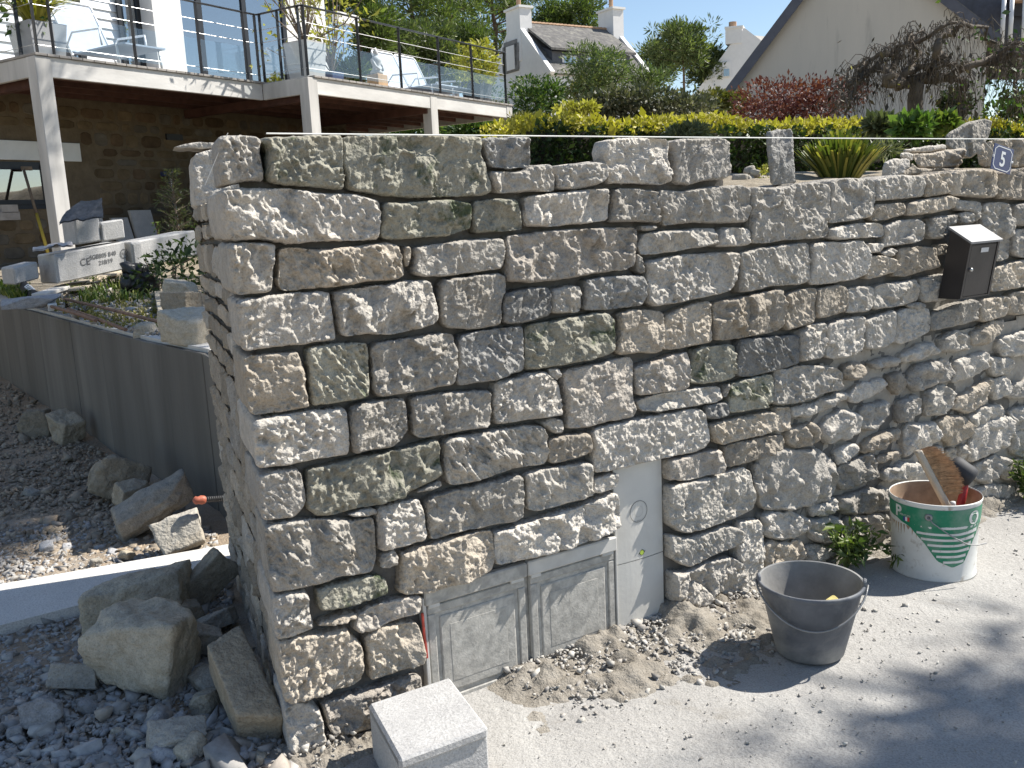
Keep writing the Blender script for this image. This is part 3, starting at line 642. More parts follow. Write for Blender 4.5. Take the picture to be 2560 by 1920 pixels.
field(1.72, SMAX, -.25, 1.2, f_old, .016, 'mortar_pointing', M['mortar_old'], lambda c: (c[:, 1] < np.interp(c[:, 0], OS, OZ) + .02) & (c[:, 0] > 1.86 - .0 * c[:, 1]))
# core behind the face
core = MB()
for a in range(len(TS) - 1):
    s0, s1 = TS[a], TS[a + 1]
    if s1 - s0 < .01: continue
    s1 = min(s1, SMAX)
    z_ = min(TZ[a], TZ[a + 1]) - .016
    core.box(wp(max(s0, .16) + .001, -.25, -.064), U * (s1 - max(s0, .16) - .002), -N * .36, UZ * (z_ + .25))
core.build('core', M['mortar'], wall)
# return wall of the corner: coursed rubble seen at a sharp angle, in shade
rgen = np.random.default_rng(42)
quoin_z = []
for (pts, dep) in parse(QUOIN, True):
    q = np.array([wl(*p) for p in pts]); quoin_z.append((q[:, 1].min(), q[:, 1].max(), dep, q[:, 0].min()))
quoin_z.sort()
cuts = [-.02] + [(quoin_z[i][1] + quoin_z[i + 1][0]) / 2 for i in range(len(quoin_z) - 1)]
k_ = 0
for i, (z0, z1, dep, smin) in enumerate(quoin_z):
    if i == len(quoin_z) - 1: continue
    lo = cuts[i]; hi = cuts[i + 1] if i + 1 < len(cuts) else 1.47
    org = CO + U * .006 + RN * .0
    rows = [(lo, hi)] if (hi - lo) < .13 or rgen.random() < .35 else [(lo, lo + (hi - lo) * .5), (lo + (hi - lo) * .5, hi)]
    for (a, b) in rows:
        t0 = dep + .03
        while t0 < LRET - .1:
            w_ = rgen.uniform(.16, .34); t1 = min(t0 + w_, LRET)
            if LRET - t1 < .14: t1 = LRET
            g_ = .008
            P2 = [(t0 + g_, a + g_ + rgen.uniform(0, .012)), ((t0 + t1) / 2, a + g_ - rgen.uniform(-.008, .008)), (t1 - g_, a + g_ + rgen.uniform(0, .014)),
                  (t1 - g_ - rgen.uniform(-.005, .015), (a + b) / 2), (t1 - g_ - rgen.uniform(0, .012), b - g_), ((t0 + t1) / 2, b - g_ + rgen.uniform(-.008, .006)), (t0 + g_ + rgen.uniform(0, .015), b - g_ - rgen.uniform(0, .01)), (t0 + g_, (a + b) / 2)]
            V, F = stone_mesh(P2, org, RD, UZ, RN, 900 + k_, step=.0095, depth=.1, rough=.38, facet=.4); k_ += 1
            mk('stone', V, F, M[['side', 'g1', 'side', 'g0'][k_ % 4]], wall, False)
            t0 = t1
rc = MB(); rc.box(CO + U * .032 + RD * .085 - UZ * .25, RD * (LRET - .11), U * .20, UZ * 1.70)
rc.build('core', M['mortar'], wall)
# last stone standing on the far end of the return wall, with a thin slab on it
bk = CO + RD * (LRET - .26) + U * .0
V, F = stone_mesh([(0, 1.49), (.26, 1.475), (.255, 1.62), (.245, 1.715), (.1, 1.72), (.015, 1.7)], bk + RN * .005, -RN, UZ, -RD, 991, step=.007, depth=.24, rough=.8, facet=.5)
mk('stone', V, F, M['g4'], wall, True)
V, F = stone_mesh([(-.06, 1.728), (.2, 1.722), (.2, 1.742), (.02, 1.748)], bk + RD * .05, -RN, UZ, -RD, 992, step=.006, depth=.15, rough=.5, bulge=.004, facet=.3)
mk('stone', V, F, M['g4'], wall, True)

# ------------------------------------------------------------------ ground: street, driveway, garden
def ground_mat(name, c, c2, sc=1.3, bmp=.012, bsc=26, dust=None, stain=None):
    mt, t, b = nodes_of(name); v = coords(t, False)
    o = ramp(t, noise(t, v, sc, 8, .62, .3), [(.3, c), (.7, c2)])
    if dust: o = mix(t, ramp(t, noise(t, v, sc * 2.7, 7, .68, .6), [(.5, 0.), (.72, .85)]), o, dust)
    if stain: o = mix(t, ramp(t, noise(t, v, 1.7, 8, .7, 1.2), [(.60, 0.), (.70, .7)]), o, stain)
    o = mix(t, .55, o, ramp(t, noise(t, v, 170, 3, .7), [(.3, .45), (.5, 1.), (.75, 1.35)]), 'MULTIPLY')
    t.links.new(o, b.inputs['Base Color']); b.inputs['Roughness'].default_value = .95; b.inputs['Specular IOR Level'].default_value = .15
    p = bump(t, b, noise(t, v, bsc, 5, .62), 1.0, bmp); bump(t, b, noise(t, v, 150, 3, .6), 1.0, bmp * .3, p)
    return mt
M['road'] = ground_mat('road_dusty', (.31, .30, .285), (.40, .39, .37), 1.1, .007, 40, (.46, .45, .425), (.225, .205, .175))
M['drive'] = ground_mat('driveway_gravel_earth', (.28, .215, .15), (.36, .295, .225), 1.6, .016, 30, (.35, .325, .29))
M['soil'] = ground_mat('garden_soil', (.24, .20, .145), (.36, .31, .235), 2.2, .02, 22, (.42, .38, .31))
def sheet(name, poly, z, mat, step, fn=None, mask=None):
    P = np.asarray(poly, float); lo, hi = P.min(0), P.max(0)
    nx, ny = int((hi[0] - lo[0]) / step) + 2, int((hi[1] - lo[1]) / step) + 2
    X, Y = np.meshgrid(np.linspace(lo[0], hi[0], nx), np.linspace(lo[1], hi[1], ny)); Q = np.stack([X.ravel(), Y.ravel()], 1)
    Z = np.full(len(Q), z) if fn is None else fn(Q)
    a = np.arange(nx * ny).reshape(ny, nx); F = np.stack([a[:-1, :-1], a[:-1, 1:], a[1:, 1:], a[1:, :-1]], -1).reshape(-1, 4)
    cen = Q[F].mean(1); keep = inside(P, cen)
    if mask is not None: keep &= mask(cen)
    return mk(name, np.c_[Q, Z], F[keep], mat, None, True)
# far ground to the horizon, a step below everything near
tag(mk('ground', [(-900, -300, -.3), (900, -300, -.3), (900, 1500, -.3), (-900, 1500, -.3)], [(0, 1, 2, 3)], M['soil']), kind='structure')
def sN(Q): return (Q - CO[:2]) @ N[:2]
def sU(Q): return (Q - CO[:2]) @ U[:2]
def road_z(Q):
    P3 = np.c_[Q, Q[:, 0] * 0]
    return .004 * fbm(P3, .5, 3, 3) - .015 * np.clip(sN(Q) - .6, 0, 3) * .4
road = sheet('road', [(-3, -3.5), (9, -3.5), (9, 9), (-3, 9)], 0, M['road'], .05, road_z, lambda c: (sN(c) > -.09) & (sU(c) > -.06))
tag(road, kind='structure')
def drive_z(Q):
    P3 = np.c_[Q, Q[:, 0] * 0]
    return -.006 + .012 * fbm(P3, .45, 4, 9)
drive = sheet('driveway', [(-9, -3.5), (2.2, -3.5), (2.2, 14), (-9, 14)], 0, M['drive'], .06, drive_z, lambda c: (sU(c) < .5) | (sN(c) < -.3))
tag(drive, kind='structure')

# ------------------------------------------------------------------ loose rocks
def icosphere(n):
    import bmesh
    bm = bmesh.new(); bmesh.ops.create_icosphere(bm, subdivisions=n, radius=1)
    V = np.array([v.co[:] for v in bm.verts]); F = np.array([[v.index for v in f.verts] for f in bm.faces]); bm.free(); return V, F
ICO = {n: icosphere(n) for n in (1, 2, 3, 4, 5)}
def rock_shape(dims, seed, sub=4, cuts=6, cutd=(.62, .95), rough=.058, k=80):
    """faceted rock: a box cut by planes, edges softly worn, split-face noise; centred, half sizes dims/2"""
    rg = np.random.default_rng(seed); D_, F = ICO[sub]
    h = np.asarray(dims, float) / 2
    pl = [(np.eye(3)[a] * s_, 1.0 * rg.uniform(.9, 1.0)) for a in range(3) for s_ in (1, -1)]
    pl = [(unit(n + rg.normal(0, .07, 3)), d) for n, d in pl]
    for _ in range(cuts):
        n = unit(rg.normal(0, 1, 3)); c = rg.uniform(*cutd) * np.abs(n).sum(); pl.append((n, c * .82))
    inv = np.full(len(D_), 0.)
    for n, d in pl: inv = inv + np.clip(D_ @ n / d, 1e-6, None) ** k
    r = inv ** (-1.0 / k)
    V = D_ * r[:, None] * h
    m_ = h.min() * 2
    P3 = V + seed * 1.7
    nrm = V / np.linalg.norm(V, axis=1)[:, None]
    V = V + nrm * (m_ * rough * (fbm(P3, m_ * .5, 4, seed) + .5 * (1 - 2 * np.abs(vn(P3, m_ * .16, seed + 5)))))[:, None]
    return V, F
def euler(rx, ry, rz): return np.array(Euler((math.radians(rx), math.radians(ry), math.radians(rz))).to_matrix())
def rock(loc, dims, rot, seed, mat, label, name='loose_stone', group='loose stones', sub=5, rest=True, **kw):
    V, F = rock_shape(dims, seed, sub, **kw); V = V @ euler(*rot).T
    if rest: V[:, 2] -= V[:, 2].min()
    V = V + np.asarray(loc)
    o = mk(name, V, F, mat, None, False); tag(o, label, 'stone', group); return o
def rock_px(x, y, wpx_, asp, rot, seed, mat, label, z=0.0, sink=.01, **kw):
    """rock whose foot is seen at (x,y) of the 2212 view, wpx_ wide there; asp = depth and height as shares of its width"""
    p = dz(x, y, z); w_ = wpx_ * DS / FPX * ((p - CAM) @ FW)
    p = p + np.array([0, 1., 0]) * w_ * asp[0] * .5
    p[2] = z - sink
    return rock(p, (w_, w_ * asp[0], w_ * asp[1]), rot, seed, mat, label, **kw)
M['rock_tan'] = granite('rock_tan', (.46, .39, .29), (.38, .335, .265), bmp=.003)
M['rock_grey'] = granite('rock_grey', (.44, .41, .355), (.36, .34, .30), bmp=.003)
M['rock_cream'] = granite('rock_cream', (.54, .48, .37), (.47, .43, .355), bmp=.003)
M['rock_blue'] = granite('rock_blue', (.36, .36, .365), (.45, .45, .46), bmp=.002)
# two on the driveway, four against the dark retaining wall
rock_px(66, 948, 66, (.8, .85), (0, 0, 12), 11, M['rock_tan'], 'squared tan stone on the driveway, farthest left by the slate wall', cuts=2)
rock_px(132, 962, 70, (.75, .75), (8, 20, -38), 12, M['rock_tan'], 'tilted yellowish stone beside the squared tan one by the slate wall', cuts=4)
rock_px(243, 1092, 108, (.8, .85), (-10, 24, 35), 13, M['rock_tan'], 'large rounded brown boulder leaning on the slate wall', cuts=9, k=10)
rock_px(278, 1122, 78, (.7, .9), (15, 10, 60), 14, M['rock_tan'], 'small pink-brown stone wedged between boulder and grey slab', cuts=6)
rock_px(322, 1172, 175, (.55, .40), (14, -26, 22), 15, M['rock_grey'], 'long grey split slab tilted against the slate wall', cuts=4)
rock_px(385, 1205, 98, (.45, .85), (-30, -14, 24), 16, M['rock_grey'], 'square flat grey-brown stone leaning beside the white concrete strip', cuts=2)
# near heap against the foot of the corner
rock_px(278, 1372, 205, (.62, .50), (4, -4, 10), 21, M['rock_cream'], 'wide pale stone lying across the concrete strip', cuts=5)
rock_px(292, 1512, 228, (.72, .70), (-12, 6, -14), 22, M['rock_cream'], 'biggest cream boulder with a dirty top, front of the heap', cuts=6, sub=5)
rock_px(447, 1312, 120, (.4, .62), (10, -38, 28), 23, M['rock_tan'], 'brown slab leaning against the foot of the return wall', cuts=3)
rock_px(455, 1378, 95, (.6, .40), (-8, -14, 16), 24, M['rock_grey'], 'small flat grey stone behind the long leaning block', cuts=4)
rock_px(150, 1510, 105, (.55, .66), (-30, 12, 10), 25, M['rock_grey'], 'flat greenish grey stone left of the biggest boulder', cuts=3)
rock_px(82, 1580, 82, (.6, .75), (-24, -8, 18), 26, M['rock_blue'], 'pale trapezoid stone at the left edge of the rubble', cuts=3)
rock_px(425, 1432, 92, (.7, .55), (12, 20, 40), 28, M['rock_grey'], 'grey broken stone lying between the biggest boulder and the long block', cuts=4)
rock_px(452, 1545, 96, (.6, .5), (-14, 10, 70), 29, M['rock_cream'], 'pale broken stone half under the long leaning block', cuts=4)
rock_px(395, 1352, 70, (.6, .7), (10, -18, 20), 30, M['rock_tan'], 'small brown stone behind the biggest boulder by the strip', cuts=4)
rock_px(372, 1640, 120, (.6, .45), (8, 8, 25), 32, M['rock_grey'], 'broad flat grey stone at the bottom edge before the corner', cuts=4)
# long squared block leaning on the corner
lb0 = dz(565, 1600, 0.02); lb1 = dz(480, 1400, .17)
ax_ = unit(lb1 - lb0); V, F = rock_shape((.115, .34, .12), 27, 5, cuts=1, k=40, rough=.03)
sx = unit(np.cross(ax_, UZ)); up_ = np.cross(sx, ax_)
V = V[:, :1] * sx + V[:, 1:2] * ax_ + V[:, 2:3] * up_; V = V + (lb0 + lb1) / 2 + np.array([0, 0, .02])
tag(mk('loose_stone', V, F, M['rock_tan'], None, True), 'long squared grey-brown block leaning against the wall corner', 'stone', 'loose stones')
small = [(185, 1545, 40), (300, 1560, 34), (325, 1590, 58), (405, 1655, 78), (355, 1660, 70), (440, 1500, 70), (60, 1440, 30), (250, 1590, 30), (380, 1575, 40), (470, 1640, 46), (230, 1640, 44), (110, 1490, 28),
         (195, 1660, 40), (435, 1580, 34), (515, 1650, 55), (300, 1635, 30), (25, 1600, 40), (395, 1290, 36), (420, 1470, 50), (560, 1648, 36), (140, 1190, 30), (62, 1075, 34), (95, 1195, 40), (270, 1215, 34), (240, 1200, 30), (205, 1225, 28)]
lab_sm = ['chip just below the flat greenish stone', 'chip in front of the biggest boulder, left of its middle', 'larger chip right in front of the biggest boulder', 'broad chip at the bottom edge near the wall corner', 'broad chip at the bottom edge left of the corner', 'rounded chip between the biggest boulder and the long block',
    'chip left of the concrete strip rubble, alone in the gravel', 'chip halfway between trapezoid stone and bottom edge', 'chip right of the biggest boulder\'s foot', 'chip at the foot of the long leaning block', 'chip at the bottom edge below the biggest boulder', 'chip above the trapezoid stone', 'chip at the bottom edge left of centre of the rubble',
    'chip left of the long block\'s foot', 'chip at the bottom edge under the long block', 'small chip below the larger front chip', 'chip at the bottom left corner', 'chip between wide pale stone and leaning brown slab', 'chip in the gap behind the long block', 'chip tucked under the wall corner', 'chip on the driveway above the concrete strip',
    'chip on the driveway below the squared tan stone', 'flat chip on the driveway left of the grey slab', 'chip just left of the square leaning stone', 'chip below the long grey split slab', 'chip beside the concrete strip at its middle']
ss = None
for i, (x, y, w_) in enumerate(small):
    rock_px(x, y, w_, (rgen.uniform(.6, .9), rgen.uniform(.4, .75)), tuple(rgen.uniform(-25, 25, 2)) + (rgen.uniform(0, 180),), 40 + i, M[['rock_blue', 'rock_grey', 'rock_blue', 'rock_cream'][i % 4]],
            'small grey stone ' + lab_sm[i], name='stone_chip', group='stone chips in the gravel', sub=3, cuts=7)

def scatter(name, pts, size, mat, seed, label, cat, sub=1, flat=.6, parent=None, mats=None):
    """many small stones joined into one mesh of kind stuff"""
    rg = np.random.default_rng(seed); Vs = []; Fs = []; n0 = 0
    protos = []
    for i in range(12):                                # broken chips: jittered blocks with one or two corners knocked off
        C8 = np.array([(x, y, z) for x in (-.5, .5) for y in (-.5, .5) for z in (-.5, .5)]) * [1, rg.uniform(.6, 1), flat]
        C8 = C8 + rg.normal(0, .13, C8.shape) * [1, 1, flat]; kk = rg.integers(0, 8, 2); C8[kk] *= rg.uniform(.25, .7)
        protos.append((C8, np.array([(0, 1, 3), (0, 3, 2), (4, 6, 7), (4, 7, 5), (0, 4, 5), (0, 5, 1), (2, 3, 7), (2, 7, 6), (0, 2, 6), (0, 6, 4), (1, 5, 7), (1, 7, 3)])))
    for i, p in enumerate(pts):
        V, F = protos[i % 12]; s_ = size * rg.lognormal(0, .45) * rg.uniform(.7, 1.3, 3)
        a = rg.uniform(0, 6.28); c_, s2 = math.cos(a), math.sin(a)
        q = V * s_; tx, ty = rg.normal(0, .3, 2)
        q = np.stack([q[:, 0] * c_ - q[:, 1] * s2, q[:, 0] * s2 + q[:, 1] * c_, q[:, 2] + q[:, 0] * tx + q[:, 1] * ty], 1)
        Vs.append(q + p + np.array([0, 0, s_[2] * flat * .22])); Fs.append(F + n0); n0 += len(V)
    F = np.vstack(Fs)
    mi = np.repeat(rg.integers(0, len(mats), len(pts)), len(protos[0][1])) if mats else None
    o = mk(name, np.vstack(Vs), F, mat, parent, False, None, mats, mi)
    return tag(o, label, cat, None, 'stuff')
def pebble(name, cs):
    return [plain(f'{name}_{i}', c, .9, .25, 30) for i, c in enumerate(cs)]
PEB = pebble('pebble', [(.38, .365, .345), (.31, .30, .285), (.44, .42, .39), (.36, .32, .275), (.40, .395, .39)])
def rnd_px(n, box, seed, z=0.0, ok=None):
    rg = np.random.default_rng(seed); out = []
    while len(out) < n:
        x, y = rg.uniform(box[0], box[2]), rg.uniform(box[1], box[3])
        if ok and not ok(x, y): continue
        out.append(dz(x, y, z))
    return out
ret_line = lambda x: 805 + (x / 490.) * 363           # foot of the retaining wall in the view
okd = lambda x, y: y > ret_line(x) + 6 and y > 830 and (x < 470 + max(0, (y - 1200)) * .33)
scatter('gravel', rnd_px(6000, (-60, 1330, 640, 1740), 1, 0, okd) + rnd_px(4500, (-60, 1130, 500, 1330), 2, 0, okd), .0115, None, 3, 'loose grey gravel and stone chippings over the driveway', 'gravel', 1, mats=PEB)
scatter('gravel', rnd_px(3800, (-60, 830, 500, 1200), 5, 0, okd), .017, None, 6, 'earthy gravel strewn along the foot of the slate wall', 'gravel', 1, mats=pebble('earth_pebble', [(.33, .27, .20), (.38, .31, .235), (.28, .235, .18)]))
scatter('stone_rubble', rnd_px(330, (-60, 1400, 600, 1740), 15, 0, okd) + rnd_px(60, (-60, 1150, 480, 1400), 16, 0, okd), .027, None, 17, 'broken stone chippings between the larger stones by the wall corner', 'rubble', 2, mats=PEB)

# ------------------------------------------------------------------ concrete strip and slate retaining wall on the left
M['conc'] = ground_mat('concrete_pale', (.58, .565, .535), (.68, .665, .63), 3, .004, 60)
st = MB()
a0, a1, b1, b0 = dz(500, 1174, .045), dz(-160, 1290, .045), dz(-160, 1392, .045), dz(500, 1222, .045)
st.prism([a0, a1, b1, b0], (0, 0, -.12))
tag(st.build('kerb', M['conc']), kind='structure')
RT = [dz(x, y, .80) for x, y in ((-330, 560), (0, 657), (130, 693), (261, 732), (433, 769), (486, 783))]
RT[0] = RT[1] + (RT[1] - RT[2]) * 1.5
RT.append(dz(489, 1168, 0) * [1, 1, 0] + np.array([.03, .10, .8]))
RT = np.array(RT); RT[:, 2] = 0
ret = thing('retaining_wall', RT[3], 'low dark retaining wall of upright slate panels with a pale sunlit top', 'wall'); ret['kind'] = 'thing'
M['slate'] = plain('slate_panel', (.160, .150, .132), .8, .22, 3, .003, 30, stretch=(1, 1, .12), rnd=.08, c2=(.23, .215, .19), thr=(.55, .8), spec=.25)
M['ret_top'] = plain('cement_cap', (.58, .56, .52), .9, .12, 10, .003, 50, spec=.2)
d_ = np.r_[0, np.cumsum(np.linalg.norm(np.diff(RT, axis=0), axis=1))]
def rt(t): return np.array([np.interp(t, d_, RT[:, i]) for i in range(3)])
t_ = 0.0; k_ = 0
while t_ < d_[-1] - .05:
    t1 = min(t_ + rgen.choice([.4, .62, .9, 1.2]), d_[-1])
    if d_[-1] - t1 < .15: t1 = d_[-1]
    p, q = rt(t_), rt(t1); e = unit(q - p); nrm = np.array([e[1], -e[0], 0])      # outward, to the driveway
    if nrm[0] > 0: nrm = -nrm
    L_ = np.linalg.norm(q - p); off = rgen.uniform(-.002, .003)
    b = MB(); b.box(p + e * .002 + nrm * (-.03) - UZ * .1, e * (L_ - .005), nrm * (.03 + off), UZ * (.915 + rgen.uniform(-.004, .004)), .003)
    b.build('slate_panel', M['slate'], ret)
    b = MB(); b.box(p + nrm * (-.032) - UZ * .1, e * (L_ + .0), -nrm * .17, UZ * .935)
    b.build('cement_backing', M['ret_top'], ret)
    t_ = t1; k_ += 1
# garden ground behind, on two levels
ret_pts = RT[:, :2]
def left_of_ret(c):
    """True on the garden side of the retaining wall and past the open trench behind the return wall"""
    r = np.ones(len(c), bool)
    P, Q = ret_pts[:-1], ret_pts[1:]
    best = np.full(len(c), 1e9); side = np.zeros(len(c))
    for p, q in zip(P, Q):
        e = q - p; t = np.clip(((c - p) @ e) / (e @ e), 0, 1); f_ = p + t[:, None] * e; dd = np.linalg.norm(c - f_, axis=1)
        s_ = e[0] * (c[:, 1] - p[1]) - e[1] * (c[:, 0] - p[0]); up = dd < best; best = np.where(up, dd, best); side = np.where(up, s_, side)
    return (side > 0) & (best > .10)
R0 = ret_pts[-1]
def garden_z(Q):
    b = -sN(Q); s_ = sU(Q); P3 = np.c_[Q, Q[:, 0] * 0]
    dist = np.linalg.norm(Q, axis=1)
    zl = np.interp(dist, [0, 4, 5, 8, 12, 26, 70, 250], [.79, .79, .80, .93, 1.02, 1.6, 8, 20]) + .025 * fbm(P3, .5, 4, 21)
    zr = np.interp(b, [0, .35, 1.2, 3.0, 5.5, 8, 16, 60, 130, 250], [1.30, 1.33, 1.50, 1.64, 1.75, 2.1, 3.0, 7.5, 13, 20]) + .03 * fbm(P3, .4, 4, 22)
    k = np.clip((s_ - 1.3 - .12 * np.clip(b - 2, 0, 30)) / 1.6, 0, 1); k = k * k * (3 - 2 * k)
    return zl * (1 - k) + zr * k
def gmask(c):
    b = -sN(c); s_ = sU(c); bR = -sN(R0[None])[0]
    right = (b > .40) & (s_ > 1.75)
    left = left_of_ret(c) & (b > bR + .0)
    return np.where(s_ > 1.75, right, left)
g = sheet('garden_ground', [(-14, 2.5), (14, 2.5), (14, 16), (-14, 16)], 0, M['soil'], .075, garden_z, gmask); tag(g, kind='structure')
g = sheet('garden_ground', [(-60, 15.9), (90, 15.9), (90, 140), (-60, 140)], 0, M['soil'], 2.0, lambda Q: garden_z(Q) - .01); tag(g, kind='structure')
g = sheet('garden_ground', [(13.9, 8), (60, 8), (60, 16), (13.9, 16)], 0, M['soil'], .6, garden_z); tag(g, kind='structure')
# ------------------------------------------------------------------ things on and at the wall
def text_mesh(txt, size, bold=0.0):
    cu = bpy.data.curves.new('txt', 'FONT'); cu.body = txt; cu.size = size; cu.offset = bold; cu.align_x = 'CENTER'; cu.align_y = 'CENTER'
    ob = bpy.data.objects.new('txt', cu); COL.objects.link(ob)
    dg = bpy.context.evaluated_depsgraph_get(); me = bpy.data.meshes.new_from_object(ob.evaluated_get(dg))
    V = np.array([v.co[:] for v in me.vertices]); F = [list(p.vertices) for p in me.polygons]
    bpy.data.objects.remove(ob); bpy.data.curves.remove(cu); bpy.data.meshes.remove(me)
    return V, F
def put_text(txt, size, org, ex, ey, mat, parent, name='lettering', bold=0.0, sx=1.0):
    V, F = text_mesh(txt, size, bold); ex, ey = np.asarray(ex, float), np.asarray(ey, float)
    W = np.asarray(org) + V[:, :1] * ex * sx + V[:, 1:2] * ey
    return mk(name, W, F, mat, parent)
def wb(s0, s1, z0, z1, h0, h1, bev=.002):
    b = MB(); b.box(wp(s0, z0, h0), U * (s1 - s0), N * (h1 - h0), UZ * (z1 - z0), bev); return b
# --- double cable cabinet of grey moulded panels
M['cab'] = plain('cabinet_grey', (.42, .405, .37), .75, .22, 40, .0012, 120, c2=(.30, .292, .27), thr=(.48, .66), spec=.3)
M['cabw'] = plain('cabinet_edge', (.52, .51, .48), .7, .15, 12)
M['red'] = plain('red_plastic', (.45, .06, .04), .5, .2)
s0, s1 = wpx(922, 1290)[0], wpx(1341, 1160)[0] - .004; zt = wpx(1200, 1203)[1]; sm = wpx(1146, 1225)[0]
cab = thing('cable_cabinet', wp((s0 + s1) / 2, 0, -.03), 'low grey cable cabinet with two moulded doors set into the foot of the wall', 'cabinet')
wb(s0 + .004, s1 - .004, -.12, zt - .004, -.054, -.040, .001).build('carcass', M['cab'], cab)
for (a, b) in ((s0, sm - .0015), (sm + .0015, s1)):
    wb(a, b, zt - .046, zt + .002 * (a > s0 + .1), -.04, -.014, .004).build('top_rail', M['cabw'] if a > s0 + .1 else M['cab'], cab)
    d = wb(a + .008, b - .004, -.1, zt - .049, -.041, -.030, .002).build('door', M['cab'], cab)
    z0, z1, f = .012, zt - .053, .026
    for (p, q, r_, t2) in ((a + .01, b - .006, z1 - f, z1), (a + .01, b - .006, z0 - .11, z0), (a + .01, a + .01 + f, z0 + .001, z1 - f - .001), (b - .006 - f, b - .006, z0 + .001, z1 - f - .001)):
        wb(p, q, r_, t2, -.0305, -.0245, .003).build('door_frame', M['cab'], d)
    i0, i1, j0, j1 = a + .01 + f + .014, b - .006 - f - .014, z0 + .014, z1 - f - .014
    wb(i0, i1, j0, j1, -.0305, -.0255, .004).build('door_panel', M['cab'], d)
    wb(i0 + .032, i1 - .032, j0 + .03, j1 - .032, -.0258, -.0246, .001).build('door_panel', M['cab'], d)
    wb(b - .06, b - .012, zt - .056, zt - .040, -.032, -.0175, .002).build('latch', M['cabw'], cab)
    wb(a + .012, a + .05, zt - .058, zt - .042, -.032, -.0185, .002).build('latch', M['cabw'], cab)
wb(s0 - .006, s0 + .006, -.12, zt - .02, -.05, -.020, .002).build('side_rail', M['cabw'], cab)
c_ = MB(); c_.tube([wp(s0 - .012, zt - .06, -.012), wp(s0 - .011, zt - .13, -.010), wp(s0 - .007, zt - .20, -.012)], .0045, 6)
tag(c_.build('marking_tape', M['red']), 'strip of red tape hanging at the left edge of the cable cabinet', 'tape')
# --- pale meter cabinet
M['met'] = plain('meter_white', (.60, .585, .545), .55, .07, 6, .0006, 60, spec=.35, c2=(.55, .52, .47), thr=(.62, .85))
M['dk'] = plain('dark_rubber', (.03, .03, .032), .6, .2)
M['lime'] = plain('sticker_green', (.42, .55, .08), .5, .1)
m0, m1 = s1 + .006, wpx(1441, 993)[0] + .004; mzt = wpx(1400, 1003)[1] + .012; mz1 = .258; mz2 = .036
met = thing('meter_cabinet', wp((m0 + m1) / 2, 0, -.03), 'narrow off-white electricity meter cabinet with a round window beside the grey cabinet', 'cabinet')
def bowed(z0, z1, h0, bow, name):
    pr_ = []; n = 10
    for i in range(n + 1):
        t = i / n; pr_.append(wp(m0 + (m1 - m0) * t, z0, h0 + bow * (1 - (2 * t - 1) ** 2)))
    pr_ += [wp(m1, z0, -.055), wp(m0, z0, -.055)]
    b = MB(); b.prism(pr_, UZ * (z1 - z0)); return b.build(name, M['met'], met)
bowed(mz1 + .0015, mzt, -.034, .006, 'door'); bowed(mz2 + .0015, mz1 - .0015, -.034, .006, 'lower_panel'); bowed(-.1, mz2 - .0015, -.036, .003, 'plinth')
wb(m0 + .004, m1 - .004, -.1, mzt - .002, -.0555, -.040, .001).build('backing', M['dk'], met)
wb(m0 - .008, m0 - .001, -.08, mzt - .2, -.052, -.022, .002).build('edge_strip', M['cabw'], met)
cc = wp(*wpx(1391, 1109), -.0275)
def ring(c, r0, r1, n_=N, ex=U, ey=UZ, k=36):
    an = np.arange(k) * 2 * math.pi / k; A = np.cos(an)[:, None] * ex + np.sin(an)[:, None] * ey
    V = np.vstack([c + A * r0, c + A * r1]); F = [[i, (i + 1) % k, (i + 1) % k + k, i + k] for i in range(k)]
    return V, F
win = mk('window', *ring(cc + N * .0006, .036, .0375), M['dk'], met)
mk('window_ring', *ring(cc + N * .0008, .018, .0188), M['cab'], win)
put_text('.....', .02, cc - UZ * .027 + N * .0008, U, UZ, M['dk'], win, 'lettering', 0, .8)
sc_ = wp(*wpx(1398, 1198), -.0268)
st_ = mk('sticker', *ring(sc_, 0.0005, .009), M['lime'], met); mk('sticker_rim', *ring(sc_ + N * .0003, .0085, .0102), M['dk'], met)
b = MB(); b.quad(sc_ + U * .009 + UZ * .002 + N * .0004, sc_ + U * .0165 + UZ * .005 + N * .0004, sc_ + U * .009 - UZ * .003 + N * .0004); b.quad(sc_ - U * .009 + UZ * .003 + N * .0004, sc_ - U * .0165 - UZ * .005 + N * .0004, sc_ - U * .009 - UZ * .002 + N * .0004)
b.build('sticker_arrow', M['dk'], met)
# --- mailbox, its top tilted out from the wall
M['box'] = plain('mailbox_paint', (.030, .026, .026), .45, .2, 14, .0004, 90, spec=.5)
M['lid'] = plain('mailbox_lid', (.22, .225, .235), .42, .15, 10, spec=.6)
def mb(s, z, o): return wp(s, z, o + (z - 1.0) / .29 * .045)
mail = thing('mailbox', mb(2.95, 1.0, .05), 'slim dark brown metal mailbox with sloping lid fixed to the stone wall', 'mailbox')
sl, sr_ = 2.853, 3.062
b = MB(); P_ = [mb(sl, 1.004, .0), mb(sl, 1.004, .088), mb(sl, 1.232, .088), mb(sl, 1.29, .0)]; b.prism(P_, U * (sr_ - sl)); b.build('body', M['box'], mail)
b = MB(); q = [mb(sl - .006, 1.296, -.008), mb(sl - .006, 1.234, .102), mb(sl - .006, 1.226, .101), mb(sl - .006, 1.288, -.008)]; b.prism(q, U * (sr_ - sl + .012)); b.build('lid', M['lid'], mail)
b = MB(); b.prism([mb(sl + .018, 1.014, .0885), mb(sl + .018, 1.014, .0925), mb(sl + .018, 1.218, .0925), mb(sl + .018, 1.218, .0885)], U * (sr_ - sl - .036)); door = b.build('door', M['box'], mail)
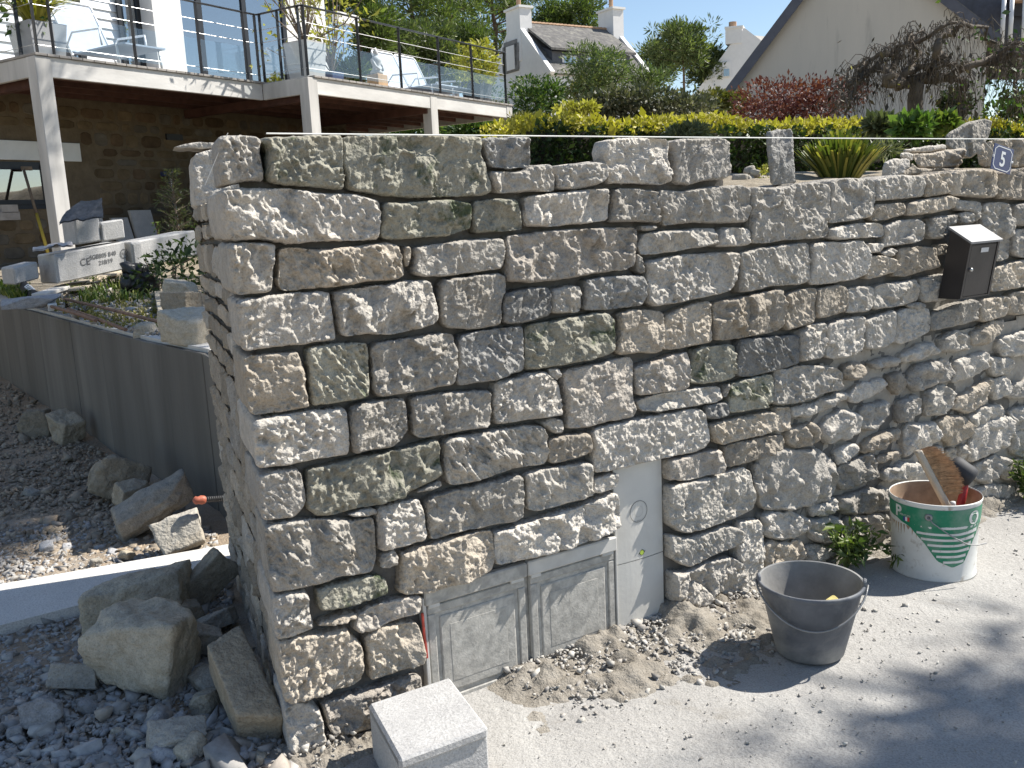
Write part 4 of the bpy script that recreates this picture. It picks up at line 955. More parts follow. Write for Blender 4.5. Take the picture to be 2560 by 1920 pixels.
for (a, b_, z0, z1) in ((sl, sl + .013, 1.006, 1.228), (sr_ - .013, sr_, 1.006, 1.228), (sl + .014, sr_ - .014, 1.006, 1.011)):
    b = MB(); b.prism([mb(a, z0, .0885), mb(a, z0, .0945), mb(a, z1, .0945), mb(a, z1, .0885)], U * (b_ - a)); b.build('door_frame', M['box'], mail)
b = MB(); b.prism([mb(sl + .085, 1.188, .093), mb(sl + .085, 1.188, .0945), mb(sl + .085, 1.206, .0945), mb(sl + .085, 1.206, .093)], U * .052); b.build('name_plate', plain('plate_grey', (.6, .6, .6), .5, .1), door)
b = MB(); b.lathe(mb(sl + .032, 1.122, .0925), [(.0001, .012), (.006, .012), (.0075, .008), (.0075, 0)], 14, N); b.build('lock', plain('lock_steel', (.5, .5, .5), .35, .1, metal=1), door, True)
for i in range(8):
    b = MB(); b.box(mb(sl + .02 + i * .022, 1.2215, .0932), U * .010, N * .0012, UZ * .004); b.build('vent_slot', M['dk'], door)
# --- house number plate
M['blue'] = plain('enamel_blue', (.030, .045, .145), .25, .12, 12, spec=.6)
M['white'] = plain('enamel_white', (.72, .73, .74), .3, .06, 12)
sg = [np.array(wp(*wl(*[TILE['K'][i] + p[i] / 3.4563 for i in (0, 1)], .03), .035)) for p in ((1955, 130), (2120, 190), (2075, 405), (1918, 350))]
sg = [p * 1.0 for p in sg]; cS = sum(sg) / 4; ex = unit(sg[1] - sg[0]); ey = unit(sg[0] - sg[3]); hw, hh = np.linalg.norm(sg[1] - sg[0]) / 2, np.linalg.norm(sg[0] - sg[3]) / 2
nS = unit(np.cross(ex, ey)); nS = nS if np.dot(nS, N) > 0 else -nS
num = thing('house_number_plate', cS, 'tilted blue enamel house number plate reading 5 with white border', 'sign')
b = MB(); b.box(cS - ex * hw - ey * hh - nS * .004, ex * hw * 2, ey * hh * 2, nS * .004, .001); b.build('plate', M['blue'], num)
b = MB()
o_ = cS + nS * .0006; i0, w_ = .82, .035
def fr(x, y): return o_ + ex * hw * x + ey * hh * y
for (x0, y0, x1, y1) in ((-.62, .84, .62, .91), (-.62, -.91, .62, -.84), (-.9, -.62, -.84, .62), (.84, -.62, .9, .62)): b.quad(fr(x0, y0), fr(x1, y0), fr(x1, y1), fr(x0, y1))
for sx_ in (-1, 1):
    for sy_ in (-1, 1): b.quad(fr(.62 * sx_, .91 * sy_), fr(.62 * sx_, .82 * sy_), fr(.82 * sx_, .62 * sy_), fr(.9 * sx_, .62 * sy_))
b.build('border', M['white'], num)
put_text('5', hh * 1.62, cS + nS * .0008 - ey * .004, ex, ey, M['white'], num, 'digit', .0018)
for q in (-1, 1):
    b = MB(); b.lathe(fr(q * .98, -.02 * q) - nS * .001, [(.0001, .005), (.004, .004), (.005, 0)], 10, nS); b.build('fixing', M['white'], num, True)
b = MB(); b.tube([fr(-.98, .02) + nS * .003, fr(-1.25, .35) + nS * .004, fr(-1.75, .85) - nS * .01], .0011, 5); b.build('wire', M['cabw'], num)
# --- mason's string
M['string'] = plain('string_white', (.78, .78, .74), .8, .05)
b = MB(); pa, pb = wp(-.004, wpx(505, 291)[1] + .002, .016), wp(4.6, wpx(2212, 300)[1] + .001, .016)
b.tube([wp(*[wl(TILE['A'][0] + 140 / 3.456, TILE['A'][1] + 490 / 3.456)[i] for i in (0, 1)], -.03), wp(-.025, 1.60, -.005), pa], .0009, 5)
b.tube([pa * (1 - t) + pb * t - UZ * .004 * math.sin(math.pi * t) for t in np.linspace(.02, 1, 12)], .0021, 6)
tag(b.build('string_line', M['string']), 'taut white mason\'s string stretched level along the top of the wall', 'string')

# --- loose stones set on top of the wall
def top_stone(tile, txt, off, depth, seed, mat, label, rough=.7, facet=.7, k=3.4563, org=None):
    ox, oy = TILE[tile] if org is None else org
    P2 = [wl(ox + float(a.split(',')[0]) / k, oy + float(a.split(',')[1]) / k, off) for a in txt.split()]
    q_ = wp(*np.mean(P2, 0), off) - CAM; q_[2] = 0
    V, F = stone_mesh(P2, CO + N * off, U, UZ, N, seed, step=.006, depth=depth, rough=rough, facet=facet, bulge=.008, side_dir=unit(q_))
    tag(mk('loose_stone', V, F, M[mat], None, False), label, 'stone', 'stones laid loose on the wall')
top_stone('K', '0,30 110,15 222,0 232,200 240,380 256,478 150,488 42,490 20,300 5,150', -.06, .10, 701, 'g3', 'tall dark stone standing upright on the wall beside the spiky plant', .35, .5)
top_stone('K', '1180,188 1400,150 1545,140 1555,180 1400,212 1190,208', -.30, .22, 702, 'g4', 'thin pale slab on top of the little stone stack', .5, .4)
top_stone('K', '1240,222 1420,215 1560,190 1680,172 1692,200 1690,270 1660,330 1500,345 1320,347 1300,300', -.26, .26, 703, 'g1', 'long flat stone in the middle of the little stack on the wall', .6)
top_stone('K', '1160,215 1225,208 1270,230 1262,280 1190,265 1155,240', -.24, .15, 704, 'g4', 'small white stone at the left end of the little stack', .6)
top_stone('K', '1020,290 1100,265 1225,268 1240,330 1180,380 1130,418 1000,430 1005,350', -.22, .2, 705, 'g4', 'squat pale stone left of the little stack on the wall', .6)
top_stone('K', '1260,300 1310,350 1690,345 1690,400 1300,395 1200,420 1130,420 1240,340', -.25, .16, 706, 'g1', 'low stone under the little stack on the wall', .6)
top_stone('K', '1640,1000 1800,912 1930,885 1985,905 1950,1030 1880,1130 1830,1170 1770,1172 1640,1100', -.55, .2, 707, 'g0', 'big pointed slab tilted behind the stack near the number plate', .5, .6, 2.9892, (1820, 0))
top_stone('K', '1820,200 1870,130 1990,95 2212,85 2330,92 2330,330 2100,338 1840,330', -.12, .22, 708, 'g1', 'rough brownish stone behind the blue number plate', .9, 1.0)

# --- concrete block in the foreground
M['blk'] = ground_mat('concrete_block', (.38, .375, .37), (.47, .465, .455), 9, .003, 90)
bx = [onz(TILE['J'][0] + x / 3.4563, TILE['J'][1] + y / 3.4563, .155) for x, y in ((970, 1100), (1670, 870), (1975, 1290), (1240, 1590))]
e1_, e2_ = bx[1] - bx[0], bx[3] - bx[0]
blk = thing('concrete_block', bx[0] * [1, 1, 0], 'pale grey concrete kerb block standing in the foreground at the wall foot', 'block')
b = MB(); b.box(bx[0] + e2_ * .02 - UZ * .155, e1_, e2_ * .95, UZ * .15, .004); b.build('body', M['blk'], blk)
b = MB(); b.box(bx[0] - UZ * .030, e1_ * 1.004, e2_ * 1.0, UZ * .030, .007); b.build('top_slab', M['blk'], blk)
# --- mortar crumbs and sand along the foot of the wall
M['sand'] = ground_mat('damp_sand', (.225, .20, .165), (.335, .31, .27), 6, .014, 34)
def heap(s0, s1, w0, h0, seed, name, label):
    ns, nb = 150, 44; S_, B_ = np.meshgrid(np.linspace(s0, s1, ns), np.linspace(-.075, w0, nb)); X = np.stack([S_.ravel(), B_.ravel()], 1)
    P3 = np.c_[X, X[:, 0] * 0]; t = (X[:, 0] - s0) / (s1 - s0); e = np.clip(np.minimum(t, 1 - t) * 7, 0, 1); r = np.clip(1 - np.clip(X[:, 1], 0, 9) / (w0 * (.75 + .3 * vn(P3, .2, seed))), 0, 1)
    z = h0 * r ** 1.4 * e * (1 + .7 * fbm(P3, .10, 5, seed)) + .011 * fbm(P3, .035, 4, seed + 3) * (r > 0) * e - .012 * (1 - np.clip(r * 6, 0, 1))
    V = CO + X[:, :1] * U + X[:, 1:2] * N + (z - .001)[:, None] * UZ; a = np.arange(ns * nb).reshape(nb, ns)
    return tag(mk(name, V, np.stack([a[:-1, :-1], a[1:, :-1], a[1:, 1:], a[:-1, 1:]], -1).reshape(-1, 4), M['sand'], None, True), label, 'sand', None, 'stuff')
heap(.62, 2.05, .42, .045, 5, 'sand', 'crumbly grey sand and dropped mortar along the foot of the wall')
heap(-.05, .40, .16, .035, 9, 'sand', 'small heap of mortar crumbs at the wall corner')
heap(1.9, 4.6, .16, .03, 12, 'sand', 'dusty earth along the foot of the old wall')
def foot(n, s0, s1, w_, seed, p=1.6):
    rg = np.random.default_rng(seed); s_ = rg.uniform(s0, s1, n); b = w_ * rg.random(n) ** p - .03
    return [wp(s_[i], max(0, .03 * (1 - b[i] / .25)), b[i]) for i in range(n)]
CRB = pebble('crumb', [(.38, .36, .33), (.46, .44, .40), (.31, .29, .265)])
scatter('mortar_crumbs', foot(420, .75, 1.5, .32, 3) + foot(800, 1.15, 2.0, .40, 4) + foot(160, -.05, .4, .15, 5) + foot(900, .7, 2.0, .34, 6), .0075, None, 11, 'crumbs of dry mortar on the sand at the wall foot', 'crumbs', 1, .8, mats=CRB)
scatter('grit', [np.array([*onz(x, y,  0)[:2], .0]) for x, y in np.random.default_rng(8).uniform((1250, 1450), (2560, 1920), (700, 2))], .0035, None, 12, 'fine grit scattered on the dusty street', 'grit', 1, .7, mats=CRB)
scatter('grit', [np.array([*onz(x, y,  0)[:2], .0]) for x, y in np.random.default_rng(18).uniform((1900, 1250), (2560, 1600), (500, 2))], .004, None, 13, 'small stones scattered on the street by the buckets', 'grit', 1, .7, mats=CRB)

# --- mason's bucket
M['rub'] = plain('bucket_rubber', (.12, .128, .145), .6, .3, 9, .0015, 40, c2=(.29, .29, .28), thr=(.42, .68), spec=.35)
M['rubin'] = plain('bucket_inside', (.24, .235, .225), .8, .25, 11, .0012, 40)
M['wire'] = plain('galvanised_wire', (.28, .28, .28), .5, .2, metal=.6)
bc = onz(2024, 1629, 0); bc[2] = .002
bk_ = thing('mason_bucket', bc, 'dusty black rubber mason\'s bucket with wire handle on the street', 'bucket')
Hb, rb, rtp = .245, .106, .160
b = MB(); b.lathe(bc, [(.0005, .004), (rb - .006, .004), (rb, .01), (rb + (rtp - rb) * .9, Hb * .9), (rtp - .004, Hb - .022), (rtp - .004, Hb - .018), (rtp + .003, Hb - .014), (rtp + .004, Hb - .004), (rtp, Hb), (rtp - .005, Hb - .002)], 56)
b.build('body', M['rub'], bk_, True)
b = MB(); b.lathe(bc, [(rtp - .005, Hb - .002), (rtp - .009, Hb - .02), (rb + (rtp - rb) * .6 - .006, Hb * .6), (rb - .003, .02), (.0005, .02)], 56); b.build('inner_wall', M['rubin'], bk_, True)
b = MB(); V = []; n_ = 40
prof = [(rb + .010, .045), (rb * .7, .05), (rb * .3, .055), (.0005, .052)]
b.lathe(bc + UZ * .012, prof, 40); b.build('mortar_slurry', M['sand'], bk_, True)
ang = lambda a, r, z: bc + np.array([r * math.cos(a), r * math.sin(a), z])
lugA, lugB = math.radians(172), math.radians(-22)
for a in (lugA, lugB):
    b = MB(); p = ang(a, rtp - .002, Hb - .006); t = np.array([-math.sin(a), math.cos(a), 0]); r_ = np.array([math.cos(a), math.sin(a), 0])
    b.box(p - t * .016 - r_ * .004, t * .032, r_ * .012, UZ * .022, .004); b.build('lug', M['rub'], bk_)
pA, pB = ang(lugA, rtp + .008, Hb - .002), ang(lugB, rtp + .010, Hb - .002); pts = []
for t in np.linspace(0, 1, 22):
    a = math.radians(172) + t * math.radians(360 - 194); z = Hb - .005 - .105 * math.sin(math.pi * t)
    rr = rb + (rtp - rb) * (z / Hb) + .012
    pts.append(ang(a, rr, z))
pts = [pA] + pts[1:-1] + [pB]
b = MB(); b.tube(pts, .0032, 8); b.build('handle', M['wire'], bk_, True)
M['sponge'] = plain('sponge_yellow', (.62, .53, .22), .95, .2, 60, .002, 200, spec=.1)
b = MB(); r3 = euler(28, -12, 32); o3 = bc + np.array([.035, -.055, .115]); b.box(o3, r3 @ [.085, 0, 0], r3 @ [0, .055, 0], r3 @ [0, 0, .035], .005)
tag(b.build('sponge', M['sponge']), 'yellow sponge lying inside the dusty black bucket', 'sponge')

# --- green and white paint can
def metal_paint(name, c, rust=.5):
    mt, t, b = nodes_of(name); v = coords(t, False)
    o = mix(t, ramp(t, noise(t, v, 26, 7, .68, .4), [(.56, 0.), (.70, rust)]), c, (.27, .22, .16))
    o = mix(t, ramp(t, noise(t, v, 9, 5, .6), [(.45, 0.), (.75, .45)]), o, (.42, .41, .38))
    t.links.new(o, b.inputs['Base Color']); b.inputs['Roughness'].default_value = .5; b.inputs['Specular IOR Level'].default_value = .4
    return mt
M['can_w'] = metal_paint('can_white', (.66, .66, .63), .75); M['can_g'] = metal_paint('can_green', (.012, .20, .105), .35); M['can_in'] = plain('can_inside', (.40, .29, .20), .7, .3, 14, c2=(.22, .12, .07), thr=(.55, .75))
cb = onz(2331, 1420, 0); cb[2] = .002
can = thing('paint_can', cb, 'large dented white and green metal paint can holding a brush and a mallet', 'can')
Hc, rc_ = .300, .158
b = MB(); b.lathe(cb, [(.0005, .004), (rc_ * .955, .004), (rc_ * .972, 0), (rc_ * .972, .006), (rc_ * .955, .012), (rc_ * .965, .10), (rc_ * .985, .205), (rc_ * 1.0, .210), (rc_ * 1.005, .216), (rc_ * 1.0, .222), (rc_ * 1.02, .286), (rc_ * 1.035, .293), (rc_ * 1.04, .300), (rc_ * 1.03, .304), (rc_ * 1.02, .30)], 72); b.build('body', M['can_w'], can, True)
b = MB(); b.lathe(cb, [(rc_ * 1.02, .30), (rc_ * 1.0, .27), (rc_ * .96, .09), (.0005, .085)], 60); b.build('inner_wall', M['can_in'], can, True)
vd = unit((CAM - cb) * [1, 1, 0]); vx = np.array([-vd[1], vd[0], 0])           # towards the street side that faces the eye, and to the right of it
def cpt(phi, z, o=.0012):
    r = np.interp(z, [0, .012, .10, .205, .216, .222, .286, .3], np.array([.955, .955, .965, .985, 1.005, 1.0, 1.02, 1.03]) * rc_) + o
    return cb + (vd * math.cos(phi) + vx * math.sin(phi)) * r + UZ * z
def patch(name, mat, phis, zlo, zhi, o=.0012, nz=8):
    V = []; n = len(phis)
    for j in range(nz + 1):
        for i, p in enumerate(phis): V.append(cpt(p, zlo[i] + (zhi[i] - zlo[i]) * j / nz, o))
    a = np.arange(n * (nz + 1)).reshape(nz + 1, n); F = np.stack([a[:-1, :-1], a[:-1, 1:], a[1:, 1:], a[1:, :-1]], -1).reshape(-1, 4)
    return mk(name, V, F, mat, can, True)
ph = np.linspace(-1.75, 1.75, 70)
low = np.interp(ph, [-1.75, -.95, -.55, -.2, .1, .45, .75, 1.0, 1.4, 1.75], [.235, .225, .203, .15, .085, .06, .075, .15, .225, .235])
patch('green_band', M['can_g'], ph, low, np.full(70, .284))
for i in range(6):
    z = .188 - i * .0215
    m_ = [p for p, l in zip(ph, low) if l < z - .004 and p > -.62]
    if len(m_) > 3: patch('stripe', M['can_w'], np.array(m_), np.full(len(m_), z - .004) + .010 * np.clip(np.array(m_) - .55, 0, 1) ** 1, np.full(len(m_), z + .005) + .020 * np.clip(np.array(m_) - .55, 0, 1), .0020, 1)
def can_text(txt, size, phi0, z, mat, bold=0.0):
    V, F = text_mesh(txt, size, bold); W = [cpt(phi0 + x / rc_, z + y, .0022) for x, y, _ in V]; mk('lettering', W, F, mat, can)
can_text('P', .062, -.88, .252, M['can_w'], .002); can_text('O', .066, .98, .245, M['can_w'], .003)
for i, c in enumerate(((.03, .05, .25), (.7, .7, .7), (.5, .04, .04))): patch('flag_band', plain(f'flag_{i}', c, .5, .1), np.linspace(-.72 + i * .055, -.665 + i * .055, 3), [.222] * 3, [.238] * 3, .0024, 1)
can_text('PEINTURE', .011, -.68, .243, M['can_w'])
for p in (-.12, 3.0):
    b = MB(); c_ = cpt(p, .254, 0); n_ = unit((c_ - cb) * [1, 1, 0]); b.lathe(c_, [(.014, 0), (.014, .003), (.011, .006), (.006, .006), (.005, .003), (.0003, .003)], 18, n_); b.build('ear', M['wire'], can, True)
hp = [cpt(-.12, .254, .006), cpt(-.02, .235, .010), cpt(.35, .19, .014), cpt(.7, .155, .022), cpt(.92, .150, .034), cpt(1.1, .152, .045)]
b = MB(); b.tube(hp, .0022, 6); b.build('handle', M['wire'], can, True)
# hand brush
Z8 = lambda x, y: (1860 + x / 2.44, 1080 + y / 2.44)
M['wood'] = plain('brush_wood', (.42, .37, .30), .7, .2, 16, .001, 60, stretch=(1, 1, .2)); M['brist'] = plain('bristle', (.42, .25, .13), .8, .45, 60, stretch=(1, 1, 1), rnd=.1)
Yb = cb[1] - .03
h0, h1 = aty(*Z8(1248, 470), Yb - .02), aty(*Z8(1060, 112), Yb + .02); h0 = h0 + (h0 - h1) * .28
br = thing('hand_brush', h0, 'wooden hand brush with long brown bristles standing in the paint can', 'brush')
hd = unit(h1 - h0); side = unit(aty(*Z8(1320, 250), Yb) - aty(*Z8(1130, 280), Yb)); side = unit(side - hd * np.dot(side, hd)); fr_ = np.cross(hd, side); L_ = np.linalg.norm(h1 - h0)
b = MB(); b.box(h0 - side * .012 - fr_ * .016, hd * L_, side * .024, fr_ * .032, .006); b.build('handle', M['wood'], br)
rg = np.random.default_rng(5); Vb = []; Fb = []; n0 = 0
for i in range(1500):
    t = rg.uniform(.40, .985); p = h0 + hd * L_ * t + side * .011 + fr_ * rg.uniform(-.015, .015)
    prof_ = .058 + .032 * math.sin(math.pi * np.clip((t - .40) / .60, 0, 1) ** .8)
    d3 = unit(side + hd * (rg.normal(-.30, .11)) + fr_ * rg.normal(0, .16)); L2 = prof_ * rg.uniform(.85, 1.06)
    w3 = unit(np.cross(d3, [.3, -1, .2])) * .0009; q = p + d3 * L2 + np.array([0, 0, -.004])
    mid = p + d3 * L2 * .55 + np.array([0, 0, .002])
    Vb += [p - w3, p + w3, mid + w3, mid - w3, q + w3 * .5, q - w3 * .5]; Fb += [[n0, n0 + 1, n0 + 2, n0 + 3], [n0 + 3, n0 + 2, n0 + 4, n0 + 5]]; n0 += 6
mk('bristles', Vb, np.array(Fb), M['brist'], br)['kind'] = 'stuff'
# rubber mallet
mh = aty(*Z8(1328, 240), Yb + .05); mt_ = aty(*Z8(1300, 520), Yb + .02); mj = aty(*Z8(1352, 320), Yb + .04)
mal = thing('rubber_mallet', mt_, 'black rubber mallet with a red handle propped in the paint can', 'mallet')
ax_ = unit(aty(*Z8(1385, 280), Yb + .03) - aty(*Z8(1265, 195), Yb + .07))
b = MB(); b.lathe(mh - ax_ * .052, [(.0005, 0), (.026, .002), (.038, .010), (.042, .026), (.041, .052), (.042, .078), (.038, .094), (.026, .102), (.0005, .104)], 28, ax_); b.build('head', plain('mallet_rubber', (.045, .046, .05), .7, .25), mal, True)
b = MB(); b.tube([mh, mj, mj * .6 + mt_ * .4, mt_], [.010, .011, .015, .013], 12); b.build('handle', plain('handle_red', (.42, .035, .035), .45, .15), mal, True)
tt = aty(*Z8(1275, 425), cb[1] - .09); b = MB(); b.tube([tt - UZ * .16, tt - UZ * .01, tt], [.010, .0105, .009], 14)
tag(b.build('tool_handle', plain('handle_grey', (.62, .6, .57), .6, .15), None, True), 'pale round tool handle end poking out of the paint can', 'tool')

# --- weeds
def leaf_mat(name, c, c2, tr=.35, rough=.5):
    mt, t, b = nodes_of(name)
    v = t.nodes.new('ShaderNodeNewGeometry'); r = v.outputs['Random Per Island']
    o = ramp(t, r, [(0, tuple(x * .75 for x in c)), (.55, c), (1, c2)])
    t.links.new(o, b.inputs['Base Color']); b.inputs['Roughness'].default_value = rough; b.inputs['Specular IOR Level'].default_value = .35
    tl = t.nodes.new('ShaderNodeBsdfTranslucent'); t.links.new(mix(t, 1.0, o, (1.0, 1.15, .5), 'MULTIPLY'), tl.inputs[0])
    ms = t.nodes.new('ShaderNodeMixShader'); ms.inputs[0].default_value = tr
    t.links.new(b.outputs[0], ms.inputs[1]); t.links.new(tl.outputs[0], ms.inputs[2]); t.links.new(ms.outputs[0], t.nodes['Material Output'].inputs[0])
    return mt
def leaves(P, Dn, size, aspect=.4, fold=.25, seed=0, up=None, var=.35):
    """six-point folded leaves at P pointing along Dn; returns V,F"""
    rg = np.random.default_rng(seed); n = len(P); P = np.asarray(P, float); Dn = np.asarray(Dn, float); Dn = Dn / (np.linalg.norm(Dn, axis=1)[:, None] + 1e-9)
    r = rg.normal(0, 1, (n, 3)) if up is None else np.asarray(up) + rg.normal(0, .35, (n, 3))
    sd_ = np.cross(Dn, r); sd_ /= np.linalg.norm(sd_, axis=1)[:, None] + 1e-9; nm = np.cross(sd_, Dn)
    L = size * rg.lognormal(0, var, n)[:, None]; W = L * aspect / 2
    a = P; b_ = P + Dn * L * .45 + sd_ * W + nm * W * fold * 2; c = P + Dn * L * .45 - sd_ * W + nm * W * fold * 2; d = P + Dn * L - nm * L * .08; e = P + Dn * L * .5
    V = np.stack([a, b_, d, c, e], 1).reshape(-1, 3); k = np.arange(n)[:, None] * 5
    F = np.vstack([k + [0, 4, 1], k + [4, 2, 1], k + [0, 3, 4], k + [4, 3, 2]]); return V, F
M['weed'] = leaf_mat('weed_leaf', (.075, .12, .035), (.20, .25, .07)); M['stem'] = plain('stem_green', (.14, .16, .06), .7, .2)
def weed(base, n_st, spread, height, lsize, seed, label, dirv=None, mat=None, asp=.34):
    rg = np.random.default_rng(seed); pl = thing('weed', base, label, 'plant', 'weeds at the foot of the wall'); P = []; Dn = []; sb = MB()
    for i in range(n_st):
        a = rg.uniform(0, 6.28); out = np.array([math.cos(a), math.sin(a), 0]) * spread * rg.uniform(.3, 1)
        if dirv is not None: out = out * .7 + np.asarray(dirv) * spread * rg.uniform(.2, .9)
        tip = base + out + UZ * height * rg.uniform(.5, 1.05); mid = base + out * .35 + UZ * height * .55
        pts = [base * (1 - t) ** 2 + mid * 2 * t * (1 - t) + tip * t * t for t in np.linspace(0, 1, 7)]
        sb.tube(pts, np.linspace(.0022, .0010, 7), 4, False)
        for j in range(2, 7):
            for k in range(rg.integers(2, 4)):
                d = unit(rg.normal(0, 1, 3) + [0, 0, .25] + unit(out + 1e-6) * .5); P.append(pts[j] + rg.normal(0, .003, 3)); Dn.append(d)
    sb.build('stem', M['stem'], pl); V, F = leaves(P, Dn, lsize, asp, .3, seed); o = mk('foliage', V, F, mat or M['weed'], pl)
    return pl
weed(wp(*[wpx(1800, 1215)[0]], 0.0, .06), 34, .15, .19, .036, 3, 'leafy green weed growing from the wall foot behind the black bucket', N * .6)
weed(wp(wpx(1850, 1250)[0], 0.0, .16), 7, .12, .09, .034, 4, 'sprig of green leaves on the ground between the two buckets', -UZ * .1 + U * .6 + N * .5)
weed(wp(wpx(2175, 1105)[0] + .05, 0.0, .06), 40, .17, .21, .034, 5, 'dense green weed at the wall foot at the right edge', N * .4)
weed(wp(wpx(2215, 1080)[0] + .16, 0.0, .08), 40, .2, .27, .034, 15, 'taller green weed behind at the right edge of the wall foot', N * .3)
weed(wp(wpx(1660, 1340)[0], 0, .09), 5, .05, .045, .026, 6, 'tiny dark green weed sprouting left of the black bucket')
weed(wp(wpx(1935, 1165)[0], 0, .05), 9, .06, .12, .028, 7, 'thin yellow-green weed behind the paint can')
b = MB(); lf = onz(*Z8(50, 1385), .0); V, F = leaves([lf + UZ * .006, lf + UZ * .006], [U, -U], .03, .6, .2, 3); tag(mk('fallen_leaf', V, F, plain('leaf_dry', (.42, .26, .10), .7, .2)), 'dry brown leaf on the dark damp sand', 'leaf')
# --- corrugated conduit end sticking out of the return wall
cp0 = dz(462, 1072, .0); t0 = 1.42; cpp = onp(472 * DS, 1077 * DS, CO + RN * .0, RN)
con = thing('cable_conduit', cpp, 'black corrugated cable sleeve with an orange taped end poking out of the wall', 'conduit')
dirc = unit(RN + UZ * .12 - RD * .15); b = MB()
for i in range(9): b.lathe(cpp + dirc * (-.02 + i * .009), [(.011, 0), (.0135, .002), (.0135, .006), (.011, .008)], 14, dirc)
b.build('sleeve', M['dk'], con, True)
M['orange'] = plain('orange_tape', (.42, .12, .07), .55, .2, 30, .002, 60)
b = MB(); b.lathe(cpp + dirc * .055, [(.013, 0), (.018, .006), (.021, .02), (.016, .034), (.019, .045), (.008, .056), (.0005, .058)], 14, dirc); b.build('tape_end', M['orange'], con, True)
# ------------------------------------------------------------------ house with raised deck
E1 = np.array([math.sin(AD), math.cos(AD), 0]); E2 = np.array([-math.cos(AD), math.sin(AD), 0])
BC = CAM + ray(669 * DS, 162 * DS) * 12.5; ZD = BC[2]; BC = BC * [1, 1, 0]
def DL(a, b, z): return BC + E1 * a + E2 * b + UZ * z
def df(x, y, b=0.0):
    q = onp(x * DS, y * DS, DL(0, b, 0), E2); return (q - BC) @ E1, q[2]
def dbox(a0, a1, b0, b1, z0, z1, bev=0.0):
    m_ = MB(); m_.box(DL(a0, b0, z0), E1 * (a1 - a0), E2 * (b1 - b0), UZ * (z1 - z0), bev); return m_
M['wgrey'] = plain('timber_weathered', (.50, .485, .46), .8, .22, 5, .002, 40, stretch=(1, 1, .15), c2=(.36, .35, .34), thr=(.55, .8), spec=.2, rnd=.06)
M['wfas'] = plain('timber_fascia', (.58, .565, .54), .8, .16, 5, .002, 40, stretch=(.3, .3, 1), spec=.2)
M['wred'] = plain('timber_red', (.095, .047, .036), .8, .3, 6, .002, 30, spec=.2, rnd=.15)
M['boards'] = plain('deck_board', (.30, .28, .26), .85, .25, 6, .002, 40, spec=.2, rnd=.15)
M['anth'] = plain('anthracite_metal', (.028, .030, .034), .4, .15, 10, metal=.3)
M['steel'] = plain('steel_cable', (.62, .62, .62), .3, .1, 10, metal=.9)
M['render'] = plain('white_render', (.76, .75, .73), .9, .05, 6, .002, 60, spec=.2)
def glass(name, tint=(.8, .9, .92), refl=.12, rough=.02):
    mt, t, b = nodes_of(name); o = t.nodes['Material Output']
    tr = t.nodes.new('ShaderNodeBsdfTransparent'); tr.inputs[0].default_value = col4(tint); gl = t.nodes.new('ShaderNodeBsdfGlossy'); gl.inputs['Roughness'].default_value = rough
    fr_n = t.nodes.new('ShaderNodeLayerWeight'); fr_n.inputs[0].default_value = .5; ad = math_(t, 'ADD', math_(t, 'MULTIPLY', math_(t, 'POWER', fr_n.outputs['Facing'], 4.0), .6), refl)
    ms = t.nodes.new('ShaderNodeMixShader'); t.links.new(ad, ms.inputs[0]); t.links.new(tr.outputs[0], ms.inputs[1]); t.links.new(gl.outputs[0], ms.inputs[2]); t.links.new(ms.outputs[0], o.inputs[0]); return mt
M['glass'] = glass('railing_glass', (.94, .97, .98), .07); M['pane'] = glass('window_glass', (.42, .48, .52), .42)
deck = thing('deck', DL(0, 0, 1.0), 'raised timber deck on grey square posts along the front of the white house', 'deck')
A1 = -3.36; C1 = 5.27; NB = .87; FB = 2.70
def part(m_, name, mat, parent=deck, smooth=False): return m_.build(name, mat, parent, smooth)
# fascia
part(dbox(0, C1, 0, .05, ZD - .245, ZD - .028, .004), 'fascia', M['wfas']); part(dbox(-.052, -.002, 0, NB, ZD - .246, ZD - .028, .004), 'fascia', M['wgrey'])
part(dbox(A1, -.054, NB, NB + .05, ZD - .247, ZD - .028, .004), 'fascia', M['wfas']); part(dbox(A1 - .05, A1 - .002, NB, FB, ZD - .245, ZD - .028, .004), 'fascia', M['wgrey']); part(dbox(C1 - .05, C1 - .002, .052, FB + 1.5, ZD - .244, ZD - .029), 'fascia', M['wgrey'])
for a in np.arange(A1 - .06, C1 + .02, .145):
    w_ = min(.138, C1 + .03 - a)
    b0 = -.03 if a > -.07 else NB - .03
    part(dbox(a, a + w_, b0, FB - .002 if a < 3.7 else FB + 1.5, ZD - .026, ZD + .002, .003), 'deck_board', M['boards'])
for b0 in np.arange(.38, 2.7, .42): part(dbox((A1 if b0 > NB + .1 else 0) + .03, C1 - .06, b0, b0 + .055, ZD - .20, ZD - .030), 'joist', M['wred'])
for b0 in (FB + .2, FB + .7, FB + 1.2): part(dbox(3.8, C1 - .06, b0, b0 + .055, ZD - .20, ZD - .030), 'joist', M['wred'])
for a in (df(930, 228)[0], .1, A1 + .12): part(dbox(a - .05, a + .05, .06 if a > 0 else NB + .06, FB, ZD - .32, ZD - .201), 'cross_beam', M['wred'])
P3a = df(932, 230)[0] - .03
for (a, b0) in ((A1 - .062, NB - .012), (-.062, -.012), (P3a, -.008), (C1 - .168, -.01)):
    part(dbox(a, a + .19, b0, b0 + .17, .95, ZD - (.03 if a < P3a - 1 or a > 4 else .03), .006), 'post', M['wgrey'])
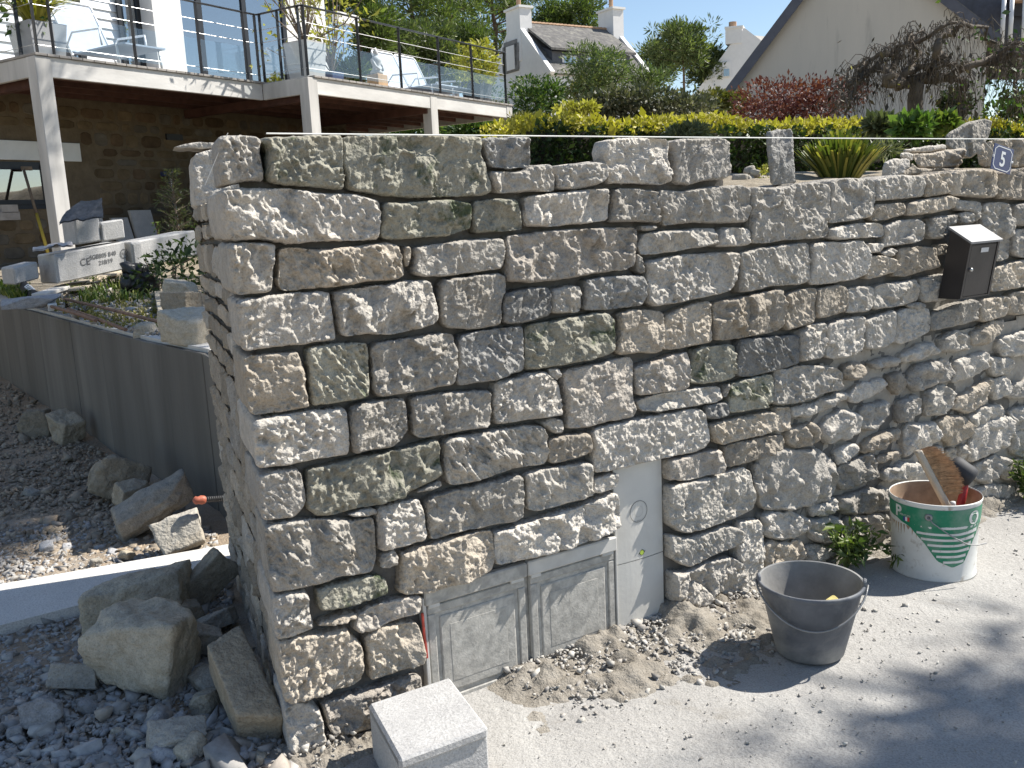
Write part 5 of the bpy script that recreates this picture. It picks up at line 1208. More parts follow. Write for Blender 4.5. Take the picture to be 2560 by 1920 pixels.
# railing: posts, rails, cables, glass
rail = thing('deck_railing', DL(0, 0, ZD), 'dark metal deck railing with steel cables and low glass panels', 'railing')
ZR = ZD + .925
def rail_run(p, q, ts, glass_=True):
    p, q = np.asarray(p, float), np.asarray(q, float); L_ = np.linalg.norm(q - p); e = (q - p) / L_; nn = np.array([-e[1], e[0], 0])
    m_ = MB(); m_.box(p - nn * .021 + UZ * (ZR - .018), e * L_, nn * .042, UZ * .018, .003); m_.build('top_rail', M['anth'], rail)
    for t in ts:
        m_ = MB(); m_.box(p + e * t - e * .006 - nn * .024 + UZ * (ZD + .003), e * .012, nn * .048, UZ * (ZR - ZD - .022), .002); m_.build('rail_post', M['anth'], rail)
    for h in (.70, .53, .10):
        m_ = MB(); m_.tube([p + UZ * (ZD + h), q + UZ * (ZD + h)], .0042, 6); m_.build('cable', M['steel'], rail)
    if glass_:
        for t0, t1 in zip(ts[:-1], ts[1:]):
            if t1 - t0 < .3: continue
            m_ = MB(); m_.box(p + e * (t0 + .03) - nn * .004 + UZ * (ZD + .06), e * (t1 - t0 - .06), nn * .008, UZ * .40); m_.build('glass_panel', M['glass'], rail)
run = [0.02, 1.12, 2.09, 3.12, 4.09, 5.18]
rail_run(DL(0, .05, 0), DL(C1 - .05, .05, 0), run)
rail_run(DL(.0, NB + .05, 0), DL(.0, .07, 0), [.06, .4, .79])
rail_run(DL(A1, NB + .05, 0), DL(-.02, NB + .05, 0), [.02, .22, 1.30, 2.30, 3.1, 3.32])
rail_run(DL(A1, FB + .4, 0), DL(A1, NB + .07, 0), [.1, 1.0, 1.9])
rail_run(DL(C1 - .05, FB + 1.4, 0), DL(C1 - .05, .07, 0), [.1, 1.2, 2.3, 3.2])
# the house body
def rubble_mat(name):
    mt, t, b = nodes_of(name); v = coords(t, False, (1, 1, 1.5)); vo = t.nodes.new('ShaderNodeTexVoronoi'); vo.inputs['Scale'].default_value = 4.2; t.links.new(v, vo.inputs['Vector'])
    c = mix(t, .5, vo.outputs['Color'], (.5, .5, .5)); hs = ramp(t, math_(t, 'MULTIPLY', noise(t, v, 5, 4), 1.0), [(.35, (.30, .20, .11)), (.65, (.42, .33, .22))])
    o = mix(t, .35, hs, c, 'SOFT_LIGHT'); t.links.new(o, b.inputs['Base Color']); b.inputs['Roughness'].default_value = .95; bump(t, b, vo.outputs['Distance'], .5, .03); return mt
M['rubble'] = plain('rubble_joint', (.150, .118, .080), .95, .2, 8, .01, 20, spec=.1)  # rubble tones darkened: the shade under the deck is in the colour
M['rub0'] = plain('rubble_tan', (.145, .108, .066), .95, .25, 7, .006, 30, spec=.1, rnd=.25); M['rub1'] = plain('rubble_brown', (.115, .080, .050), .95, .25, 7, .006, 30, spec=.1, rnd=.25); M['rub2'] = plain('rubble_grey', (.135, .118, .095), .95, .25, 7, .006, 30, spec=.1, rnd=.2)
house = thing('house', DL(0, FB, 1.0), 'modern white house with large dark framed windows above a rubble stone ground floor', 'house')
HR = df(742, 200, FB)[0]
part(dbox(-9, HR, FB, FB + 9, .6, ZD - .01), 'ground_floor_wall', M['rubble'], house)
part(dbox(-9, HR, FB + .30, FB + 9, ZD - .008, 6.6), 'upper_wall', M['render'], house)
# rubble stones of the ground floor face
rg = np.random.default_rng(77); z = .95
wx0, wx1 = df(-20, 400, FB)[0], df(108, 400, FB)[0]; wz1, wz0 = df(50, 350, FB)[1], df(50, 452, FB)[1]
lx1 = df(172, 330, FB)[0]; lz0, lz1 = df(80, 347, FB)[1], df(80, 306, FB)[1]
protoR = []
while z < ZD - .3:
    h = rg.uniform(.13, .22); a = -4.6 + rg.uniform(0, .2)
    while a < HR - .1:
        w_ = rg.uniform(.16, .42)
        if a + w_ > HR: w_ = HR - a
        blocked = (a < lx1 and a + w_ > -9 and z + h > wz0 - .03 and z < lz1 + .02)
        if not blocked:
            P2 = [(a + .012, z + .012 + rg.uniform(0, .02)), (a + w_ - .012, z + .012 + rg.uniform(0, .02)), (a + w_ - .012 - rg.uniform(0, .02), z + h - .012), (a + w_ * .5, z + h - .012 + rg.uniform(-.01, .01)), (a + .012 + rg.uniform(0, .02), z + h - .012)]
            B2 = resample(chaikin(P2, 2, .2), .07); n = len(B2); c2 = B2.mean(0)
            V = np.vstack([[DL(p[0], FB + .002, p[1]) for p in B2], [DL(c2[0] + (p[0] - c2[0]) * .88, FB - .007 - rg.uniform(0, .005), c2[1] + (p[1] - c2[1]) * .85) for p in B2]])
            F = [[i, (i + 1) % n, (i + 1) % n + n, i + n] for i in range(n)] + [list(range(n, 2 * n))]
            mk('rubble_stone', V, F, M[['rub0', 'rub0', 'rub1', 'rub2'][rg.integers(0, 4)]], house)
        a += w_
    z += h
part(dbox(-8, lx1, FB - .03, FB, lz0, lz1, .005), 'lintel', plain('lintel_white', (.70, .71, .70), .8, .05), house)
wd = part(dbox(-8, wx1, FB - .012, FB, wz0, wz1), 'window', M['anth'], house)
fw_ = df(89, 400, FB)[0]
part(dbox(-8, fw_, FB - .016, FB - .0125, wz0 + .12, wz1 - .10), 'pane', M['pane'], wd)
part(dbox(fw_ + .004, wx1 - .02, FB - .03, FB - .0125, wz0 + .05, wz1 - .03), 'frame', M['anth'], wd); part(dbox(-8, fw_, FB - .03, FB - .0165, wz0 + .06, wz0 + .12), 'frame', M['anth'], wd)
va, vb = df(357, 296, FB), df(391, 296, FB); part(dbox(va[0], vb[0], FB - .04, FB - .005, df(370, 303, FB)[1], df(370, 290, FB)[1]), 'air_vent', M['anth'], house)
# upper storey: siding, glazing, pillars (plane set back a little from the ground floor face)
UF = FB + .30
def ux(x): return df(x, 110, UF)[0]
def seg(x0, x1, name, mat, th=.03, z0=None, z1=5.9): return part(dbox(ux(x0), ux(x1), UF - th, UF - .002, ZD + .003 if z0 is None else z0, z1), name, mat, house)
M['side'] = plain('siding_white', (.72, .74, .76), .6, .05, 5, spec=.3)
for i in range(20):
    z0 = ZD + .02 + i * .125; x0, x1 = ux(-40), ux(262)
    m_ = MB(); m_.prism([DL(x0, UF - .002, z0), DL(x0, UF - .03, z0), DL(x0, UF - .008, z0 + .122), DL(x0, UF - .002, z0 + .122)], E1 * (x1 - x0)); m_.build('siding_board', M['side'], house)
def dwin(x0, x1, bars):
    w_ = seg(x0, x1, 'window', M['anth'], .05)
    e = [x0] + bars + [x1]
    for a, b in zip(e[:-1], e[1:]):
        part(dbox(ux(a) + .05, ux(b) - .05, UF - .058, UF - .051, ZD + .06, 5.85), 'pane', M['pane'], w_)
    for a in e:
        part(dbox(ux(a) - .05, ux(a) + .05, UF - .085, UF - .059, ZD + .01, 5.88, .004), 'frame', M['anth'], w_)
dwin(140, 172, []); dwin(262, 303, []); dwin(370, 612, [432, 528])
seg(305, 366, 'pillar', M['render'], .36)
seg(618, 640, 'reveal', M['render'], .06)
m_ = dbox(ux(690), HR + .35, UF - .5, UF - .37, 5.02, 5.2); part(m_, 'eave', M['render'], house)
# things on the deck
def leafball(P, Dn, size, asp, seed, name, mat, parent): V, F = leaves(P, Dn, size, asp, .3, seed); return mk(name, V, F, mat, parent)
M['ylf'] = leaf_mat('leaf_yellow', (.36, .34, .06), (.62, .58, .15)); M['glf'] = leaf_mat('leaf_green', (.05, .10, .025), (.15, .20, .05)); M['dlf'] = leaf_mat('leaf_dark', (.030, .055, .018), (.07, .10, .03))
def planter(x, y, b, w_, h, mat, label):
    a, _ = df(x, y, b); t = thing('planter', DL(a, b, ZD), label, 'planter', 'planters on the deck')
    m_ = MB(); k = .82; z0 = ZD + .004
    bot = [DL(a + sx * w_ / 2 * k, b + sy * w_ / 2 * k, z0) for sx, sy in ((-1, -1), (1, -1), (1, 1), (-1, 1))]; top = [DL(a + sx * w_ / 2, b + sy * w_ / 2, z0 + h) for sx, sy in ((-1, -1), (1, -1), (1, 1), (-1, 1))]
    inn = [DL(a + sx * w_ * .44, b + sy * w_ * .44, z0 + h - .03) for sx, sy in ((-1, -1), (1, -1), (1, 1), (-1, 1))]
    m_.add(bot + top + inn, [(0, 1, 5, 4), (1, 2, 6, 5), (2, 3, 7, 6), (3, 0, 4, 7), (4, 5, 9, 8), (5, 6, 10, 9), (6, 7, 11, 10), (7, 4, 8, 11), (3, 2, 1, 0)]); m_.build('pot', mat, t)
    m_ = MB(); m_.add(inn, [(0, 1, 2, 3)]); m_.build('soil', M['soil'], t); return t, DL(a, b, z0 + h)
def blades(base, n, L_, spread, seed, name, mat, parent, w_=.02):
    rg = np.random.default_rng(seed); V = []; F = []; k = 0
    for i in range(n):
        a = rg.uniform(0, 6.28); r = spread * math.sqrt(rg.random()); d = np.array([math.cos(a), math.sin(a), 0]); l = L_ * rg.uniform(.6, 1.05)
        sd_ = np.array([-d[1], d[0], 0]) * w_ * rg.uniform(.6, 1.1); p0 = base + d * .06 * rg.random()
        p1 = p0 + UZ * l * .6 + d * r * .45; p2 = p0 + UZ * l * (1 - .35 * r / (spread + 1e-6)) + d * r * 1.05
        V += [p0 - sd_ * .5, p0 + sd_ * .5, p1 + sd_ * .5, p1 - sd_ * .5, p2]; F += [[k, k + 1, k + 2], [k, k + 2, k + 3], [k + 3, k + 2, k + 4]]; k += 5
    return mk(name, V, np.array(F), mat, parent)
def bush(base, rad, n, size, seed, mat, parent, name='foliage', asp=.5, hollow=.4, squash=(1, 1, 1)):
    rg = np.random.default_rng(seed); d = rg.normal(0, 1, (n, 3)); d /= np.linalg.norm(d, axis=1)[:, None]; r = rad * (hollow + (1 - hollow) * rg.random(n) ** .5)
    r = r * (1 + .28 * fbm(d * 1.0 + seed, .5, 3, seed)); P = base + d * r[:, None] * np.asarray(squash); return leafball(P, d + rg.normal(0, .6, (n, 3)), size, asp, seed, name, mat, parent)
def stems(base, tips, r, parent, mat=None):
    m_ = MB()
    for tp in tips:
        mid = (base + tp) / 2 + np.random.default_rng(int(abs(tp[0]) * 1000)).normal(0, .05, 3); m_.tube([base, mid, tp], [r, r * .7, r * .4], 4, False)
    m_.build('stems', mat or M['stem_b'], parent)
M['stem_b'] = plain('twig_brown', (.17, .13, .095), .85, .25)
M['potg'] = plain('pot_grey', (.34, .345, .36), .6, .1); M['potw'] = plain('pot_pale', (.52, .52, .52), .6, .08); M['potd'] = plain('pot_charcoal', (.075, .078, .085), .5, .1)
t, tp = planter(85, 100, NB + .45, .46, .40, M['potg'], 'square grey planter with a spiky yellow plant at the left deck corner')
blades(tp - UZ * .03, 190, .55, .55, 31, 'leaves', M['ylf'], t, .03); bush(tp + UZ * .12 - E1 * .1, .30, 160, .07, 32, M['glf'], t)
t, tp = planter(662, 140, .42, .42, .52, M['potw'], 'pale square planter with a thin bare shrub at the projecting deck corner')
rg = np.random.default_rng(9); tips = [tp + np.array([*rg.normal(0, .42, 2), rg.uniform(.5, 1.25)]) for _ in range(22)]; stems(tp - UZ * .03, tips, .012, t)
leafball(np.repeat(tips, 12, 0) + rg.normal(0, .10, (264, 3)), rg.normal(0, 1, (264, 3)), .085, .3, 4, 'foliage', M['ylf'], t)
t, tp = planter(716, 150, .55, .26, .20, plain('pot_blue', (.06, .085, .17), .4, .1), 'small blue pot with a sprawling yellow leaved shrub against the white house wall')
tips = [tp + np.array([*rg.normal(0, .30, 2), rg.uniform(.3, 1.5)]) for _ in range(26)]; stems(tp - UZ * .02, tips, .010, t)
leafball(np.repeat(tips, 20, 0) + rg.normal(0, .13, (520, 3)), rg.normal(0, 1, (520, 3)), .075, .45, 5, 'foliage', M['ylf'], t)
t, tp = planter(1030, 190, .5, .42, .42, M['potd'], 'tall charcoal planter with a bright yellow bush near the right deck end')
bush(tp + UZ * .30, .42, 900, .085, 33, M['ylf'], t, squash=(1, 1, .95))
t, tp = planter(1070, 205, .9, .2, .12, M['potd'], 'low dark pot with a grey-green shrub at the far deck corner'); bush(tp + UZ * .18, .22, 200, .06, 36, M['glf'], t)
# loungers (only their backs show above the deck edge)
M['alu'] = plain('white_aluminium', (.74, .75, .76), .35, .04); M['mesh_f'] = plain('sling_fabric', (.46, .51, .60), .8, .06)
def lounger(x, y, b, label, rot=0.0):
    a, _ = df(x, y, b); t = thing('sun_lounger', DL(a, b, ZD), label, 'lounger', 'loungers on the deck'); w_ = .62; lean = .38; h = .72
    f = lambda u_, v_: DL(a + u_ * w_ / 2, b + .05 + v_ * lean, ZD + .30 + v_ * h)
    m_ = MB(); m_.tube([f(-1, -.12), f(-1, .95), f(-.9, 1.0), f(.9, 1.0), f(1, .95), f(1, -.12)], .017, 6); m_.build('back_frame', M['alu'], t, True)
    m_ = MB(); m_.add([f(-.94, .03), f(.94, .03), f(.94, .96), f(-.94, .96), f(-.94, .03) + E2 * .01, f(.94, .03) + E2 * .01, f(.94, .96) + E2 * .01, f(-.94, .96) + E2 * .01], [(0, 1, 2, 3), (7, 6, 5, 4), (0, 4, 5, 1), (1, 5, 6, 2), (2, 6, 7, 3), (3, 7, 4, 0)]); m_.build('back_sling', M['mesh_f'], t)
    m_ = MB(); m_.box(DL(a - w_ / 2, b - 1.0 + .0, ZD + .27), E1 * w_, E2 * 1.0, UZ * .02); m_.build('seat_sling', M['mesh_f'], t)
    for sx in (-1, 1):
        for bb in (-.9, .0):
            m_ = MB(); m_.tube([DL(a + sx * w_ / 2, b + bb, ZD + .005), DL(a + sx * w_ / 2, b + bb + .03, ZD + .29)], .016, 6); m_.build('leg', M['alu'], t, True)
        m_ = MB(); m_.tube([DL(a + sx * (w_ / 2 + .02), b - .62, ZD + .30), DL(a + sx * (w_ / 2 + .02), b - .6, ZD + .50), DL(a + sx * (w_ / 2 + .02), b - .05, ZD + .53), DL(a + sx * (w_ / 2 + .02), b + .08, ZD + .4)], .014, 6); m_.build('armrest', M['alu'], t, True)
lounger(868, 160, 1.5, 'white framed sun lounger nearer the statue on the deck'); lounger(915, 168, 1.5, 'white framed sun lounger nearer the yellow planter on the deck')
lounger(205, 110, 2.0, 'pale garden chair in front of the white siding')
# statue on a timber block
a, _ = df(815, 170, .8); stt = thing('statue', DL(a, .8, ZD + .34), 'small pale seated stone statue on a timber block', 'statue')
m_ = dbox(a - .13, a + .13, .68, .92, ZD + .004, ZD + .335, .01); tag(m_.build('timber_block', plain('pine_block', (.50, .33, .19), .8, .2, 8, stretch=(1, 1, .2))), 'reddish timber block carrying the small statue on the deck', 'block')
m_ = MB(); m_.lathe(DL(a, .8, ZD + .336), [(.0005, 0), (.10, .005), (.11, .04), (.075, .08), (.06, .14), (.085, .20), (.09, .24), (.05, .285), (.028, .30)], 18); m_.build('body', M['potw'], stt, True)
m_ = MB(); m_.lathe(DL(a, .8, ZD + .63), [(.0005, 0), (.035, .01), (.045, .04), (.042, .07), (.025, .10), (.012, .13), (.0005, .135)], 14); m_.build('head', M['potw'], stt, True)
for sx in (-1, 1): m_ = MB(); m_.tube([DL(a + sx * .085, .8, ZD + .56), DL(a + sx * .10, .74, ZD + .46), DL(a + sx * .03, .70, ZD + .40)], .022, 6); m_.build('arm', M['potw'], stt, True)

# ------------------------------------------------------------------ yard behind the slate wall
def T5(x, y): return (x / 3.318, 400 + y / 3.318)
def soil_pts(uv):
    uv = np.asarray(uv, float); R_ = FW + AX * ((uv[:, :1] - 1280) / FPX) + AY * ((uv[:, 1:2] - 960) / FPX); z = np.full(len(uv), .85)
    for _ in range(10):
        P_ = CAM + R_ * ((z - H) / R_[:, 2])[:, None]; z = .5 * z + .5 * np.minimum(garden_z(P_[:, :2]), 1.25)
    return CAM + R_ * ((z - H) / R_[:, 2])[:, None]
def soil_pt(u, v): return soil_pts([(u, v)])[0]
def on5(x, y, z=None): return soil_pt(*T5(x, y)) if z is None else onz(*T5(x, y), z)
def height_at(p, v):
    """height above p whose image lies on photo row v"""
    lo, hi = 0.0, 3.0
    for _ in range(40):
        mid = (lo + hi) / 2; q = p + UZ * mid - CAM; y = 960 + FPX * (q @ AY) / (q @ FW)
        if y > v: lo = mid
        else: hi = mid
    return (lo + hi) / 2
M['lint'] = ground_mat('concrete_coarse', (.40, .395, .38), (.50, .49, .475), 10, .004, 80)
zB = 1.03
def cblock(bl, br, tl, depth, label, Y0=7.7, run_=.6):
    p, q = aty(*T5(*bl), Y0), aty(*T5(*br), Y0 + run_); h = height_at(p, T5(*tl)[1]); e = q - p
    bk = unit([-.72, .69, 0]) * depth
    t = thing('concrete_block', p, label, 'block', 'concrete blocks on the pallet')
    m_ = MB(); m_.box(p + UZ * .002, e, bk, UZ * h, .012); m_.build('body', M['lint'], t)
    m_ = MB(); nf = unit(np.cross(e, UZ)); nf = nf if np.dot(nf, CAM - p) > 0 else -nf
    m_.box(p + e * .015 + UZ * .014 + nf * .0005, e * .12, nf * .016, UZ * (h - .03), .005); m_.build('end_rib', M['lint'], t)
    return t, p, q, h, nf, unit(e)
t, p, q, h, nf, e = cblock((480, 1030), (1060, 905), (425, 785), .38, 'long printed concrete block lying in front on the pallet')
M['print'] = plain('stencil_black', (.13, .13, .13), .9, .1)
c_ = p + (q - p) * .66 + nf * .004; ey = UZ
put_text('SGBB05 B40', .052, c_ + UZ * h * .66, e, UZ, M['print'], t, 'lettering', .001, 1.0); put_text('218/19', .052, c_ + UZ * h * .42 + e * .02, e, UZ, M['print'], t, 'lettering', .001)
put_text('CE', .085, p + (q - p) * .40 + nf * .004 + UZ * h * .55, e, UZ, M['print'], t, 'lettering', 0); mk('stamp', *ring(p + (q - p) * .97 + nf * .004 + UZ * h * .58, .035, .042, ex=e), M['print'], t)
put_text('NF', .04, p + (q - p) * .97 + nf * .004 + UZ * h * .58, e, UZ, M['print'], t, 'lettering', 0)
cblock((1110, 905), (1640, 790), (1045, 685), .40, 'long plain concrete block behind the black bag', 8.3)
cblock((640, 705), (845, 672), (600, 480), .28, 'upright concrete block half under the dark jeans', 7.95, .2)
cblock((850, 682), (1042, 650), (812, 520), .2, 'second upright concrete block on top of the long printed one', 8.15, .15)
cblock((130, 1040), (330, 985), (95, 895), .3, 'pale concrete block end at the left beside the wheelbarrow', 7.5, .2)
pal = thing('pallet', on5(700, 1090, .95), 'rough wooden pallet under the concrete blocks', 'pallet'); M['plank'] = plain('plank_pale', (.46, .40, .31), .85, .2, 8, .001, 50, spec=.15, rnd=.12)
for (x0, y0, x1, y1, zz, w_) in ((560, 1060, 1080, 935, 1.0, .10), (700, 1080, 840, 1020, .985, .12), (780, 990, 1015, 950, 1.012, .10), (560, 1080, 1000, 1000, .94, .10), (940, 955, 1110, 905, 1.01, .1)):
    a, b_ = on5(x0, y0, zz), on5(x1, y1, zz); m_ = MB(); ee = b_ - a; m_.box(a, ee, np.array([-ee[1], ee[0], 0]) / np.linalg.norm(ee) * w_, UZ * .022, .003); m_.build('board', M['plank'], pal)
for (x0, y0) in ((690, 1120), (1050, 1010), (560, 1090)):
    a = on5(x0, y0, .92); m_ = MB(); m_.box(a, E1 * .1, E2 * .3, UZ * .06, .003); m_.build('bearer', M['plank'], pal)
# cloths
YC = p[1] + .12
def cloth(pts, z0, seed, mat, name, label, amp=.035):
    """crumpled cloth: a fan of tile points with heights"""
    P = np.array([aty(*T5(x, y), z) for x, y, z in pts]).reshape(2, -1, 3); n = P.shape[1]; nu, nv = 26, 14; U_ = np.linspace(0, n - 1, nu); V_ = []
    for j in range(nv):
        t = j / (nv - 1)
        for u_ in U_:
            i = min(int(u_), n - 2); f = u_ - i; a = P[0, i] * (1 - f) + P[0, i + 1] * f; b = P[1, i] * (1 - f) + P[1, i + 1] * f; V_.append(a * (1 - t) + b * t)
    V_ = np.array(V_); d = fbm(V_, .16, 4, seed) * amp; V_[:, 2] += d + amp * .4; V_[:, 1] -= np.abs(d) * .6
    a = np.arange(nu * nv).reshape(nv, nu); F = np.stack([a[:-1, :-1], a[:-1, 1:], a[1:, 1:], a[1:, :-1]], -1).reshape(-1, 4)
    W = np.vstack([V_, V_ - [0, 0, .012]]); F = np.vstack([F, F[:, ::-1] + nu * nv])
    return tag(mk(name, W, F, mat, None, True), label, 'clothing')
cloth([(560, 420, YC), (640, 362, YC + .1), (740, 352, YC + .1), (850, 330, YC + .1), (490, 520, YC - .12), (650, 470, YC - .08), (690, 490, YC - .08), (860, 460, YC - .05)], 0, 3, plain('denim_dark', (.10, .105, .115), .9, .3, 30, .002, 200), 'work_trousers', 'dark grey work trousers thrown over the concrete blocks')
cloth([(310, 720, YC), (430, 690, YC + .05), (520, 680, YC + .05), (600, 690, YC + .05), (275, 775, YC - .15), (400, 760, YC - .12), (500, 745, YC - .1), (610, 725, YC - .05)], 0, 4, plain('cloth_pale', (.50, .47, .46), .9, .2, 20), 'cloth', 'crumpled pale cloth left of the upright blocks')
# black bag
V, F = rock_shape((.24, .22, .25), 61, 4, cuts=9, rough=.2, k=6); pb_ = on5(1180, 1120); V[:, 2] -= V[:, 2].min(); V[:, 2] *= np.where(V[:, 2] > .2, .9, 1.0)
M['bag'] = plain('black_plastic', (.02, .02, .022), .35, .2, 20, .012, 14, spec=.5); tag(mk('black_bag', V + pb_, F, M['bag'], None, True), 'crumpled black plastic bag beside the pallet', 'bag')
# plants in the yard
pl = thing('dark_shrub', on5(1430, 1120), 'low dark leaved shrub right of the black bag', 'shrub'); bp = on5(1430, 1120); bush(bp + UZ * .17 + E1 * .1, .30, 700, .05, 71, M['dlf'], pl, squash=(1.2, 1, .8)); stems(bp, [bp + np.array([x, 0, .3]) for x in (-.2, 0, .2)], .01, pl)
t5 = on5(1350, 880, 1.0); pl = thing('wild_plant', t5, 'grey seed stalks rising from the dark shrub', 'plant'); rg = np.random.default_rng(3)
tips = [t5 + np.array([rg.uniform(-.05, .5), rg.uniform(-.1, .1), rg.uniform(.35, .62)]) for _ in range(9)]; stems(t5 + UZ * .0, tips, .005, pl); leafball(np.repeat(tips, 14, 0) + rg.normal(0, .03, (126, 3)) - UZ * np.repeat(rg.uniform(0, .2, 126)[:, None], 1, 1), rg.normal(0, 1, (126, 3)), .04, .4, 9, 'foliage', M['glf'], pl)
cb_ = on5(1400, 600, 1.05); cb_ = aty(*T5(1475, 590), 9.6); cb_[2] = .97; con_t = thing('conifer', cb_, 'young grey-green conifer behind the wall end', 'conifer'); P = []; Dn = []; rg = np.random.default_rng(12); sb = MB()
Hc_ = height_at(cb_, T5(0, 100)[1]); sb.tube([cb_, cb_ + UZ * Hc_ * .95], [.02, .005], 5)
for i in range(120):
    t = rg.random() ** .8; a = rg.uniform(0, 6.28); L_ = .26 * (1 - t) ** .7 * rg.uniform(.5, 1.1) + .06; d = unit([math.cos(a), math.sin(a), .45]); p0 = cb_ + UZ * Hc_ * t; p1 = p0 + d * L_
    sb.tube([p0, p1], [.006, .002], 3, False)
    for k in range(16): f = rg.uniform(.15, 1.05); P.append(p0 + d * L_ * f); Dn.append(d + rg.normal(0, .7, 3))
sb.build('trunk', M['stem_b'], con_t); leafball(P, Dn, .04, .2, 12, 'crown', leaf_mat('conifer_leaf', (.085, .10, .045), (.20, .21, .10)), con_t)
M['grass'] = leaf_mat('grass_blade', (.09, .14, .03), (.30, .30, .10))
def above_wall(rg, box, n):
    out = []
    while len(out) < n:
        x, y = rg.uniform(box[0], box[2]), rg.uniform(box[1], box[3])
        if y < np.interp(x, [0, 433, 866, 1437, 1660], [1190, 1310, 1440, 1563, 1620]) - 62: out.append((x, y))
    return out
def tuft(box, n, L_, seed, label, mat=None):
    rg = np.random.default_rng(seed); V = []; F = []; k = 0
    PP = soil_pts([T5(*c) for c in above_wall(rg, box, n)])
    for i in range(n):
        p = PP[i]
        for j in range(5):
            a = rg.uniform(0, 6.28); d = np.array([math.cos(a), math.sin(a), 0]); l = L_ * rg.uniform(.4, 1.1); sd_ = np.array([-d[1], d[0], 0]) * .007; q = p + rg.normal(0, .012, 3) * [1, 1, 0]
            V += [q - sd_, q + sd_, q + UZ * l * .7 + d * l * .3 + sd_ * .8, q + UZ * l * .7 + d * l * .3 - sd_ * .8, q + UZ * l * .9 + d * l * .8]; F += [[k, k + 1, k + 2], [k, k + 2, k + 3], [k + 3, k + 2, k + 4]]; k += 5
    return tag(mk('grass', V, np.array(F), mat or M['grass'], None), label, 'grass', None, 'stuff')
tuft((600, 1020, 1260, 1190), 130, .10, 1, 'fresh green weeds and grass in front of the pallet'); tuft((0, 1050, 220, 1210), 90, .10, 2, 'green grass at the left end of the slate wall'); tuft((330, 1150, 1400, 1400), 240, .035, 3, 'sparse dry grass on the earth behind the slate wall', leaf_mat('grass_dry', (.24, .22, .08), (.42, .37, .17)))
def ok5(n, box, seed):
    rg = np.random.default_rng(seed); return list(soil_pts([T5(*c) for c in above_wall(rg, box, n)]))
scatter('rubble', ok5(900, (100, 1080, 1560, 1480), 31), .017, None, 33, 'small pale rubble on the earth behind the slate wall', 'rubble', 1, mats=CRB)
# rods, planks, shoe, stones along the slate wall
M['rust'] = plain('rusty_steel', (.20, .115, .075), .8, .3, 20)
for i, (a, b_, lab) in enumerate((((540, 1185), (1350, 1390), 'long rusty rod lying farthest from the slate wall edge'), ((570, 1270), (1050, 1450), 'rusty rod lying nearest the slate wall edge'), ((430, 1250), (800, 1370), 'short rusty rod between the two long ones'), ((140, 1100), (400, 1160), 'rusty rod beside the black shoe'))):
    m_ = MB(); p0, p1 = on5(*a) + UZ * .03, on5(*b_) + UZ * .03; m_.tube([p0, (p0 + p1) / 2 + UZ * .004, p1], .011, 6); tag(m_.build('steel_rod', M['rust']), lab, 'rod', 'rods on the earth')
def stick(a, b_, w_, h, label, name='wood_offcut', mat='plank', lift=.0):
    p0, p1 = on5(*a), on5(*b_); ee = p1 - p0; m_ = MB(); m_.box(p0 + UZ * lift, ee, np.array([-ee[1], ee[0], 0]) / np.linalg.norm(ee) * w_, UZ * h, .004); tag(m_.build(name, M[mat]), label, 'wood', 'wood offcuts')
stick((1440, 1310), (1380, 1130), .09, .05, 'pale squared timber offcut pointing at the wall end'); stick((400, 1175), (590, 1110), .12, .03, 'white board scrap beside the black shoe', mat='ret_top', lift=.04); stick((480, 1250), (440, 1160), .06, .05, 'short white board scrap standing by the rods', mat='ret_top')
sh = on5(250, 1150); shoe = thing('shoe', sh, 'black canvas shoe with white laces and sole at the left of the slate wall', 'shoe')
sx_ = unit(on5(400, 1170) - on5(140, 1130)) ; sx_[2] = 0; sx_ = unit(sx_); sy_ = np.array([-sx_[1], sx_[0], 0]); sz_ = .9
prof = [(-.15, .11, .035), (-.12, .125, .042), (-.06, .12, .042), (0, .085, .042), (.06, .06, .048), (.12, .045, .045), (.15, .03, .03)]
Vs = []; 
for x, zt_, w_ in prof:
    for a in np.linspace(0, math.pi, 9): Vs.append(sh + sx_ * x * sz_ + sy_ * math.cos(a) * w_ * sz_ + UZ * (.03 + math.sin(a) ** .6 * zt_) * sz_)
Fs = [[i * 9 + j, i * 9 + j + 1, (i + 1) * 9 + j + 1, (i + 1) * 9 + j] for i in range(6) for j in range(8)] + [list(range(9)), list(range(54, 63))[::-1]]
mk('upper', Vs, Fs, M['dk'], shoe, True)
m_ = MB(); m_.prism([sh + sx_ * x * sz_ + sy_ * y * sz_ for x, y in ((-.155, -.03), (-.16, .03), (-.06, .046), (.06, .052), (.14, .036), (.16, 0), (.14, -.036), (.06, -.052), (-.06, -.046))], UZ * .03 * sz_); m_.build('sole', plain('sole_white', (.55, .53, .5), .8, .15), shoe)
for i in range(4): m_ = MB(); x = .0 + i * .025; m_.tube([sh + sx_ * (x - .01) * sz_ - sy_ * .03 * sz_ + UZ * (.105 - i * .008) * sz_, sh + sx_ * x * sz_ + UZ * (.128 - i * .013) * sz_, sh + sx_ * (x - .01) * sz_ + sy_ * .03 * sz_ + UZ * (.105 - i * .008) * sz_], .006, 4); m_.build('lace', M['white'], shoe)
pS = onz(*T5(1430, 1570), .81); rock(pS + np.array([.05, .1, 0]), (.31, .24, .20), (0, 0, -20), 81, M['rock_cream'], 'squared yellowish stone on top of the slate wall by the corner', cuts=2, k=30)
rock(onz(*T5(1215, 1490), .80), (.14, .12, .10), (0, 0, 0), 82, M['rock_cream'], 'round whitish stone beside the squared one on the slate wall', cuts=8, k=9)
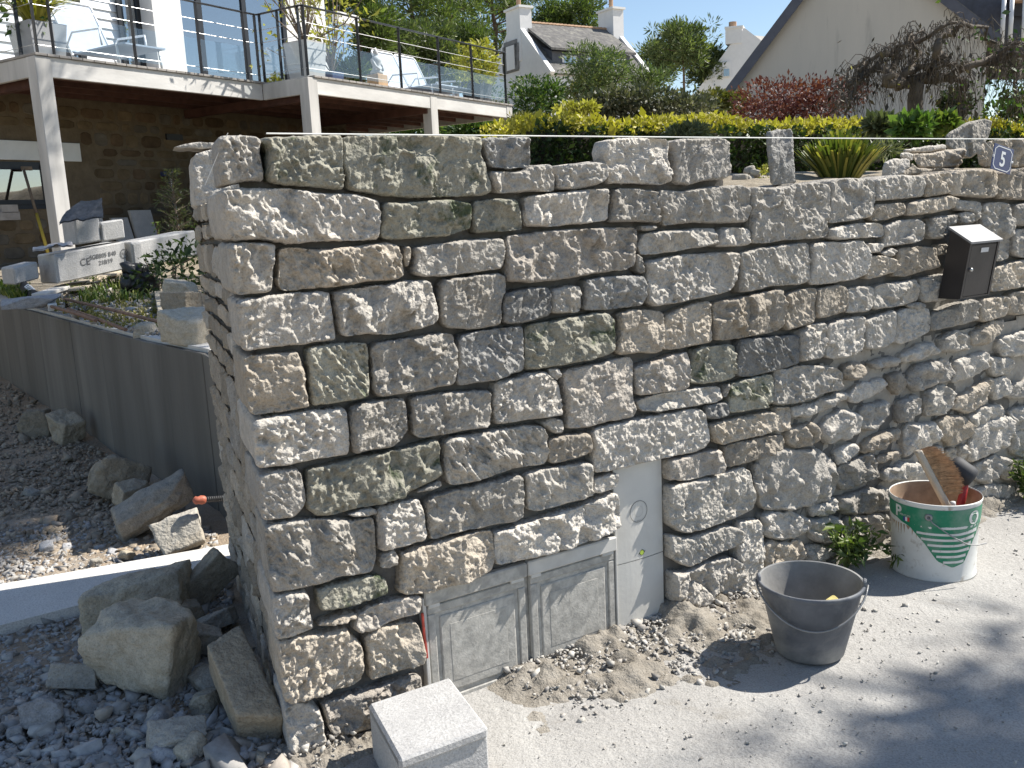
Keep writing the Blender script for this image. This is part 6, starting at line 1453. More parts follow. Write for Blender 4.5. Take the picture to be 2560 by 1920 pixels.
rock(on5(1500, 1200), (.25, .2, .16), (10, 10, 30), 83, M['rock_cream'], 'pale rubble stone near the timber offcut', cuts=6); rock(on5(1540, 1320), (.22, .2, .15), (0, 10, 70), 84, M['rock_tan'], 'brown rubble stone by the wall end on the earth', cuts=6); rock(on5(270, 1230), (.4, .25, .08), (0, 0, 20), 85, M['rock_blue'], 'flat pale grey slab among the rods', cuts=5)
# slabs leaning on the house, broom, wheelbarrow
for (x0, x1, yb, yt, lab) in ((1015, 1150, 612, 475, 'short grey slab leaning in front of the house wall'), (1172, 1345, 600, 412, 'wider grey slab leaning right of the short one'), (860, 920, 590, 345, 'narrow grey board standing behind the upright blocks')):
    b0 = FB - .55; a0 = df(T5(x0, yb)[0] / DS, T5(x0, yb)[1] / DS, b0); a1_ = df(T5(x1, yb)[0] / DS, T5(x1, yb)[1] / DS, b0); zt_ = df(T5(x0, yt)[0] / DS, T5(x0, yt)[1] / DS, b0)[1]
    m_ = MB(); m_.prism([DL(a0[0], b0, 1.0), DL(a0[0], b0 + .05, 1.0), DL(a0[0], b0 + .25, zt_), DL(a0[0], b0 + .20, zt_)], E1 * (a1_[0] - a0[0])); tag(m_.build('stone_slab', M['blk']), lab, 'slab', 'slabs by the house wall')
m_ = MB(); hp0, hp1 = df(*[c / DS for c in T5(405, 690)], FB - .7), df(*[c / DS for c in T5(198, 85)], FB - .15); brm = thing('broom', DL(hp0[0], FB - .7, hp0[1]), 'long handled tool with a yellow shaft leaning by the ground floor window', 'broom')
pA_, pB_ = DL(hp0[0], FB - .7, hp0[1] - .3), DL(hp1[0], FB - .15, hp1[1]); m_.tube([pA_, pA_ * .45 + pB_ * .55], .02, 6); m_.build('lower_shaft', plain('shaft_yellow', (.55, .40, .06), .6, .15), brm, True)
m_ = MB(); m_.tube([pA_ * .45 + pB_ * .55, pB_], .018, 6); m_.build('upper_shaft', M['stem_b'], brm, True); m_ = MB(); m_.box(pB_ - E1 * .02, E1 * .14, E2 * .03, UZ * .05, .004); m_.build('grip', M['stem_b'], brm)
wpt = on5(185, 890, .95) + np.array([0, .3, 0]); wb_ = thing('wheelbarrow', wpt, 'upended wheelbarrow with green frame and pale tray at the left edge', 'wheelbarrow')
rW = .19; wc = wpt + UZ * rW; wx = unit(E1 * .5 - E2 * .1 + np.array([.8, 0, 0])); wy = np.array([-wx[1], wx[0], 0])
m_ = MB(); th = np.linspace(0, 2 * math.pi, 29); m_.tube([wc + wx * math.cos(a) * rW * .84 + UZ * math.sin(a) * rW * .84 for a in th], .035, 8, False); ty = m_.build('tyre', plain('tyre', (.09, .085, .08), .8, .2), wb_, True)
m_ = MB(); m_.lathe(wc - wy * .02, [(.0005, 0), (rW * .68, .0), (rW * .68, .04), (.0005, .04)], 20, wy); m_.build('rim', plain('rim_rust', (.30, .22, .15), .7, .3), wb_, True)
M['gtube'] = plain('frame_green', (.06, .12, .10), .45, .2); tr0 = on5(40, 800, 1.1) + np.array([0, .5, 0])
def t5at(x, y, Y): return aty(*T5(x, y), Y)
Yw = wpt[1] + .15
for pts_ in (((0, 520), (15, 640), (30, 760), (70, 880), (130, 900)), ((150, 560), (215, 480), (270, 540), (235, 660), (215, 740)), ((10, 300), (60, 430), (90, 520), (160, 560))):
    m_ = MB(); m_.tube([t5at(x, y, Yw) for x, y in pts_], .022, 8); m_.build('frame_tube', M['gtube'], wb_, True)
m_ = MB(); m_.prism([t5at(20, 560, Yw + .1), t5at(150, 545, Yw + .1), t5at(200, 740, Yw + .1), t5at(30, 755, Yw + .1)], (0, .12, 0)); m_.build('tray', plain('tray_blue', (.36, .43, .52), .5, .15), wb_)
mk('tray_mark', *ring(t5at(88, 685, Yw + .095), .04, .055, ex=np.array([1., 0, 0]), ey=UZ), M['white'], wb_)
m_ = MB(); m_.prism([t5at(0, 755, Yw), t5at(210, 735, Yw), t5at(250, 770, Yw), t5at(0, 800, Yw)], (0, .3, 0)); m_.build('tray_lip', M['ret_top'], wb_)
m_ = MB(); m_.prism([t5at(0, 800, Yw + .1), t5at(60, 810, Yw + .1), t5at(130, 1010, Yw + .1), t5at(-60, 1010, Yw + .1)], (0, .4, 0)); tag(m_.build('cement_tub', plain('tub_brown', (.32, .24, .17), .8, .2)), 'brownish mixing tub behind the wheelbarrow wheel', 'tub')
for (xa, xb, y0, y1) in ((20, 150, 398, 440), (0, 165, 450, 500)):
    a0, a1_ = df(*[c / DS for c in T5(xa, y1)], FB - .5), df(*[c / DS for c in T5(xb, y0)], FB - .5); m_ = dbox(a0[0], a1_[0], FB - .5, FB - .4, a0[1], a0[1] + .10); tag(m_.build('timber_plank', M['boards']), 'grey plank lying %s behind the wheelbarrow' % ('upper' if y0 < 420 else 'lower'), 'plank')
dsp = df(*[c / DS for c in T5(1390, 95)], FB - .2); dn = thing('folding_trestle', DL(dsp[0], FB - .2, 1.0), 'dark blue tool frame standing by the house wall behind the conifer', 'trestle')
m_ = dbox(dsp[0] - .10, dsp[0] + .14, FB - .25, FB - .15, dsp[1] - .07, dsp[1] + .0, .01); m_.build('top', plain('tool_blue', (.03, .045, .12), .4, .2), dn)
for sx in (.02, .06): m_ = MB(); m_.tube([DL(dsp[0] + sx, FB - .18, dsp[1] - .06), DL(dsp[0] + sx + .05, FB - .22, 1.0)], .012, 6); m_.build('leg', M['alu'] if sx > .03 else M['anth'], dn)
# ------------------------------------------------------------------ background: houses, hedge, shrubs, trees
def gz(x, y): return float(garden_z(np.array([[x, y]]))[0])
def leaf2(P, Dn, size, asp, seed, var=.3):
    """two-triangle leaves, for foliage farther off"""
    rg = np.random.default_rng(seed); n = len(P); P = np.asarray(P, float); Dn = np.asarray(Dn, float); Dn = Dn / (np.linalg.norm(Dn, axis=1)[:, None] + 1e-9)
    sd_ = np.cross(Dn, rg.normal(0, 1, (n, 3))); sd_ /= np.linalg.norm(sd_, axis=1)[:, None] + 1e-9
    L = size * rg.lognormal(0, var, n)[:, None]; W = L * asp / 2
    V = np.stack([P, P + Dn * L * .5 + sd_ * W, P + Dn * L, P + Dn * L * .5 - sd_ * W], 1).reshape(-1, 3); k = np.arange(n)[:, None] * 4
    return V, np.vstack([k + [0, 1, 2], k + [0, 2, 3]])
M['bark'] = plain('pine_bark', (.13, .095, .07), .95, .3, 3, .02, 8, spec=.1)
M['pine0'] = leaf_mat('pine_needles', (.075, .112, .032), (.20, .25, .07), .35); M['pine1'] = leaf_mat('pine_needles_grey', (.085, .118, .046), (.22, .25, .095), .35)
def pine(base, Ht, rad, seed, label, mat, crown=(.45, 1.0), nb=26, ncl=7, nl=85, lsz=.30, clr=.9, lean=0.0, group='pines on the hillside', flat=.55, name='pine_tree'):
    rg = np.random.default_rng(seed); base = np.asarray(base, float); t = thing(name, base, label, 'tree', group); tr = MB()
    top = base + UZ * Ht + np.array([lean, lean * .3, 0]); tp = [base - UZ * .4, base * .6 + top * .4 + rg.normal(0, .2, 3) * [1, 1, 0], base * .25 + top * .75 + rg.normal(0, .25, 3) * [1, 1, 0], top]
    r0 = Ht * .022; tr.tube(tp, [r0, r0 * .75, r0 * .45, r0 * .12], 7)
    def at(f):
        f = np.clip(f, 0, 1) * 3; i = min(int(f), 2); return tp[i] * (1 - f + i) + tp[i + 1] * (f - i)
    P = []; Dn = []
    for b in range(nb):
        f = crown[0] + (crown[1] - crown[0]) * ((b + rg.random()) / nb); a = rg.uniform(0, 6.28) + b * 2.4; p0 = at(f - .06); rel = (f - crown[0]) / (crown[1] - crown[0])
        L_ = rad * (.45 + .6 * math.sin(math.pi * (.15 + .75 * rel))) * rg.uniform(.7, 1.1); d = np.array([math.cos(a), math.sin(a), rg.uniform(.05, .45)]); p1 = p0 + d * L_
        tr.tube([p0, p0 + d * L_ * .5 + UZ * .1 * L_ * rg.uniform(-.5, 1), p1], [r0 * .32, r0 * .2, r0 * .06], 4, False)
        for c in range(ncl):
            q = p0 + d * L_ * rg.uniform(.45, 1.08) + rg.normal(0, .28, 3) * clr; dd = rg.normal(0, 1, (nl, 3)); dd /= np.linalg.norm(dd, axis=1)[:, None]
            rr = clr * rg.uniform(.45, .9) * rg.random(nl) ** .4; P.append(q + dd * rr[:, None] * [1, 1, flat]); Dn.append(dd + [0, 0, .5])
    tr.build('trunk', M['bark'], t); V, F = leaf2(np.vstack(P), np.vstack(Dn), lsz, .22, seed); mk('crown', V, F, mat, t); return t
# --- white gabled house on the hill
M['slate_r'] = plain('roof_slate', (.13, .125, .12), .85, .35, 3.5, .02, 9, c2=(.24, .23, .20), thr=(.5, .7), spec=.2)
M['whouse'] = plain('house_white', (.78, .77, .76), .9, .04, 2, spec=.2); M['granite_t'] = plain('granite_trim', (.22, .215, .21), .9, .2, 3); M['ridge'] = plain('ridge_tile', (.42, .27, .17), .9, .2, 3)
M['sill'] = plain('verge_white', (.80, .79, .77), .8, .04, 2)
def gabled(name, pL, az, ridge_len, half_w, eave, rise, base_z, label, back=True):
    """house with its gable end at pL (foot of the gable's centre line); az: bearing of the ridge away from the gable"""
    r = np.array([math.sin(az), math.cos(az), 0]); w_ = np.array([math.cos(az), -math.sin(az), 0]); t = thing(name, pL, label, 'house'); p = np.asarray(pL, float) * [1, 1, 0]
    def X(a, b, z): return p + r * a + w_ * b + UZ * z
    m_ = MB(); m_.prism([X(0, -half_w, base_z), X(0, half_w, base_z), X(0, half_w, eave), X(0, 0, eave + rise), X(0, -half_w, eave)], r * ridge_len); m_.build('wall', M['whouse'], t); return t, X
pA_ = dy(1118, 200, 70.0); pA_ = dy(1116, 200, 72.0); az_w = AW
zR = dy(1116, 44, 72)[2]; rdir = np.array([math.sin(az_w), math.cos(az_w), 0]); wdir = np.array([math.cos(az_w), -math.sin(az_w), 0])
# half width from the right eave of the gable as seen
def gab(x, y): q = onp(x * DS, y * DS, pA_, rdir); return (q - pA_) @ wdir, q[2]
hwR, zE = gab(1182, 152); hw_ = hwR + .1
hz = thing('white_house', pA_ * [1, 1, 0] + UZ * 6, 'white gabled house with grey slate roof and a tall chimney at each end', 'house')
def XW(a, b, z): return pA_ * [1, 1, 0] + rdir * a + wdir * b + UZ * z
def side(x, y, b): q = onp(x * DS, y * DS, XW(0, b, 0), wdir); return (q - XW(0, 0, 0)) @ rdir, q[2]
RL = onp(1330 * DS, 66 * DS, XW(0, 0, 0), wdir); RL = (RL - XW(0, 0, 0)) @ rdir
zE2 = zE - .15
m_ = MB(); m_.prism([XW(0, -hw_, 4), XW(0, hw_, 4), XW(0, hw_, zE2), XW(0, 0, zR - .25), XW(0, -hw_, zE2)], rdir * RL); m_.build('wall', M['whouse'], hz)
sl_ = unit(XW(0, hw_, zE2) - XW(0, 0, zR - .2)); nr_ = np.cross(rdir, sl_); nr_ = nr_ if nr_[2] > 0 else -nr_
Ls = np.linalg.norm(XW(0, hw_, zE2) - XW(0, 0, zR - .2))
for s_ in (1, -1):
    a = XW(.35, 0, zR - .2); d = (XW(0, s_ * hw_, zE2) - XW(0, 0, zR - .2)) * 1.04; m_ = MB(); nn = np.array([nr_[0] * s_, nr_[1] * s_, nr_[2]]); m_.box(a + nn * .01, rdir * (RL - .7), d, nn * .12); m_.build('roof', M['slate_r'], hz)
    for a0 in (-.02, RL - .36): m_ = MB(); m_.box(XW(a0, 0, zR - .22) + nn * .01, rdir * .38, d * 1.0, nn * .28); m_.build('verge', M['sill'], hz)
n_t = 26
for i in range(n_t): m_ = MB(); a = .4 + (RL - .8) * i / n_t; m_.tube([XW(a, 0, zR - .08), XW(a + (RL - .8) / n_t * .96, 0, zR - .05)], .13, 6); m_.build('ridge_tile', M['ridge'], hz)
for a0, lab in ((-.05, 1), (RL - 1.0, 2)):
    ct = dy(1095, 25, 72)[2] + .1 if lab == 1 else zR + 1.3
    ch = MB(); ch.box(XW(a0, -.95, zR - 2.2), rdir * 1.05, wdir * 1.9, UZ * (ct - zR + 2.2)); c_o = ch.build('chimney', M['whouse'], hz)
    m_ = MB(); m_.prism([XW(a0, -.95, zR - 2.2), XW(a0, -1.9, zR - 3.0), XW(a0, .95, zR - 3.0), XW(a0, .95, zR - 2.2)], rdir * .9); m_.build('chimney_shoulder', M['whouse'], c_o)
    m_ = MB(); m_.box(XW(a0 - .12, -1.07, ct), rdir * 1.3, wdir * 2.14, UZ * .16); m_.build('chimney_cap', M['sill'], c_o)
    m_ = MB(); m_.tube([XW(a0 + .5, .1, ct + .1), XW(a0 + .5, .1, ct + .95)], .17, 8); m_.build('chimney_pot', M['ridge'], c_o)
def gq(x0, y0, x1, y1, th, name, mat, par, out=0.0):
    a, b = gab(x0, y0), gab(x1, y1); m_ = MB(); m_.box(XW(-out, a[0], min(a[1], b[1])), wdir * (b[0] - a[0]), -rdir * th, UZ * abs(a[1] - b[1])); return m_.build(name, mat, par)
T3 = lambda x, y: ((1180 + x / 3.4563) / DS, (y / 3.4563) / DS)
wn = gq(*T3(280, 385), *T3(405, 610), .05, 'window', M['granite_t'], hz)
for i in range(6): gq(*T3(272 if i % 2 else 282, 375 + i * 38), *T3(412 if i % 2 else 398, 375 + i * 38 + 34), .05, 'quoin_stone', M['granite_t'], wn, .06)
gq(*T3(308, 410), *T3(385, 595), .06, 'shutter', M['sill'], wn, .115)
# dormer: broad slate-hung box with its own roof
def rp(x, y, b): q = onp(*[c * DS for c in T3(x, y)], XW(0, b, 0), wdir); return (q - XW(0, 0, 0)) @ rdir, q[2]
b0 = hw_ * .82; a0, zd0 = rp(690, 440, b0); a1_, zd1 = rp(1365, 465, b0); zlo = zd0 - 1.6
m_ = MB(); m_.prism([XW(a0, hw_ * .18, zR - 1.6), XW(a0, b0, zd0), XW(a0, b0, zlo), XW(a0, hw_ * .55, zlo)], rdir * (a1_ - a0)); dm = m_.build('dormer', plain('slate_hung', (.10, .105, .12), .7, .2, 6), hz)
m_ = MB(); m_.prism([XW(a0 - .3, .3, zR - .45), XW(a0 - .3, b0 + .4, zd0 + .02), XW(a0 - .3, b0 + .4, zd0 + .18), XW(a0 - .3, .3, zR - .25)], rdir * (a1_ - a0 + .6)); m_.build('dormer_roof', M['slate_r'], dm)
for i in range(3):
    aa = a0 + (a1_ - a0) * (.12 + .3 * i); m_ = MB(); m_.box(XW(aa, b0 + .01, zlo + .35), rdir * (a1_ - a0) * .18, wdir * .05, UZ * 1.0); w2 = m_.build('window', M['sill'], dm); m_ = MB(); m_.box(XW(aa + .15, b0 + .065, zlo + .45), rdir * ((a1_ - a0) * .18 - .3), wdir * .02, UZ * .8); m_.build('pane', M['pane'], w2)
# --- second white house beyond the beige one
fz = thing('white_house', dy(1600, 200, 85.0), 'white house gable with chimney and small window beyond the beige house', 'house')
T4 = lambda x, y: ((1820 + x / 2.9892) / DS, (y / 2.9892) / DS)
def p4(x, y, Y): return dy(*T4(x, y), Y)
m_ = MB(); m_.prism([dy(1505, 197, 85), dy(1575, 100, 85), dy(1608, 60, 85), dy(1700, 130, 85), dy(1700, 260, 85), dy(1490, 260, 85)], (4, 9, 0)); m_.build('wall', M['whouse'], fz)
m_ = MB(); m_.prism([p4(-20, 205, 84.9), p4(105, 190, 84.9), p4(105, 320, 84.9), p4(-20, 330, 84.9)], (.8, 2, 0)); c_o = m_.build('chimney', M['whouse'], fz)
m_ = MB(); m_.prism([p4(-26, 200, 84.8), p4(112, 188, 84.8), p4(112, 203, 84.8), p4(-26, 216, 84.8)], (.9, 2.3, 0)); m_.build('chimney_cap', M['sill'], c_o)
m_ = MB(); m_.tube([p4(35, 205, 85.5), p4(35, 165, 85.5)], .35, 8); m_.build('chimney_pot', M['ridge'], c_o)
m_ = MB(); m_.prism([p4(108, 258, 85.4), p4(330, 275, 88), p4(330, 420, 88), p4(215, 385, 85.4)], (3, 8, 1)); m_.build('roof', plain('roof_pale', (.42, .40, .37), .9, .15, 2), fz)
m_ = MB(); m_.prism([dy(1560, 135, 84.95), dy(1578, 133, 84.95), dy(1578, 166, 84.95), dy(1560, 168, 84.95)], (0, -.1, 0)); wn = m_.build('window', M['sill'], fz)
m_ = MB(); m_.prism([dy(1563, 150, 84.8), dy(1575, 149, 84.8), dy(1575, 164, 84.8), dy(1563, 165, 84.8)], (0, -.05, 0)); m_.build('pane', M['pane'], wn)
# --- big beige gable
bz = thing('beige_house', dy(1700, 250, 30), 'large plain beige rendered gable with dark roof edge', 'house')
mt, t_, b_ = nodes_of('beige_render'); v_ = coords(t_, False, (1, 1, .18)); o_ = ramp(t_, noise(t_, v_, .8, 6, .6), [(.35, (.58, .535, .47)), (.7, (.50, .47, .42))]); o_ = mix(t_, ramp(t_, noise(t_, v_, 1.7, 6, .65, .4), [(.56, 0.), (.72, .6)]), o_, (.30, .285, .26)); t_.links.new(o_, b_.inputs['Base Color']); b_.inputs['Roughness'].default_value = .95; bump(t_, b_, noise(t_, v_, 30, 3), .6, .004); M['beige'] = mt
th = math.radians(117); be = np.array([math.sin(th), math.cos(th), 0]); bn = np.array([math.cos(th), -math.sin(th), 0]); bn = bn if bn[1] < 0 else -bn
q0 = dy(1578, 230, 30.0)
def bw(x, y): q = onp(x * DS, y * DS, q0, bn); return (q - q0) @ be, q[2]
eL = bw(1578, 208); l1, l2 = bw(1590, 192), bw(1735, 0); r1, r2 = bw(2030, 0), bw(2140, 85)
mL = (l2[1] - l1[1]) / (l2[0] - l1[0]); mR = (r2[1] - r1[1]) / (r2[0] - r1[0]); xa = (r1[1] - l1[1] + mL * l1[0] - mR * r1[0]) / (mL - mR); za = l1[1] + mL * (xa - l1[0]); xr = xa * 2
def BX(a, b, z): return q0 * [1, 1, 0] + be * a - bn * b + UZ * z
zl_ = l1[1] - mL * l1[0]; zr_ = za + mR * (xr - xa)
m_ = MB(); m_.prism([BX(0, 0, 1.5), BX(xr, 0, 1.5), BX(xr, 0, zr_), BX(xa, 0, za), BX(0, 0, zl_)], -bn * 9); m_.build('wall', M['beige'], bz)
M['fasc'] = plain('roof_edge', (.085, .09, .115), .6, .15, 4)
for s_, (xe, ze) in ((1, (0, zl_)), (-1, (xr, zr_))):
    d = (BX(xe, 0, ze) - BX(xa, 0, za)) * 1.06; nn = np.cross(d, bn); nn = unit(nn) if nn[2] > 0 else -unit(nn)
    m_ = MB(); m_.box(BX(xa, -.22, za) + nn * .005, d, -bn * 9.4, nn * .22); rf = m_.build('roof', M['slate_r'], bz)
    m_ = MB(); m_.box(BX(xa, -.25, za) - nn * .06, d * 1.005, -bn * .028, nn * .26); m_.build('verge_board', M['fasc'], rf)
# --- dark slate-hung house at the right edge
dz_ = thing('dark_house', dy(2190, 150, 34), 'dark slate clad house front with pale vertical poles at the right edge', 'house'); Yd = 33.0
m_ = MB(); m_.prism([p4(1560, -60, Yd), p4(2600, -60, Yd), p4(2600, 420, Yd), p4(1560, 420, Yd)], (1.5, 6, 0)); m_.build('wall', plain('slate_cladding', (.045, .05, .068), .6, .3, 5, .01, 6), dz_)
m_ = MB(); m_.prism([p4(2080, 0, Yd - .2), p4(2600, -5, Yd - .2), p4(2600, 130, Yd - .2), p4(2110, 125, Yd - .2)], (0, -.12, 0)); m_.build('panel', plain('slate_panel_dark', (.03, .03, .035), .7, .2), dz_)
m_ = MB(); m_.prism([p4(2100, -10, Yd - .4), p4(2260, -14, Yd - .4), p4(2260, 22, Yd - .4), p4(2110, 26, Yd - .4)], (0, -.3, 0)); m_.build('beam_end', M['ridge'], dz_)
for x0, x1 in ((2065, 2045), (2125, 2105), (2222, 2206)): m_ = MB(); m_.tube([p4(x0, -20, Yd - .8), p4(x1, 330, Yd - .8)], .075, 8); m_.build('pole', M['alu'], dz_, True)
# --- hedge parallel to the wall
HB = 5.4
def gw(s, b, z): return CO * [1, 1, 0] + U * s - N * b + UZ * z
M['h_yel'] = leaf_mat('hedge_yellow', (.42, .37, .05), (.72, .63, .14), .35); M['h_grn'] = leaf_mat('hedge_green', (.030, .055, .014), (.085, .125, .03), .2); M['twig'] = plain('twig_dark', (.035, .03, .02), .95, .2)
hd_ = thing('hedge', gw(8, HB, 1.7), 'long clipped hedge with yellow topped new growth behind the stone wall', 'hedge'); rg = np.random.default_rng(55); s0h, s1h, zt_h = 4.45, 14.5, 2.36
m_ = MB(); m_.box(gw(s0h + .1, HB + .1, 1.5), U * (s1h - s0h - .2), -N * .7, UZ * (zt_h - 1.5 - .12)); m_.build('branches', M['twig'], hd_)
def hz_top(s): return zt_h + .03 * np.sin(s * 2.1) + .04 * vn(np.c_[s, s * 0, s * 0], .35, 3)
n = 20000; s_ = rg.uniform(s0h, s1h, n); b_ = HB + rg.uniform(-.02, .9, n); z_ = hz_top(s_) - .16 * rg.random(n) ** 1.2 + .05 * rg.random(n); keep = b_ - HB < .95
P = CO * [1, 1, 0] + s_[:, None] * U - b_[:, None] * N + z_[:, None] * UZ; V, F = leaf2(P, rg.normal(0, .6, (n, 3)) + [0, 0, .7], .055, .55, 1); mk('new_growth', V, F, M['h_yel'], hd_)
n = 17000; s_ = rg.uniform(s0h, s1h, n); z_ = 1.55 + (zt_h - .06 - 1.55) * rg.random(n); P3 = np.c_[s_, z_, z_ * 0]; b_ = HB - .04 + .10 * vn(P3, .25, 4) + .10 * rg.random(n)
P = CO * [1, 1, 0] + s_[:, None] * U - b_[:, None] * N + z_[:, None] * UZ; V, F = leaf2(P, rg.normal(0, .7, (n, 3)) + N * .6, .055, .55, 2); mk('foliage', V, F, M['h_grn'], hd_)
# --- shrubs
M['sh_red'] = leaf_mat('leaf_red', (.13, .035, .035), (.26, .10, .075), .25); M['sh_sil'] = leaf_mat('leaf_silver', (.075, .085, .05), (.26, .25, .17), .2); M['sh_oli'] = leaf_mat('leaf_olive', (.12, .125, .03), (.26, .24, .06), .25); M['sh_fea'] = leaf_mat('leaf_feathery', (.10, .145, .06), (.24, .27, .12), .35)
M['sh_gry'] = leaf_mat('leaf_greygreen', (.12, .14, .07), (.26, .27, .15), .25)
def shrub(x, y, wpx_, hpx, Y, n, lsz, mat, seed, label, name='shrub', lobes=7, asp=.45, deep=.8, mat2=None):
    """shrub whose middle is seen at (x,y), wpx_ by hpx in the 2212 view, Y metres off"""
    c = dy(x, y, Y); k = Y / 1971.0; rx, rz = wpx_ * k / 2, hpx * k / 2; rg = np.random.default_rng(seed); t = thing(name, c - UZ * rz, label, 'shrub', 'garden shrubs'); P = []; Dn = []
    for i in range(lobes):
        o = rg.uniform(-1, 1, 3) * [.62, .5, .45] * [rx, rx * deep, rz]; r = rg.uniform(.42, .62); m2 = int(n / lobes); d = rg.normal(0, 1, (m2, 3)); d /= np.linalg.norm(d, axis=1)[:, None]
        rr = (.55 + .45 * rg.random(m2) ** .6) * (1 + .3 * fbm(d + i * 9, .45, 3, seed + i)); P.append(c + o + d * rr[:, None] * [rx * r, rx * deep * r, rz * r * 1.15]); Dn.append(d + rg.normal(0, .5, (m2, 3)) + [0, 0, .3])
    sb = MB()
    for i in range(6): sb.tube([c - UZ * rz * 1.3 + rg.normal(0, .1, 3) * rx, c + rg.normal(0, .4, 3) * [rx, rx * deep, rz]], [rx * .03, rx * .012], 4, False)
    sb.build('stems', M['twig'], t); V, F = leaf2(np.vstack(P), np.vstack(Dn), lsz, asp, seed); mk('foliage', V, F, mat, t); return t
shrub(1745, 222, 285, 92, 16, 6500, .06, M['sh_red'], 1, 'dark red leaved shrub in front of the beige gable', 'red_shrub', 9)
shrub(1380, 228, 300, 66, 24, 8000, .11, M['sh_sil'], 2, 'broad rounded silvery green bush above the hedge', 'round_bush', 10, .5)
shrub(1560, 225, 110, 60, 26, 1800, .12, M['sh_oli'], 3, 'olive green bush right of the silvery bush', 'olive_bush', 6)
shrub(1250, 240, 80, 34, 22, 1300, .09, M['ylf'], 4, 'yellow leaved bush at the left of the silvery bush', 'yellow_bush', 6)
shrub(1172, 205, 130, 100, 40, 3500, .15, M['glf'], 5, 'dark green glossy bush beside the white house wall', 'green_bush', 8)
shrub(1262, 192, 115, 70, 38, 2600, .15, M['sh_oli'], 6, 'brownish olive bush between the dark bush and the feathery tree', 'olive_bush', 7)
shrub(1300, 155, 150, 112, 36, 5000, .15, M['sh_fea'], 7, 'tall feathery blue-green shrub hiding the white house roof', 'feathery_shrub', 12, .25); shrub(1392, 176, 115, 78, 37, 2600, .15, M['sh_fea'], 17, 'right half of the feathery shrub group, lower and wider', 'feathery_shrub', 9, .25)
shrub(1145, 262, 110, 30, 16, 1200, .07, M['sh_oli'], 8, 'low yellowish bushes behind the left end of the hedge', 'low_bush', 7)
shrub(1040, 285, 150, 60, 24, 2600, .12, M['glf'], 9, 'dark green bushes seen under the deck', 'green_bush', 8); shrub(1080, 300, 60, 26, 20, 700, .08, M['ylf'], 10, 'yellow bush seen under the right end of the deck', 'yellow_bush', 5)
shrub(2195, 240, 120, 90, 15, 1400, .08, M['glf'], 28, 'green leafy shrub at the right edge below the twisted tree', 'green_bush', 7); shrub(2085, 225, 90, 70, 14.5, 900, .08, M['dlf'], 29, 'dark ivy-like shrub right of the twisted trunk', 'dark_bush', 6)
shrub(1555, 252, 60, 22, 28, 400, .1, M['sh_oli'], 30, 'small bush beside the beige house corner', 'olive_bush', 4)
shrub(900, 290, 150, 60, 30, 2600, .14, M['glf'], 41, 'dark bush seen under the middle of the deck', 'green_bush', 8); shrub(980, 280, 120, 50, 33, 2000, .14, M['dlf'], 42, 'dark bush seen under the deck beside the third post', 'green_bush', 7)
pg = shrub(1490, 285, 100, 40, 7.9, 1500, .05, M['sh_gry'], 11, 'pale grey-green lavender bush in front of the hedge', 'lavender_bush', 6, .2)
shrub(1905, 275, 60, 36, 8.3, 420, .075, M['sh_gry'], 12, 'large-leaved grey-green plant in front of the hedge', 'leafy_plant', 4, .5); shrub(1960, 278, 75, 42, 8.0, 700, .075, leaf_mat('leaf_bright', (.085, .16, .035), (.22, .32, .07), .35), 13, 'bright green leafy plant between the spiky plant and the slab', 'leafy_plant', 6, .6); shrub(2030, 272, 60, 40, 8.2, 600, .07, leaf_mat('leaf_bright2', (.11, .17, .035), (.28, .32, .08), .35), 14, 'bright yellow-green leafy plant left of the pointed slab', 'leafy_plant', 5, .6)
shrub(1890, 322, 110, 30, 7.0, 300, .06, M['sh_gry'], 15, 'low dry twiggy plant beside the spiky plant', 'twiggy_plant', 5, .15)
# spiky plant
sp_b = dy(1815, 392, 6.1); spk = thing('spiky_plant', sp_b, 'clump of upright sword-shaped green and yellow leaves behind the wall', 'plant'); rg = np.random.default_rng(66); V = []; F = []; k = 0
for i in range(760):
    a = rg.uniform(0, 6.28); o = rg.random() ** .6; d = np.array([math.cos(a), math.sin(a), 0]); l = .32 * rg.uniform(.7, 1.1) * (1 - .18 * o); sd_ = np.array([-d[1], d[0], 0]) * .009; p0 = sp_b + d * .11 * o; tp_ = p0 + UZ * l * (1 - .28 * o * o) + d * l * .72 * o
    mid = (p0 + tp_) / 2 + UZ * l * .06 * o; V += [p0 - sd_, p0 + sd_, mid + sd_, mid - sd_, tp_ + sd_ * .8, tp_ - sd_ * .8]; F += [[k, k + 1, k + 2, k + 3], [k + 3, k + 2, k + 4, k + 5]]; k += 6
mk('leaves', V, np.array(F), leaf_mat('iris_leaf', (.10, .135, .025), (.40, .36, .08), .3), spk)
# stones of the rock garden between wall and hedge
for i, (x, y, w_) in enumerate(((1598, 374, 26), (1618, 380, 24), (1632, 368, 22), (1606, 389, 22), (1642, 384, 20), (1620, 360, 22))):
    p = dy(x, y, 6.6 + .02 * i); d = w_ * 6.6 / 1971; rock(p - UZ * d * .3, (d * 1.2, d, d * .7), (0, 10 * (i % 3), 40 * i), 120 + i, M['rock_grey'], ['leftmost', 'middle', 'upper right', 'lowest', 'rightmost', 'topmost'][i] + ' grey cobble of the rock garden left of the upright stone', 'cobble', 'rock garden cobbles', 3, False, cuts=7)
m_ = thing('leafy_sprig', dy(1655, 385, 6.3), 'small yellow-green sprig left of the upright stone', 'plant'); bush(dy(1655, 378, 6.3), .055, 70, .03, 91, M['ylf'], m_)
